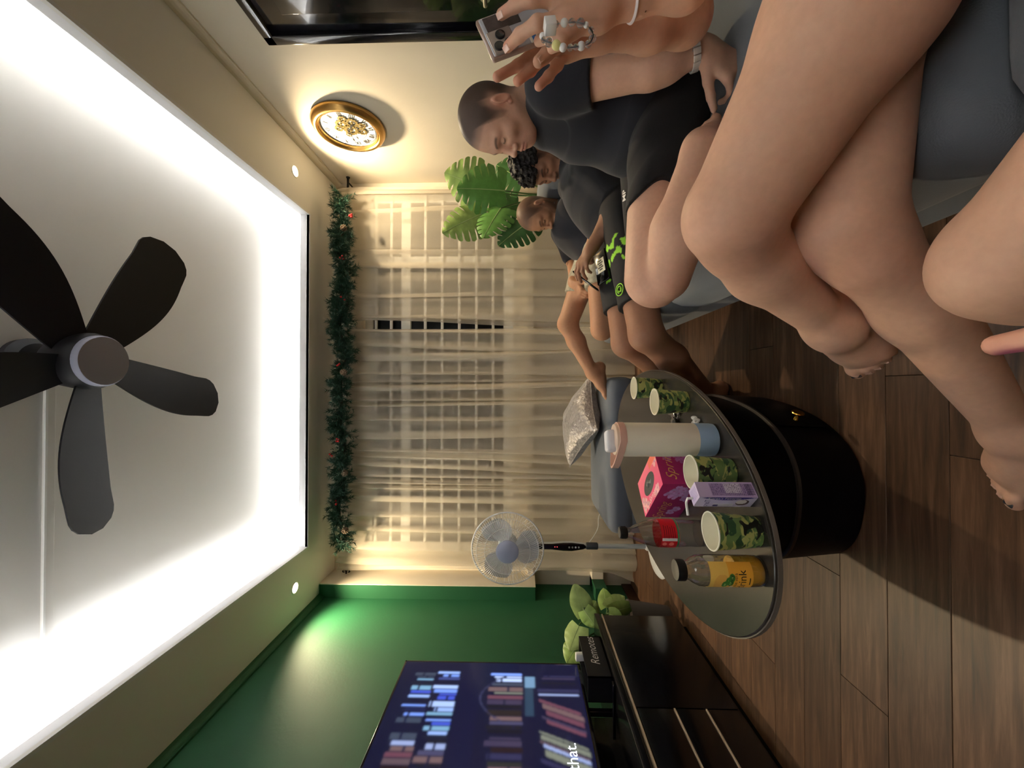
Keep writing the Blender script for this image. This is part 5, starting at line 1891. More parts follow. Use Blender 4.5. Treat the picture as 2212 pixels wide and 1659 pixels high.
class Head:
    """local axes: x forward (face), y to the person's left, z up; origin between the ears"""

    def __init__(self, c, fwd, up, s=1.0, nose=1.0, jaw=1.0, lid=1.0, mouth=0.0):
        self.c = V3(c)
        f = unit(fwd)
        u = V3(up)
        u = unit(u - f * (u @ f))
        l = np.cross(u, f)
        self.R = np.stack([f, l, u], 1)
        self.s = s
        g = self.g
        q = lambda x, y, z: g((x, y, z))
        E = lambda c_, r_, Rl=None: ell(g(c_), np.array(r_) * s, self.R if Rl is None else self.R @ Rl)
        P = [(E((-0.010, 0, 0.035), (0.099, 0.078, 0.090)), 0.01),
             (E((-0.035, 0, 0.010), (0.070, 0.070, 0.075)), 0.03),
             (E((0.030, 0, -0.020), (0.062, 0.062, 0.075)), 0.035),
             (E((0.040, 0, -0.060), (0.048, 0.046 * jaw, 0.046)), 0.03)]
        for sg in (-1, 1):
            P += [(cap(q(-0.002, 0.056 * sg * jaw, -0.050), 0.016 * s, q(0.058, 0.022 * sg * jaw, -0.096), 0.015 * s), 0.035 * s),
                  (E((0.062, 0.042 * sg, -0.026), (0.022, 0.022, 0.020)), 0.025 * s),
                  (cap(q(0.083, 0.014 * sg, 0.020), 0.011 * s, q(0.070, 0.046 * sg, 0.018), 0.010 * s), 0.018 * s)]
        P += [(E((0.072, 0, -0.098), (0.020, 0.022, 0.017)), 0.03 * s),
              (E((0.072, 0, -0.068), (0.024, 0.030, 0.024)), 0.02 * s)]
        # eye sockets, then lids over the eyeballs
        for sg in (-1, 1):
            P.append((E((0.104, 0.032 * sg, -0.002), (0.020, 0.020, 0.013)), 0.014 * s, 'sub'))
            P.append((E((0.0735, 0.0325 * sg, -0.003), (0.0145, 0.0150, 0.0118)), 0.006 * s))
            P.append((cap(q(0.0865, 0.021 * sg, -0.0055), 0.0032 * s, q(0.0800, 0.045 * sg, -0.0045), 0.0028 * s), 0.003 * s))
        # nose
        P += [(cap(q(0.088, 0, 0.008), 0.0075 * s, q(0.112 * (1 + 0.02 * (nose - 1)), 0, -0.034), 0.0100 * nose * s), 0.012 * s),
              (E((0.112, 0, -0.036), (0.0115 * nose, 0.0125 * nose, 0.0095 * nose)), 0.006 * s)]
        for sg in (-1, 1):
            P.append((E((0.101, 0.0140 * sg * nose, -0.041), (0.0115, 0.0078 * nose, 0.0080)), 0.006 * s))
            P.append((E((0.109, 0.0070 * sg * nose, -0.0475), (0.0060, 0.0036, 0.0030)), 0.003 * s, 'sub'))
        # lips
        P += [(E((0.0935, 0, -0.0655), (0.0125, 0.0225, 0.0062)), 0.005 * s),
              (E((0.0925, 0, -0.0765), (0.0120, 0.0195, 0.0068)), 0.005 * s),
              (cap(q(0.106, 0, -0.0710), 0.0012 * s, q(0.088, 0.024, -0.0715), 0.001 * s), 0.003 * s, 'sub'),
              (cap(q(0.106, 0, -0.0710), 0.0012 * s, q(0.088, -0.024, -0.0715), 0.001 * s), 0.003 * s, 'sub')]
        # ears
        a = math.radians(14)
        for sg in (-1, 1):
            yaw = math.radians(24) * sg
            Re = np.array([[math.cos(yaw), -math.sin(yaw), 0], [math.sin(yaw), math.cos(yaw), 0], [0, 0, 1]]) @ np.array([[math.cos(a), 0, math.sin(a)], [0, 1, 0], [-math.sin(a), 0, math.cos(a)]])
            P += [(E((-0.014, 0.083 * sg, -0.010), (0.0190, 0.0085, 0.0325), Re), 0.006 * s),
                  (E((-0.010, 0.0935 * sg, -0.008), (0.0120, 0.0090, 0.0215), Re), 0.004 * s, 'sub'),
                  (E((-0.004, 0.0805 * sg, -0.036), (0.0085, 0.0060, 0.0085), Re), 0.005 * s)]
        self.P = P

    def g(self, p):
        return self.c + self.R @ (np.array(p, float) * self.s)

    def loc(self, P):
        return ((P - self.c) @ self.R) / self.s

    def hair_edge(self, q, low=0.0):
        zl = np.interp(q[:, 0], [-0.12, -0.07, -0.035, -0.018, -0.002, 0.018, 0.034, 0.048, 0.066, 0.085, 0.11], [-0.07, -0.075, -0.055, 0.022, 0.015, -0.028, -0.010, 0.046, 0.060, 0.078, 0.086])
        # widow's shape: the temples recede
        zl = zl + np.where(q[:, 0] > 0.045, 0.010 * np.clip((np.abs(q[:, 1]) - 0.03) / 0.03, 0, 1), 0)
        return q[:, 2] - zl - low

    def colors(self, P, skin, hair, hair_amt=0.85, beard=0.0, lip=(176, 104, 96), brow=1.0, low=0.0, moustache=0.0, eye_open=0.0):
        q = self.loc(P)
        inh = (np.linalg.norm(q * np.array([1, 1, 0.85]), axis=1) < 0.15)
        sk = np.array(rgb(*skin)[:3])
        hr = np.array(rgb(*hair)[:3])
        c = np.tile(sk, (len(P), 1))

        def mixin(col, m):
            c[:] = c * (1 - m[:, None]) + np.array(col) * m[:, None]
        front = sstep(0.05, 0.075, q[:, 0]) * inh
        # lips, cheeks
        lp = np.exp(-((q[:, 2] + 0.071) / 0.0085) ** 4 - (q[:, 1] / 0.022) ** 4) * sstep(0.083, 0.089, q[:, 0]) * inh
        mixin(rgb(*lip)[:3], 0.75 * lp)
        ear = np.exp(-((np.abs(q[:, 1]) - 0.088) / 0.012) ** 2) * np.exp(-((q[:, 0] + 0.012) / 0.03) ** 4 - ((q[:, 2] + 0.012) / 0.045) ** 4) * inh
        mixin(np.array(rgb(206, 130, 108)[:3]) * (sk.mean() / 0.38), 0.35 * ear)
        if hair_amt > 0:
            h = self.hair_edge(q, low)
            m = sstep(-0.006, 0.010, h) * (0.35 + 0.65 * sstep(0.0, 0.05, h)) * inh * (1 - 0.9 * ear)
            mixin(hr, hair_amt * m)
        if beard > 0:
            bl = np.interp(q[:, 0], [-0.02, 0.0, 0.03, 0.06, 0.075, 0.12], [0.01, 0.0, -0.042, -0.060, -0.086, -0.088])
            m = sstep(0.008, -0.010, q[:, 2] - bl) * sstep(-0.03, -0.005, q[:, 0]) * sstep(-0.155, -0.12, q[:, 2]) * inh * (1 - lp)
            mixin(hr, beard * m * (1 - 0.9 * ear))
        if moustache > 0:
            m = np.exp(-((q[:, 2] + 0.0575) / 0.0055) ** 4 - (q[:, 1] / 0.026) ** 4) * sstep(0.082, 0.088, q[:, 0]) * inh
            mixin(hr, moustache * m)
        # brows and lash lines
        ay = np.abs(q[:, 1])
        bz_ = 0.0195 + 0.006 * np.sin(np.clip((ay - 0.012) / 0.04, 0, 1) * 2.6)
        m = np.exp(-((q[:, 2] - bz_) / 0.0042) ** 4) * sstep(0.010, 0.016, ay) * (1 - sstep(0.044, 0.054, ay)) * front
        mixin(hr * 0.7, brow * 0.8 * m)
        m = np.exp(-((q[:, 2] + 0.0062 + 25 * (ay - 0.0325) ** 2 * -1) / (0.0019 + 0.0022 * eye_open)) ** 2) * sstep(0.018, 0.022, ay) * (1 - sstep(0.043, 0.048, ay)) * sstep(0.068, 0.076, q[:, 0]) * inh
        mixin(np.array(rgb(24, 16, 14)[:3]), 0.92 * m)
        return c


M_SKIN = mat('skin', rough=0.52, spec=0.35, attr='Col', noise=(90, 0.05), bump=(220, 0.03), sss=0.12)
M_SHIRT = mat('black_cotton', rgb(34, 35, 42), 0.88, sheen=0.15, bump=(300, 0.06), spec=0.2)
M_SHIRT2 = mat('charcoal_cotton', rgb(40, 41, 46), 0.88, sheen=0.15, bump=(300, 0.06), spec=0.2)
M_SHORT = mat('black_jersey', rgb(19, 19, 23), 0.8, sheen=0.1, bump=(300, 0.05), spec=0.25)


def wrinkle(P, amp, seed=0.0, scale=1.0, dirv=(0.3, 0.2, 1.0)):
    """soft cloth creases"""
    d = unit(dirv)
    a = P @ d
    s1 = np.cross(d, [0.3, 0.9, 0.2])
    b = P @ unit(s1)
    c = P @ unit(np.cross(d, s1))
    w_ = 0.35 * np.sin(9 * b * scale + seed) + 0.3 * np.sin(13 * c * scale + 1.7 + seed)
    r1 = np.sin(46 * a * scale + 5.0 * w_ + seed * 2)
    r2 = np.sin(29 * (a * 0.6 + b * 0.8) * scale + 4.0 * np.sin(7 * c * scale + seed) + 2.1)
    msk = 0.5 + 0.5 * np.sin(11 * b * scale + 8 * c * scale + seed * 3)
    return amp * (0.6 * np.abs(r1) ** 0.7 * np.sign(r1) * msk + 0.6 * r2 * (1 - msk))


def hit(F, px, py, t0=0.3, t1=3.0):
    """first point of the surface F seen along a picture ray"""
    d = ray(px, py).normalized()
    o_, d = V3(CAMP), V3(d)
    t = t0
    for _ in range(200):
        v = F((o_ + d * t)[None])[0]
        if v < 0.0004:
            break
        t += max(v * 0.7, 0.0008)
        if t > t1:
            return None
    return Vector(o_ + d * t)


def grad_at(F, p):
    p = V3(p)
    e = 0.004
    g = np.array([(F((p + np.eye(3)[i] * e)[None]) - F((p - np.eye(3)[i] * e)[None]))[0] for i in range(3)])
    return Vector(unit(g))


AY = lambda x, y, Y: V3(at_y(x, y, Y))
# ================================================================== people
# ---------------------------------------------------------------- man with crew cut, sitting cross-legged
SK1 = (206, 164, 140)
p1 = empty('person', (0.84, 1.23, 0.44), 'person with cropped hair in black shirt and shorts sitting cross-legged on the sofa', 'person')
h1 = Head((0.830, 1.19, 1.040), (-0.970, 0.07, -0.21), (-0.10, -0.16, 0.97), 0.94, nose=1.08)
NB = (0.905, 1.225, 0.906)
SL, SR = (0.835, 1.065, 0.875), (0.955, 1.41, 0.885)
EL, WL = AY(1405, 152, 0.995), AY(1522, 108, 0.965)
HL = hand_prims(WL, AY(1590, 150, 0.955) - WL, (-0.35, 0.85, -0.35), -1, 1.02, (0.75, 0.8, 0.85, 0.9), 0.05, 0.5)
KL, AL = V3((0.262, 1.04, 0.596)), V3((0.560, 0.905, 0.545))
KR, AR = V3((0.42, 1.26, 0.53)), V3((0.48, 1.09, 0.520))
torso1 = [(ell((0.890, 1.235, 0.775), (0.085, 0.145, 0.15)), 0.02), (ell((0.850, 1.235, 0.60), (0.115, 0.150, 0.15)), 0.06), (ell((0.84, 1.235, 0.51), (0.125, 0.165, 0.10)), 0.06), (cap(SL, 0.048, SR, 0.044), 0.05)]
body1 = h1.P + [(cap(h1.g((-0.032, 0, -0.045)), 0.052, NB, 0.059), 0.03)] + torso1
body1 += [(cap(SL, 0.055, EL, 0.042), 0.04), (cap(EL, 0.043, (EL + (WL - EL) * 0.3), 0.042), 0.02), (cap(EL + (WL - EL) * 0.3, 0.042, WL, 0.027), 0.02)] + HL
body1 += [(cap(SR, 0.050, (1.00, 1.47, 0.64), 0.042), 0.04), (cap((1.00, 1.47, 0.64), 0.042, (0.86, 1.45, 0.50), 0.028), 0.02), (cap((0.86, 1.45, 0.50), 0.03, (0.78, 1.42, 0.47), 0.026), 0.02)]
body1 += [(cap((0.79, 1.15, 0.545), 0.088, KL + V3((0.035, 0.01, 0.018)), 0.068), 0.03), (cap(KL + V3((0.012, -0.012, 0.008)), 0.060, KL + V3((0.018, -0.035, -0.006)), 0.055), 0.03),
          (cap(KL + V3((0.022, -0.045, -0.008)), 0.055, (0.385, 0.950, 0.575), 0.064), 0.008), (cap((0.385, 0.950, 0.575), 0.064, AL, 0.038), 0.03)]
body1 += foot_prims(AL, (0.75, 0.30, -0.05), (0.1, -0.75, 0.6), 1, 1.0)
body1 += [(cap((0.79, 1.34, 0.52), 0.088, KR, 0.066), 0.03), (cap(KR, 0.058, (0.45, 1.16, 0.515), 0.058), 0.02), (cap((0.45, 1.16, 0.515), 0.055, AR, 0.038), 0.03)]
body1 += foot_prims(AR, (0.55, -0.3, -0.1), (0, 0, 1), -1, 1.0)
F1 = union(body1)
hd1 = lambda P: (np.linalg.norm(P - h1.c, axis=1) < 0.150)
hn1 = lambda P: (np.linalg.norm(P - (WL + V3((0.0, 0, -0.075))), axis=1) < 0.115)
pieces = [mesh_sdf(F1, 0.0065, drop=lambda P: hd1(P) | hn1(P)),
          mesh_sdf(F1, 0.0026, (h1.c - 0.154, h1.c + 0.154), drop=lambda P: np.linalg.norm(P - h1.c, axis=1) > 0.1525),
          mesh_sdf(F1, 0.0034, (WL + V3((0, 0, -0.075)) - 0.12, WL + V3((0, 0, -0.075)) + 0.12), drop=lambda P: np.linalg.norm(P - (WL + V3((0, 0, -0.075))), axis=1) > 0.117)]


def col1(P):
    c = h1.colors(P, SK1, (34, 27, 25), 0.92, lip=(190, 118, 112))
    kd = np.exp(-(np.linalg.norm(P - KL, axis=1) / 0.075) ** 2)
    return c * (1 - kd[:, None] * np.array([0.0, 0.10, 0.10]))


skin_obj('body', pieces, M_SKIN, p1, col1)
SE = AY(1264, 156, 1.02)
adir = unit(EL - V3(SL))
shirt1 = [(ell((0.876, 1.235, 0.775), (0.112, 0.178, 0.165)), 0.02), (ell((0.835, 1.235, 0.61), (0.140, 0.180, 0.15)), 0.06), (ell((0.825, 1.235, 0.51), (0.155, 0.195, 0.10)), 0.05),
          (cap(SL, 0.064, SR, 0.058), 0.06), (cap((NB[0], NB[1], NB[2] - 0.03), 0.074, (NB[0] - 0.005, NB[1], NB[2] - 0.008), 0.066), 0.05),
          (cap(SR, 0.060, (0.985, 1.45, 0.75), 0.062), 0.04)]
FS1 = union(shirt1)
slv1 = cap(V3(SL) - adir * 0.01, 0.069, V3(SL) + adir * 0.22, 0.066)


def FS1c(P):
    wr_ = wrinkle(P, 0.0135, 0.4, 1.0, (0.75, 0.15, 0.65))
    d = FS1(P) + wr_
    sl_ = np.maximum(slv1(P) + wr_ * 0.5, (P - V3(SL)) @ adir - 0.108)
    d = smin(d, sl_, 0.018)
    nd = unit(h1.g((-0.03, 0, -0.05)) - V3(NB))
    nk = np.linalg.norm(P - (V3(NB) + nd * 0.050 + V3((-0.006, 0, 0))), axis=1) - 0.070
    d = smax(d, -nk, 0.006)
    return np.maximum(d, -(P[:, 2] - 0.455))


FS1c.bb = (np.minimum(FS1.bb[0], slv1.bb[0]) - 0.02, np.maximum(FS1.bb[1], slv1.bb[1]) + 0.02)
V, Q = mesh_sdf(FS1c, 0.0055)
make_obj('shirt', V, Q, M_SHIRT, p1)
hemdir = unit(KL - V3((0.79, 1.14, 0.535)))
short1 = [(ell((0.82, 1.235, 0.50), (0.15, 0.195, 0.105)), 0.02), (cap((0.80, 1.14, 0.535), 0.108, V3((0.79, 1.14, 0.535)) + hemdir * 0.36, 0.094), 0.05),
          (cap((0.80, 1.34, 0.52), 0.105, (0.52, 1.29, 0.52), 0.092), 0.05)]
FH1 = union(short1)


def FH1c(P):
    d = FH1(P) + wrinkle(P, 0.004, 2.0, 1.1, (1, 0.2, 0.3))
    cut = (P - V3((0.79, 1.14, 0.535))) @ hemdir - 0.285 - 0.02 * np.sin(P[:, 2] * 40)
    return np.maximum(d, np.where(P[:, 0] < 0.7, np.where(P[:, 1] > 1.215, 0.50 - P[:, 0], cut), -1))


FH1c.bb = FH1.bb
V, Q = mesh_sdf(FH1c, 0.006)
sh = make_obj('shorts', V, Q, M_SHORT, p1)
hp_ = hit(FH1c, 1352, 424)
if hp_ is not None:
    gn = grad_at(FH1, hp_)
    rx = Vector((-1, 0, 0))
    rx = (rx - gn * rx.dot(gn)).normalized()
    uy = rx.cross(gn) * -1
    if uy.z < 0:
        uy = -uy
    put_text('MP', 0.030, lambda x, y: hp_ + gn * 0.006 - rx * x + uy * y, M_WPR, sh, 'logo', shear=0.2, bold=0.0006)

# watch on the propped arm
wd_ = unit(WL - EL)
wt = empty('wristwatch', tuple(WL), 'silver link wristwatch on the wrist of the cross-legged person', 'watch')
s_, u_, d_ = frame_from(Vector(wd_))
M_WATCH = mat('watch_steel', rgb(226, 221, 214), 0.32, metal=0.3)
wc = Vector(WL) - Vector(wd_) * 0.026
for i in range(16):
    a = 2 * PI * i / 16
    e = s_ * math.cos(a) + u_ * math.sin(a)
    t_ = -s_ * math.sin(a) + u_ * math.cos(a)
    MB().obox(wc + e * 0.0362, t_, d_, e, (0.0066, 0.0085, 0.0024), 0.0012).build('link', M_WATCH, wt)
e = (CAMP - wc)
e = (e - d_ * e.dot(d_)).normalized()
MB().lathe([(0.010, -0.002), (0.0125, 0.002), (0.0125, 0.005), (0.010, 0.0065), (0.0001, 0.007)], wc - e * 0.036, -e, 24).build('case', M_WATCH, wt)

# ---------------------------------------------------------------- man with curly hair
SK2 = (150, 108, 84)
p2 = empty('person', (0.80, 1.80, 0.44), 'bearded person with curly dark hair in charcoal shirt looking down at a phone', 'person')
h2 = Head(AY(1165, 353, 1.92), (-0.92, -0.24, -0.36), (-0.22, -0.14, 0.96), 1.0, nose=1.15, jaw=1.04)
NB2 = V3((1.115, 1.905, 0.745))
SL2, SR2 = V3((1.00, 1.735, 0.675)), V3((1.06, 2.03, 0.695))
EL2, WL2 = AY(1334, 432, 1.70), AY(1280, 533, 1.74)
KL2, KR2 = V3((0.212, 1.555, 0.465)), V3((0.205, 1.77, 0.485))
HP2 = V3((0.80, 1.81, 0.51))
HL2 = hand_prims(WL2, AY(1246, 588, 1.74) - WL2, (-0.3, 0.5, -0.8), -1, 1.0, (0.35, 0.4, 0.5, 0.6), 0.05, 0.5)
body2 = h2.P + [(cap(h2.g((-0.030, 0, -0.045)), 0.054, NB2, 0.060), 0.03)]
body2 += [(ell((0.98, 1.885, 0.635), (0.12, 0.155, 0.13)), 0.03), (ell((0.87, 1.85, 0.55), (0.13, 0.15, 0.13)), 0.08), (ell(HP2, (0.13, 0.165, 0.095)), 0.06), (cap(SL2, 0.05, SR2, 0.05), 0.05)]
body2 += [(cap(SL2, 0.052, EL2, 0.041), 0.04), (cap(EL2, 0.041, WL2, 0.027), 0.02)] + HL2
body2 += [(cap(SR2, 0.052, (0.92, 2.03, 0.54), 0.042), 0.04), (cap((0.92, 2.03, 0.54), 0.040, AY(1275, 560, 1.93), 0.027), 0.02)]
body2 += [(cap(HP2 + V3((-0.02, -0.09, 0)), 0.088, KL2, 0.066), 0.04), (cap(KL2, 0.060, (0.125, 1.655, 0.325), 0.061), 0.03), (cap((0.125, 1.655, 0.325), 0.061, (-0.03, 1.85, 0.085), 0.040), 0.03)]
body2 += [(cap(HP2 + V3((-0.02, 0.09, 0)), 0.088, KR2, 0.066), 0.04), (cap(KR2, 0.060, (0.11, 1.87, 0.32), 0.058), 0.03), (cap((0.11, 1.87, 0.32), 0.058, (-0.04, 2.04, 0.085), 0.040), 0.03)]
body2 += foot_prims((-0.03, 1.85, 0.092), (-0.9, 0.3, 0), (0, 0, 1), 1, 1.0) + foot_prims((-0.04, 2.04, 0.092), (-0.95, 0.25, 0), (0, 0, 1), -1, 1.0)
F2 = union(body2)
hc2 = WL2 + unit(AY(1246, 588, 1.74) - WL2) * 0.07
pieces = [mesh_sdf(F2, 0.0075, drop=lambda P: (np.linalg.norm(P - h2.c, axis=1) < 0.160) | (np.linalg.norm(P - hc2, axis=1) < 0.105)),
          mesh_sdf(F2, 0.0032, (h2.c - 0.163, h2.c + 0.163), drop=lambda P: np.linalg.norm(P - h2.c, axis=1) > 0.162),
          mesh_sdf(F2, 0.0038, (hc2 - 0.108, hc2 + 0.108), drop=lambda P: np.linalg.norm(P - hc2, axis=1) > 0.107)]
skin_obj('body', pieces, M_SKIN, p2, lambda P: h2.colors(P, SK2, (22, 16, 14), 0.9, beard=0.82, moustache=0.75, lip=(140, 92, 84), eye_open=0.5))
cr2 = random.Random(21)
curl = [(ell(h2.g((-0.018, 0, 0.055)), np.array((0.098, 0.082, 0.080)), h2.R), 0.01)]
for i in range(120):
    a, b = cr2.uniform(-PI, PI), cr2.uniform(-0.15, 1.0)
    q = np.array([math.cos(a) * math.sqrt(max(0, 1 - b * b)), math.sin(a) * math.sqrt(max(0, 1 - b * b)), b])
    pos = np.array([-0.014, 0, 0.048]) + q * np.array([0.104, 0.084, 0.088])
    if pos[0] > 0.05 and pos[2] < 0.072:
        continue
    if pos[0] > 0.0 and pos[2] < 0.045:
        continue
    r_ = cr2.uniform(0.013, 0.021)
    curl.append((ell(h2.g(pos), (r_, r_ * 0.8, r_), h2.R), 0.006))
for pos in ((0.086, 0.02, 0.070), (0.090, -0.008, 0.072), (0.080, 0.042, 0.062), (0.078, -0.035, 0.066), (0.095, 0.004, 0.080), (0.096, 0.026, 0.080)):
    curl.append((ell(h2.g(pos), (0.016, 0.016, 0.016), h2.R), 0.006))
FC2 = union(curl)


def FC2c(P):
    q = h2.loc(P)
    return FC2(P) + 0.0035 * np.sin(q[:, 0] * 260 + 3 * np.sin(q[:, 1] * 150)) * np.sin(q[:, 1] * 240 + 2 * np.sin(q[:, 2] * 170)) + 0.002 * np.sin(q[:, 2] * 300)


FC2c.bb = FC2.bb
V, Q = mesh_sdf(FC2c, 0.0034)
make_obj('hair', V, Q, mat('dark_hair', rgb(24, 18, 17), 0.5, spec=0.4, bump=(160, 0.5)), p2)
shirt2 = [(ell((0.97, 1.885, 0.625), (0.15, 0.180, 0.14)), 0.03), (ell((0.855, 1.85, 0.55), (0.16, 0.175, 0.14)), 0.09), (ell(HP2 + V3((0.03, 0, 0)), (0.15, 0.185, 0.09)), 0.06), (cap(SL2, 0.066, SR2, 0.066), 0.06),
          (cap(NB2 - V3((0, 0, 0.03)), 0.072, NB2 - V3((0, 0, 0.01)), 0.066), 0.05), (cap(SR2, 0.066, (0.96, 2.035, 0.60), 0.062), 0.05)]
FS2 = union(shirt2)
ad2 = unit(EL2 - SL2)
slv2 = cap(SL2, 0.066, SL2 + ad2 * 0.24, 0.064)


def FS2c(P):
    d = FS2(P) + wrinkle(P, 0.005, 1.4, 1.0, (0.7, 0.3, 0.6))
    d = smin(d, np.maximum(slv2(P), (P - SL2) @ ad2 - 0.19), 0.018)
    nd = unit(h2.g((-0.03, 0, -0.05)) - NB2)
    d = smax(d, -(np.linalg.norm(P - (NB2 + nd * 0.05), axis=1) - 0.072), 0.006)
    return np.maximum(d, -(P[:, 2] - 0.45))


FS2c.bb = (np.minimum(FS2.bb[0], slv2.bb[0]) - 0.02, np.maximum(FS2.bb[1], slv2.bb[1]) + 0.02)
V, Q = mesh_sdf(FS2c, 0.0065)
make_obj('shirt', V, Q, M_SHIRT2, p2)
tl, tr3 = unit(KL2 - (HP2 + V3((-0.02, -0.09, 0)))), unit(KR2 - (HP2 + V3((-0.02, 0.09, 0))))
hl_, hr_ = HP2 + V3((-0.02, -0.09, 0)), HP2 + V3((-0.02, 0.09, 0))
short2 = [(ell(HP2, (0.15, 0.19, 0.105)), 0.03), (cap(hl_, 0.104, hl_ + tl * 0.50, 0.088), 0.05), (cap(hr_, 0.104, hr_ + tr3 * 0.50, 0.088), 0.05)]
FH2 = union(short2)


def FH2c(P):
    d = FH2(P) + wrinkle(P, 0.004, 3.0, 1.0, (1, 0.3, 0.2))
    c1, c2 = (P - hl_) @ tl - 0.46, (P - hr_) @ tr3 - 0.43
    return np.maximum(d, np.where(P[:, 1] < 1.77 - (0.8 - P[:, 0]) * 0.22, c1, c2))


FH2c.bb = FH2.bb


def col_short2(P):
    """bright green splash and round badge printed on the near leg"""
    c = np.tile(np.array(rgb(20, 20, 24)[:3]), (len(P), 1))
    g = np.array(rgb(150, 214, 60)[:3])
    t = (P - hl_) @ tl
    v = P[:, 2]
    n = np.sin(P[:, 0] * 95 + 2.2 * np.sin(v * 130)) + np.sin(v * 120 + 2 * np.sin(P[:, 0] * 80) + 1) + 0.7 * np.sin(P[:, 1] * 160)
    m = (t > 0.12) & (t < 0.29) & (n > 0.15 + 5 * np.abs(t - 0.22) * 4) & (P[:, 1] < 1.78)
    c[m] = g
    return c


V, Q = mesh_sdf(FH2c, 0.0055)
M_SHORT2 = mat('printed_jersey', rough=0.8, attr='Col')
s2 = make_obj('shorts', V, Q, M_SHORT2, p2, colors=col_short2(V))
bp_ = hit(FH2c, 1340, 626)
if bp_ is not None:
    gn = grad_at(FH2, bp_)
    s_, u_, _ = frame_from(gn)
    M_LIME = mat('lime_print', rgb(150, 214, 60), 0.6)
    MB().tube([bp_ + gn * 0.004 + (s_ * math.cos(2 * PI * i / 32) + u_ * math.sin(2 * PI * i / 32)) * 0.024 for i in range(32)], 0.0022, 6, closed=True).build('badge_ring', M_LIME, s2)
    for q, (r0, a0_, a1_) in enumerate(((0.014, 0.3, 3.6), (0.008, -2.4, 1.2), (0.012, 3.9, 5.6))):
        MB().tube([bp_ + gn * 0.004 + (s_ * math.cos(lerp(a0_, a1_, i / 12)) + u_ * math.sin(lerp(a0_, a1_, i / 12))) * r0 for i in range(13)], 0.0024, 6).build('badge_mark', M_LIME, s2)

# ---------------------------------------------------------------- man with shaved head, foot up on the ottoman
SK3 = (176, 130, 100)
p3 = empty('person', (0.84, 2.37, 0.44), 'person with shaved head in black shirt resting a bare foot on the ottoman', 'person')
h3 = Head(AY(1162, 462, 2.37), (-0.90, -0.22, -0.38), (-0.26, -0.06, 0.96), 1.04, nose=1.05)
NB3 = V3((1.113, 2.405, 0.748))
SL3, SR3 = V3((1.05, 2.26, 0.677)), V3((1.034, 2.575, 0.692))
HP3 = V3((0.84, 2.365, 0.505))
ER3, WR3 = AY(1236, 566, 2.61), AY(1240, 612, 2.40)
KR3, AR3 = AY(1226, 700, 2.46), AY(1279, 806, 2.49)
KL3 = AY(1300, 712, 2.17)
HR3 = hand_prims(WR3, AY(1266, 652, 2.32) - WR3, (0.2, 0.3, -0.9), 1, 1.0, (0.5, 0.55, 0.6, 0.65), 0.05, 0.5)
body3 = h3.P + [(cap(h3.g((-0.030, 0, -0.045)), 0.054, NB3, 0.060), 0.03)]
body3 += [(ell((1.008, 2.40, 0.629), (0.12, 0.155, 0.13)), 0.03), (ell((0.913, 2.375, 0.535), (0.13, 0.15, 0.12)), 0.08), (ell(HP3, (0.13, 0.16, 0.09)), 0.06), (cap(SL3, 0.05, SR3, 0.05), 0.05)]
body3 += [(cap(SR3, 0.050, ER3, 0.038), 0.04), (cap(ER3, 0.038, WR3, 0.026), 0.02)] + HR3
body3 += [(cap(SL3, 0.050, (0.94, 2.20, 0.53), 0.040), 0.04), (cap((0.94, 2.20, 0.53), 0.038, (0.72, 2.23, 0.585), 0.027), 0.02)]
body3 += [(cap(HP3 + V3((-0.02, 0.08, 0.02)), 0.085, KR3, 0.062), 0.04), (cap(KR3, 0.056, KR3 + (AR3 - KR3) * 0.35, 0.055), 0.03), (cap(KR3 + (AR3 - KR3) * 0.35, 0.055, AR3, 0.037), 0.03)]
body3 += [(cap(HP3 + V3((-0.02, -0.08, 0)), 0.085, KL3, 0.060), 0.04), (cap(KL3, 0.055, (0.49, 2.27, 0.49), 0.052), 0.02), (cap((0.49, 2.27, 0.49), 0.05, (0.66, 2.32, 0.485), 0.036), 0.02)]
body3 += foot_prims(AR3 + V3((0, 0, 0.006)), (-0.98, 0.04, -0.08), (-0.05, -0.05, 0.99), -1, 1.02)
F3 = union(body3)
hc3 = WR3 + unit(AY(1266, 652, 2.32) - WR3) * 0.07
pieces = [mesh_sdf(F3, 0.0075, drop=lambda P: (np.linalg.norm(P - h3.c, axis=1) < 0.160) | (np.linalg.norm(P - hc3, axis=1) < 0.105)),
          mesh_sdf(F3, 0.0034, (h3.c - 0.163, h3.c + 0.163), drop=lambda P: np.linalg.norm(P - h3.c, axis=1) > 0.162),
          mesh_sdf(F3, 0.0042, (hc3 - 0.108, hc3 + 0.108), drop=lambda P: np.linalg.norm(P - hc3, axis=1) > 0.107)]
skin_obj('body', pieces, M_SKIN, p3, lambda P: h3.colors(P, SK3, (44, 34, 30), 0.72, beard=0.5, moustache=0.4, lip=(150, 96, 86), eye_open=0.5))
shirt3 = [(ell((0.998, 2.40, 0.629), (0.150, 0.18, 0.145)), 0.03), (ell((0.903, 2.375, 0.535), (0.155, 0.175, 0.13)), 0.09), (ell(HP3 + V3((0.04, 0, 0)), (0.14, 0.18, 0.09)), 0.06), (cap(SL3, 0.064, SR3, 0.064), 0.06),
          (cap(NB3 - V3((0, 0, 0.03)), 0.07, NB3 - V3((0, 0, 0.01)), 0.064), 0.05), (cap(SR3, 0.064, SR3 + (ER3 - SR3) * 0.8, 0.058), 0.05), (cap(SL3, 0.064, (0.98, 2.21, 0.59), 0.06), 0.05)]
FS3 = union(shirt3)
ad3 = unit(ER3 - SR3)


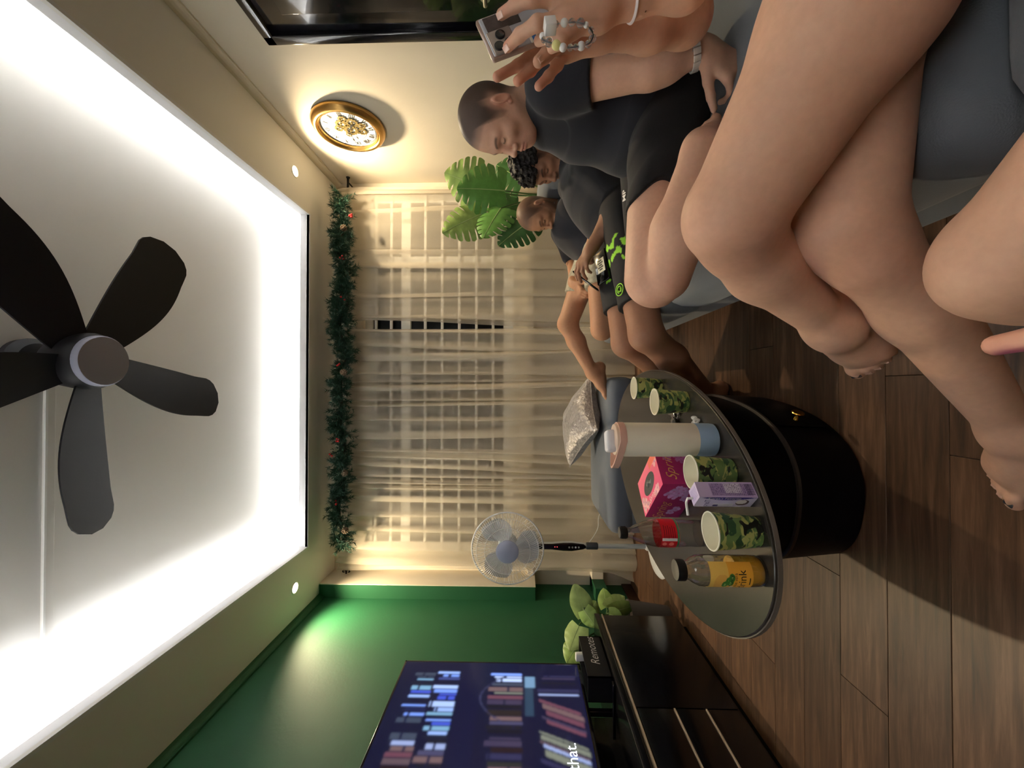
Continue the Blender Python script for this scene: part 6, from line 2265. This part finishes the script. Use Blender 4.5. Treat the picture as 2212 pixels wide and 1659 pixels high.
def FS3c(P):
    d = FS3(P) + wrinkle(P, 0.005, 4.4, 1.0, (0.7, 0.3, 0.6))
    nd = unit(h3.g((-0.03, 0, -0.05)) - NB3)
    d = smax(d, -(np.linalg.norm(P - (NB3 + nd * 0.05), axis=1) - 0.070), 0.006)
    return np.maximum(d, -(P[:, 2] - 0.45))


FS3c.bb = FS3.bb
V, Q = mesh_sdf(FS3c, 0.0065)
make_obj('shirt', V, Q, M_SHIRT, p3)
h3r = HP3 + V3((-0.02, 0.08, 0.02))
h3l = HP3 + V3((-0.02, -0.08, 0))
tr_3, tl_3 = unit(KR3 - h3r), unit(KL3 - h3l)
FH3 = union([(ell(HP3, (0.15, 0.185, 0.10)), 0.03), (cap(h3r, 0.10, h3r + tr_3 * 0.3, 0.086), 0.05), (cap(h3l, 0.10, h3l + tl_3 * 0.3, 0.084), 0.05)])


def FH3c(P):
    d = FH3(P) + wrinkle(P, 0.004, 6.0, 1.0, (1, 0.3, 0.2))
    return np.maximum(d, np.where(P[:, 1] > 2.365, (P - h3r) @ tr_3 - 0.25, (P - h3l) @ tl_3 - 0.25))


FH3c.bb = FH3.bb
V, Q = mesh_sdf(FH3c, 0.006)
make_obj('shorts', V, Q, mat('mottled_shorts', rgb(166, 160, 142), 0.8, noise=(34, 0.35)), p3)
nk = [h3.g((-0.03, 0, -0.05)) * 0.0 + V3(NB3) + V3((0.0, 0, 0)) for _ in range(1)]
chain = [V3(NB3) + V3((-0.068 * math.cos(a) - 0.01, 0.072 * math.sin(a), 0.012 - 0.05 * max(0, math.cos(a)))) for a in np.linspace(-2.2, 2.2, 30)]
MB().tube([Vector(c) + Vector((-0.008, 0, 0.004)) for c in chain], 0.0022, 6).build('necklace', M_STEEL, p3)

# phones in the men's hands and on the lap
def phone_thing(name, c, ax_long, ax_wide, label, size=(0.075, 0.037, 0.0042), m=None):
    c = Vector(c)
    a = Vector(ax_long).normalized()
    b = Vector(ax_wide)
    b = (b - a * b.dot(a)).normalized()
    n = a.cross(b)
    e_ = empty(name, tuple(c), label, 'phone')
    MB().obox(c, a, b, n, size, 0.004).build('case', m or M_BLACKG, e_)
    return e_, c, a, b, n


ph, c, a, b, n = phone_thing('phone', AY(1266, 608, 1.84), (0.5, 0.1, 0.6), (0.2, 1, -0.2), 'black phone held in the hands of the curly-haired person')
MB().obox(c - n * 0.0042, a, b, n, (0.070, 0.034, 0.0004)).build('screen', mat('phone_glass', rgb(8, 8, 10), 0.08), ph)
wp = hit(FH2c, 1304, 578)
if wp is None:
    wp = Vector(AY(1304, 578, 1.70))
gn = grad_at(FH2, wp)
la_ = Vector((-0.75, 0.0, -0.35))
la_ = (la_ - gn * la_.dot(gn)).normalized()
wl_, c, a, b, n = phone_thing('phone', wp + gn * 0.012, la_, gn.cross(la_), 'black phone with a white card label lying on the printed shorts', (0.078, 0.038, 0.006))
sg_ = 1 if n.dot(gn) > 0 else -1
MB().obox(c + n * sg_ * 0.0064 + b * 0.002 - a * 0.006, a, b, n, (0.034, 0.022, 0.0005)).build('card', M_PAPER, wl_)
for q in range(5):
    MB().obox(c + n * sg_ * 0.0070 + a * (-0.03 + q * 0.011), a, b, n, (0.0035, 0.010 + 0.006 * (q % 2), 0.0002)).build('card_print', M_INK, wl_)
MB().lathe([(0.012, 0.0), (0.013, 0.003), (0.008, 0.006)], c + n * sg_ * 0.006 + a * 0.058, n * sg_, 20).build('grip_disc', M_FANB, wl_)
# ---------------------------------------------------------------- woman with crossed legs taking a picture
SKW = (204, 160, 134)
pw_ = empty('person', (0.85, 0.36, 0.44), 'bare-legged person with crossed legs holding up a phone in both hands', 'person')
HA, HBp = V3((0.86, 0.36, 0.49)), V3((0.88, 0.57, 0.49))
KA, AA = V3((0.235, 0.575, 0.650)), V3((0.108, 0.715, 0.395))
KB, AB = V3((0.226, 0.588, 0.480)), V3((-0.075, 0.705, 0.100))
bodyw = [(ell((0.92, 0.465, 0.545), (0.16, 0.18, 0.12)), 0.03)]
bodyw += [(cap(HA, 0.100, (0.46, 0.475, 0.562), 0.090), 0.05), (cap((0.46, 0.475, 0.562), 0.090, KA + V3((0.03, -0.01, -0.004)), 0.069), 0.04), (cap(KA + V3((0.01, 0.0, 0.01)), 0.056, KA + V3((-0.005, 0.035, -0.03)), 0.052), 0.03),
          (cap(KA + V3((-0.005, 0.035, -0.03)), 0.052, KA + (AA - KA) * 0.36 + V3((0.012, 0.025, 0)), 0.054), 0.03), (cap(KA + (AA - KA) * 0.36 + V3((0.012, 0.025, 0)), 0.054, AA, 0.032), 0.03)]
legB = [(cap(HBp, 0.092, (0.52, 0.575, 0.478), 0.080), 0.05), (cap((0.52, 0.575, 0.478), 0.080, KB + V3((0.03, -0.01, 0.004)), 0.066), 0.04), (cap(KB + V3((0.008, -0.004, 0.01)), 0.056, KB + V3((-0.02, 0.0, -0.03)), 0.052), 0.03),
        (cap(KB + V3((-0.02, 0.0, -0.03)), 0.052, KB + (AB - KB) * 0.38 + V3((0.018, 0, -0.01)), 0.055), 0.03), (cap(KB + (AB - KB) * 0.38 + V3((0.018, 0, -0.01)), 0.055, AB, 0.033), 0.03)]
FDA, FUA = (-0.74, 0.24, -0.60), (-0.42, -0.52, 0.74)
FDB, FUB = (-0.72, 0.46, -0.02), (0.0, 0.0, 1.0)
footA = [(f_, max(k_, 0.045) if i_ < 5 else k_) for i_, (f_, k_) in enumerate(foot_prims(AA, FDA, FUA, 1, 0.98))]
footB = [(f_, max(k_, 0.04) if i_ < 5 else k_) for i_, (f_, k_) in enumerate(foot_prims(AB, FDB, FUB, -1, 0.95))]
FLA = union(bodyw + footA)
FLB = union(legB + footB)
# arms and hands by the phone
hR = [(cap((0.95, 0.40, 0.93), 0.050, (0.80, 0.44, 0.68), 0.040), 0.04), (cap((0.80, 0.44, 0.68), 0.040, AY(1480, -40, 0.57), 0.034), 0.02), (cap(AY(1480, -40, 0.57), 0.034, AY(1370, -10, 0.57), 0.024), 0.02),
      (cap(AY(1370, -10, 0.57), 0.024, AY(1300, 8, 0.57), 0.027), 0.02), (cap(AY(1300, 8, 0.57), 0.026, AY(1225, 18, 0.57), 0.024), 0.02), (cap(AY(1290, 35, 0.565), 0.020, AY(1222, 48, 0.56), 0.017), 0.02)]


def finger(pts, r0, r1, k=0.006):
    out = []
    n = len(pts) - 1
    P = [AY(*p) for p in pts]
    for i in range(n):
        a, b = lerp(r0, r1, i / n), lerp(r0, r1, (i + 1) / n)
        out.append((cap(P[i], a, P[i + 1], b), k if i else 0.012))
    return out


hR += finger([(1215, 0, 0.565), (1150, -2, 0.555), (1112, 12, 0.572), (1083, 31, 0.588)], 0.0105, 0.0078)
hR += finger([(1215, 42, 0.56), (1160, 50, 0.548), (1122, 76, 0.568), (1097, 101, 0.589)], 0.0105, 0.0078)
hR += finger([(1228, 60, 0.565), (1192, 76, 0.560), (1164, 88, 0.580)], 0.0098, 0.0078)
hR += finger([(1240, 66, 0.565), (1212, 92, 0.560), (1192, 104, 0.572)], 0.0090, 0.0072)
hR += finger([(1260, -8, 0.575), (1205, -40, 0.590), (1160, -50, 0.612)], 0.0125, 0.0090)
hL = [(cap((0.97, 0.62, 0.92), 0.050, AY(1480, 40, 0.74), 0.044), 0.04), (cap(AY(1480, 40, 0.74), 0.044, AY(1400, 56, 0.70), 0.039), 0.02), (cap(AY(1400, 56, 0.70), 0.039, AY(1290, 72, 0.665), 0.026), 0.02), (cap(AY(1290, 72, 0.665), 0.026, AY(1225, 92, 0.66), 0.029), 0.02)]
hL += finger([(1215, 82, 0.655), (1160, 108, 0.645), (1118, 142, 0.637), (1074, 166, 0.628)], 0.0098, 0.0078)
hL += finger([(1212, 96, 0.655), (1175, 125, 0.648), (1147, 152, 0.640), (1118, 175, 0.632)], 0.0098, 0.0078)
hL += finger([(1222, 112, 0.66), (1205, 140, 0.652), (1185, 165, 0.645), (1164, 186, 0.640)], 0.0095, 0.0076)
hL += finger([(1235, 88, 0.645), (1205, 98, 0.625), (1182, 115, 0.615), (1163, 133, 0.612)], 0.0125, 0.0090)
hw = Head((1.00, 0.46, 1.13), (-0.9, 0.2, -0.25), (0, 0, 1), 0.96)
upw = hw.P + [(cap(hw.g((-0.03, 0, -0.045)), 0.046, (1.03, 0.46, 0.98), 0.052), 0.03), (ell((0.99, 0.46, 0.83), (0.11, 0.16, 0.16)), 0.04), (ell((0.97, 0.46, 0.65), (0.115, 0.14, 0.14)), 0.08), (cap((0.96, 0.40, 0.93), 0.045, (0.98, 0.62, 0.92), 0.045), 0.05)]
FU = union(upw + hR + hL)
FW = lambda P: np.minimum(np.minimum(FLA(P), FLB(P)), FU(P))
bbA = FLA.bb
pieces = [mesh_sdf(FLA, 0.006, drop=lambda P: np.linalg.norm(P - (AA + V3((-0.05, 0.02, -0.08))), axis=1) < 0.158),
          mesh_sdf(FLA, 0.003, (AA + V3((-0.05, 0.02, -0.08)) - 0.165, AA + V3((-0.05, 0.02, -0.08)) + 0.165), drop=lambda P: np.linalg.norm(P - (AA + V3((-0.05, 0.02, -0.08))), axis=1) > 0.163),
          mesh_sdf(FLB, 0.006, drop=lambda P: np.linalg.norm(P - (AB + V3((-0.08, 0.02, -0.05))), axis=1) < 0.15),
          mesh_sdf(FLB, 0.003, (AB + V3((-0.08, 0.02, -0.05)) - 0.155, AB + V3((-0.08, 0.02, -0.05)) + 0.155), drop=lambda P: np.linalg.norm(P - (AB + V3((-0.08, 0.02, -0.05))), axis=1) > 0.153)]
hcW = AY(1190, 80, 0.61)
pieces += [mesh_sdf(FU, 0.007, drop=lambda P: np.linalg.norm(P - hcW, axis=1) < 0.14),
           mesh_sdf(FU, 0.0028, (hcW - 0.145, hcW + 0.145), drop=lambda P: np.linalg.norm(P - hcW, axis=1) > 0.142)]


def colw(P):
    c = hw.colors(P, SKW, (40, 28, 22), 0.9)
    for k_ in (KA, KB):
        kd = np.exp(-(np.linalg.norm(P - k_ - V3((-0.03, 0, 0.0)), axis=1) / 0.07) ** 2)
        c = c * (1 - kd[:, None] * np.array([0.0, 0.09, 0.09]))
    # fingertips are rosier
    for f in ((1083, 31, 0.588), (1097, 101, 0.589), (1074, 166, 0.628), (1118, 175, 0.632), (1164, 186, 0.64)):
        kd = np.exp(-(np.linalg.norm(P - AY(*f), axis=1) / 0.022) ** 2)
        c = c * (1 - kd[:, None] * np.array([0.0, 0.16, 0.16]))
    return c


skin_obj('body', pieces, M_SKIN, pw_, colw)
FT = union([(ell((0.99, 0.46, 0.82), (0.135, 0.185, 0.17)), 0.04), (ell((0.97, 0.46, 0.65), (0.14, 0.165, 0.15)), 0.08), (cap((0.96, 0.40, 0.925), 0.06, (0.98, 0.62, 0.915), 0.06), 0.05)])
V, Q = mesh_sdf(FT, 0.008)
make_obj('top', V, Q, mat('grey_top', rgb(96, 94, 96), 0.9), pw_)
FP = union([(ell((0.93, 0.465, 0.545), (0.185, 0.21, 0.125)), 0.03), (cap(HA + V3((0.02, 0, 0)), 0.106, (0.74, 0.40, 0.515), 0.100), 0.05), (cap(HBp + V3((0.02, 0, 0)), 0.100, (0.76, 0.575, 0.487), 0.094), 0.05)])
V, Q = mesh_sdf(FP, 0.008)
make_obj('shorts', V, Q, mat('denim_shorts', rgb(52, 58, 72), 0.9), pw_)
FHh = union([(ell(hw.g((-0.02, 0, 0.045)), np.array((0.105, 0.088, 0.092)), hw.R), 0.02), (cap(hw.g((-0.06, 0, 0.0)), 0.075, hw.g((-0.09, 0, -0.25)), 0.06), 0.05)])
V, Q = mesh_sdf(FHh, 0.007)
make_obj('hair', V, Q, mat('dark_hair', rgb(24, 18, 17), 0.5), pw_)
# toe nails: the big toe of the raised foot carries glitter polish
M_NAIL = mat('nail_skin', rgb(232, 190, 172), 0.25, coat=0.5)
M_GLIT = mat('silver_polish', rgb(150, 156, 172), 0.2, metal=0.8, noise=(120, 0.4))


def toe_nails(an, fwd, up, side, s, big, rest):
    an, fwd, up = V3(an), unit(fwd), unit(up)
    up = unit(up - fwd * (up @ fwd))
    lat = np.cross(fwd, up) * side
    for i, (b, a0, ln, r) in enumerate(((0.030, 0.128, 0.034, 0.0140), (0.011, 0.130, 0.030, 0.0102), (-0.005, 0.124, 0.028, 0.0096), (-0.020, 0.115, 0.025, 0.0092), (-0.033, 0.103, 0.021, 0.0088))):
        p_ = an + (fwd * (a0 + ln * 0.92) + lat * b * 1.05 + up * (-0.0735 + r * 0.78)) * s
        MB().obox(p_, fwd * 0.94 - up * 0.34, lat, up * 0.94 + fwd * 0.34, (r * 0.62 * s, r * 0.62 * s, 0.0016), 0.0015).build('toe_nail', big if i == 0 else rest, pw_)


toe_nails(AA, FDA, FUA, 1, 0.98, M_GLIT, M_NAIL)
toe_nails(AB, FDB, FUB, -1, 0.95, M_GLIT, M_NAIL)
# pale hair band on the wrist
wr = AY(1362, -8, 0.57)
wdn = Vector(unit(AY(1300, 8, 0.57) - AY(1400, -18, 0.57)))
s_, u_, d_ = frame_from(wdn)
MB().tube([Vector(wr) + (s_ * math.cos(2 * PI * i / 32) + u_ * math.sin(2 * PI * i / 32)) * 0.0262 for i in range(32)], 0.006, 10, closed=True, flat=0.5).build('wrist_band', mat('pale_satin', rgb(214, 202, 204), 0.4), pw_)

for (t_, k_, off) in (((1097, 101, 0.589), (1122, 76, 0.568), (-0.02, -0.006, 0.004)), ((1163, 133, 0.612), (1182, 115, 0.615), (0.0, -0.0075, 0.002)), ((1083, 31, 0.588), (1112, 12, 0.572), (0.0, -0.0062, 0.004))):
    tp_, kp_ = AY(*t_), AY(*k_)
    ax_ = Vector(unit(tp_ - kp_))
    nn = Vector(unit(V3(CAMP) - tp_))
    nn = (nn - ax_ * nn.dot(ax_)).normalized()
    MB().obox(Vector(tp_) - ax_ * 0.0015 + nn * 0.0072, ax_, ax_.cross(nn), nn, (0.0060, 0.0046, 0.0012), 0.0011).build('finger_nail', M_NAIL, pw_)

# ---------------------------------------------------------------- the phone and its bead strap
pc_ = Vector(AY(1144, 55, 0.607))
la_ = Vector((-0.38, -0.06, 0.92))
lb2 = Vector((-0.96, -0.10, -0.27))
ph, c, a, b, n = phone_thing('phone', pc_, la_, lb2, 'phone in a clear case with three lenses held up by two hands', (0.078, 0.0385, 0.0045), mat('phone_case', rgb(158, 132, 118), 0.2, coat=0.6))
if n.dot(CAMP - c) < 0:
    n = -n
MB().obox(c + n * 0.0036, a, b, n, (0.074, 0.035, 0.0022), 0.002).build('back_glass', mat('phone_back', rgb(188, 190, 198), 0.2, coat=0.6), ph)
isl = c + a * 0.053 + b * 0.0155
MB().obox(isl + n * 0.0068, a, b, n, (0.0195, 0.0205, 0.0018), 0.0016).build('camera_plate', mat('camera_plate', rgb(176, 164, 156), 0.25, metal=0.4), ph)
for da, db in ((0.0085, 0.0095), (-0.0085, 0.0095), (0.0, -0.0085)):
    MB().lathe([(0.0078, 0.0), (0.0078, 0.0028), (0.0066, 0.0032)], isl + a * da + b * db + n * 0.008, n, 24, caps=False).build('lens_ring', M_FANB, ph)
    MB().lathe([(0.0068, 0.0), (0.0066, 0.003), (0.0001, 0.0032)], isl + a * da + b * db + n * 0.008, n, 24).build('lens', mat('lens_glass', rgb(10, 10, 14), 0.06, coat=1.0), ph)
MB().obox(c + a * 0.040 - b * 0.019 + n * 0.0060, a, b, n, (0.028, 0.0135, 0.0004)).build('photo_sticker', mat('photo_print', rgb(74, 62, 58), 0.4, noise=(90, 0.6)), ph)
MB().obox(c + a * 0.004 + b * 0.018 + n * 0.0064, a, b, n, (0.0035, 0.016, 0.0005)).build('blue_strip', mat('blue_print', rgb(36, 104, 176), 0.4), ph)
MB().obox(c + a * 0.004 + b * 0.018 + n * 0.0060, a, b, n, (0.0075, 0.018, 0.0004)).build('white_strip', M_PAPER, ph)

st = empty('bead_strap', tuple(AY(1230, 72, 0.53)), 'strap of clear and white beads hanging over the hand', 'strap')
M_BCLR = mat('clear_bead', rgb(226, 222, 224), 0.05, trans=0.85, ior=1.4)
M_BWHT = mat('white_bead', rgb(244, 242, 240), 0.3)
M_BYEL = mat('yellow_bead', rgb(222, 214, 140), 0.3)
bp = spline([AY(1186, 56, 0.52), AY(1212, 50, 0.515), AY(1240, 48, 0.515), AY(1266, 54, 0.52), AY(1281, 74, 0.525), AY(1272, 94, 0.525), AY(1246, 101, 0.52), AY(1218, 103, 0.515), AY(1198, 96, 0.515), AY(1172, 84, 0.52), AY(1176, 68, 0.525)], 12)
MB().tube(bp, 0.0008, 6).build('cord', M_WHITE, st)
acc = 0.0
br = random.Random(9)
last = None
i = 0
for q in range(1, len(bp)):
    seg_ = (bp[q] - bp[q - 1]).length
    acc += seg_
    r_ = (0.0042, 0.0052, 0.0046, 0.0056, 0.0038)[i % 5]
    if acc > 2 * r_:
        acc = 0
        mt = (M_BCLR, M_BWHT, M_BCLR, M_BCLR, M_BWHT, M_BCLR, M_BCLR)[i % 7]
        if i == 12:
            mt = M_BYEL
            r_ = 0.0062
        MB().sphere(bp[q], r_, 12, 8).build('bead', mt, st)
        i += 1
cb0 = Vector(AY(1188, 56, 0.512))
MB().obox(cb0, (0.96, 0.2, 0.15), (-0.2, 0.97, 0.05), (-0.14, -0.08, 0.98), (0.0078, 0.0078, 0.0078), 0.0012).build('cube_charm', M_BWHT, st)

# ---------------------------------------------------------------- the photographer's own leg and hand
SKP = (204, 160, 134)
pp = empty('person', (0.62, -0.30, 0.44), 'seated person whose bare knee and fingertip show at the sofa edge', 'person')
KP, HPp, AP = V3((0.128, 0.420, 0.450)), V3((0.60, -0.18, 0.50)), V3((0.12, 0.47, 0.10))
hp2 = Head((0.62, -0.62, 1.20), (-0.5, 0.8, -0.2), (0, 0, 1), 0.98)
bodyp = hp2.P + [(cap(hp2.g((-0.03, 0, -0.045)), 0.050, (0.64, -0.64, 1.04), 0.056), 0.03), (ell((0.64, -0.60, 0.86), (0.17, 0.13, 0.17)), 0.04), (ell((0.66, -0.45, 0.62), (0.16, 0.14, 0.16)), 0.08), (ell((0.66, -0.34, 0.545), (0.17, 0.15, 0.11)), 0.06)]
bodyp += [(cap(HPp, 0.098, (0.37, 0.13, 0.462), 0.080), 0.05), (cap((0.37, 0.13, 0.462), 0.080, KP + V3((0.02, -0.02, 0.0)), 0.060), 0.04), (cap(KP + V3((0.0, 0.0, 0.004)), 0.056, KP + V3((-0.002, 0.01, -0.04)), 0.051), 0.03), (cap(KP + V3((-0.002, 0.01, -0.04)), 0.051, (0.125, 0.44, 0.30), 0.054), 0.03), (cap((0.125, 0.44, 0.30), 0.054, AP, 0.037), 0.03)]
bodyp += foot_prims(AP, (-0.3, 0.95, 0), (0, 0, 1), 1, 0.98)
bodyp += [(cap((0.50, -0.30, 0.52), 0.096, (0.02, -0.10, 0.50), 0.066), 0.05), (cap((0.02, -0.10, 0.50), 0.060, (-0.06, -0.02, 0.10), 0.038), 0.03)]
bodyp += foot_prims((-0.06, -0.02, 0.10), (-0.6, 0.8, 0), (0, 0, 1), -1, 0.98)
bodyp += [(cap((0.47, -0.58, 0.94), 0.050, (0.28, -0.35, 0.68), 0.040), 0.04), (cap((0.28, -0.35, 0.68), 0.038, (0.10, 0.08, 0.575), 0.028), 0.02), (cap((0.10, 0.08, 0.575), 0.028, (0.062, 0.17, 0.578), 0.026), 0.02)]
bodyp += [(cap((0.81, -0.60, 0.94), 0.050, (0.84, -0.38, 0.70), 0.040), 0.04), (cap((0.84, -0.38, 0.70), 0.038, (0.66, -0.10, 0.66), 0.028), 0.02)]
tipP = AY(2152, 746, 0.305)
bodyp += [(cap((0.050, 0.185, 0.582), 0.0125, (0.042, 0.245, 0.588), 0.0105), 0.012), (cap((0.042, 0.245, 0.588), 0.0105, tipP, 0.0078), 0.004)]
for q in range(3):
    o_ = V3((0.028 + 0.02 * q, -0.004 * q, -0.004 * q))
    bodyp += [(cap(V3((0.050, 0.180, 0.575)) + o_, 0.012, V3((0.052, 0.215, 0.560)) + o_, 0.010), 0.012), (cap(V3((0.052, 0.215, 0.560)) + o_, 0.010, V3((0.056, 0.222, 0.520)) + o_, 0.008), 0.004)]
FPp = union(bodyp)
pieces = [mesh_sdf(FPp, 0.0075, drop=lambda P: np.linalg.norm(P - V3((0.048, 0.235, 0.582)), axis=1) < 0.074),
          mesh_sdf(FPp, 0.003, (V3((0.048, 0.235, 0.582)) - 0.08, V3((0.048, 0.235, 0.582)) + 0.08), drop=lambda P: np.linalg.norm(P - V3((0.048, 0.235, 0.582)), axis=1) > 0.079)]


def colp(P):
    c = hp2.colors(P, SKP, (40, 28, 22), 0.9)
    kd = np.exp(-(np.linalg.norm(P - tipP, axis=1) / 0.03) ** 2)
    c = c * (1 - kd[:, None] * np.array([0.0, 0.2, 0.18]))
    nl = np.exp(-(np.linalg.norm((P - (tipP + V3((-0.008, -0.012, -0.002)))) / np.array([0.006, 0.016, 0.01]), axis=1)) ** 4)
    c = c * (1 - nl[:, None]) + np.array(rgb(150, 70, 96)[:3]) * nl[:, None]
    return c


skin_obj('body', pieces, M_SKIN, pp, colp)
FT = union([(ell((0.64, -0.60, 0.85), (0.195, 0.155, 0.18)), 0.04), (ell((0.66, -0.46, 0.62), (0.185, 0.165, 0.17)), 0.08), (cap((0.48, -0.59, 0.93), 0.062, (0.80, -0.60, 0.93), 0.062), 0.05)])
V, Q = mesh_sdf(FT, 0.009)
make_obj('top', V, Q, mat('navy_top', rgb(40, 44, 58), 0.9), pp)
FP = union([(ell((0.66, -0.34, 0.545), (0.195, 0.175, 0.125)), 0.04), (cap(HPp + V3((0.03, -0.03, 0)), 0.104, (0.48, -0.05, 0.52), 0.096), 0.05), (cap((0.52, -0.30, 0.52), 0.104, (0.34, -0.24, 0.51), 0.096), 0.05)])
V, Q = mesh_sdf(FP, 0.009)
make_obj('shorts', V, Q, MATS['denim_shorts'], pp)
FHh = union([(ell(hp2.g((-0.02, 0, 0.045)), np.array((0.105, 0.088, 0.092)), hp2.R), 0.02), (cap(hp2.g((-0.06, 0, 0.0)), 0.075, hp2.g((-0.09, 0, -0.2)), 0.055), 0.05)])
V, Q = mesh_sdf(FHh, 0.009)
make_obj('hair', V, Q, MATS['dark_hair'], pp)
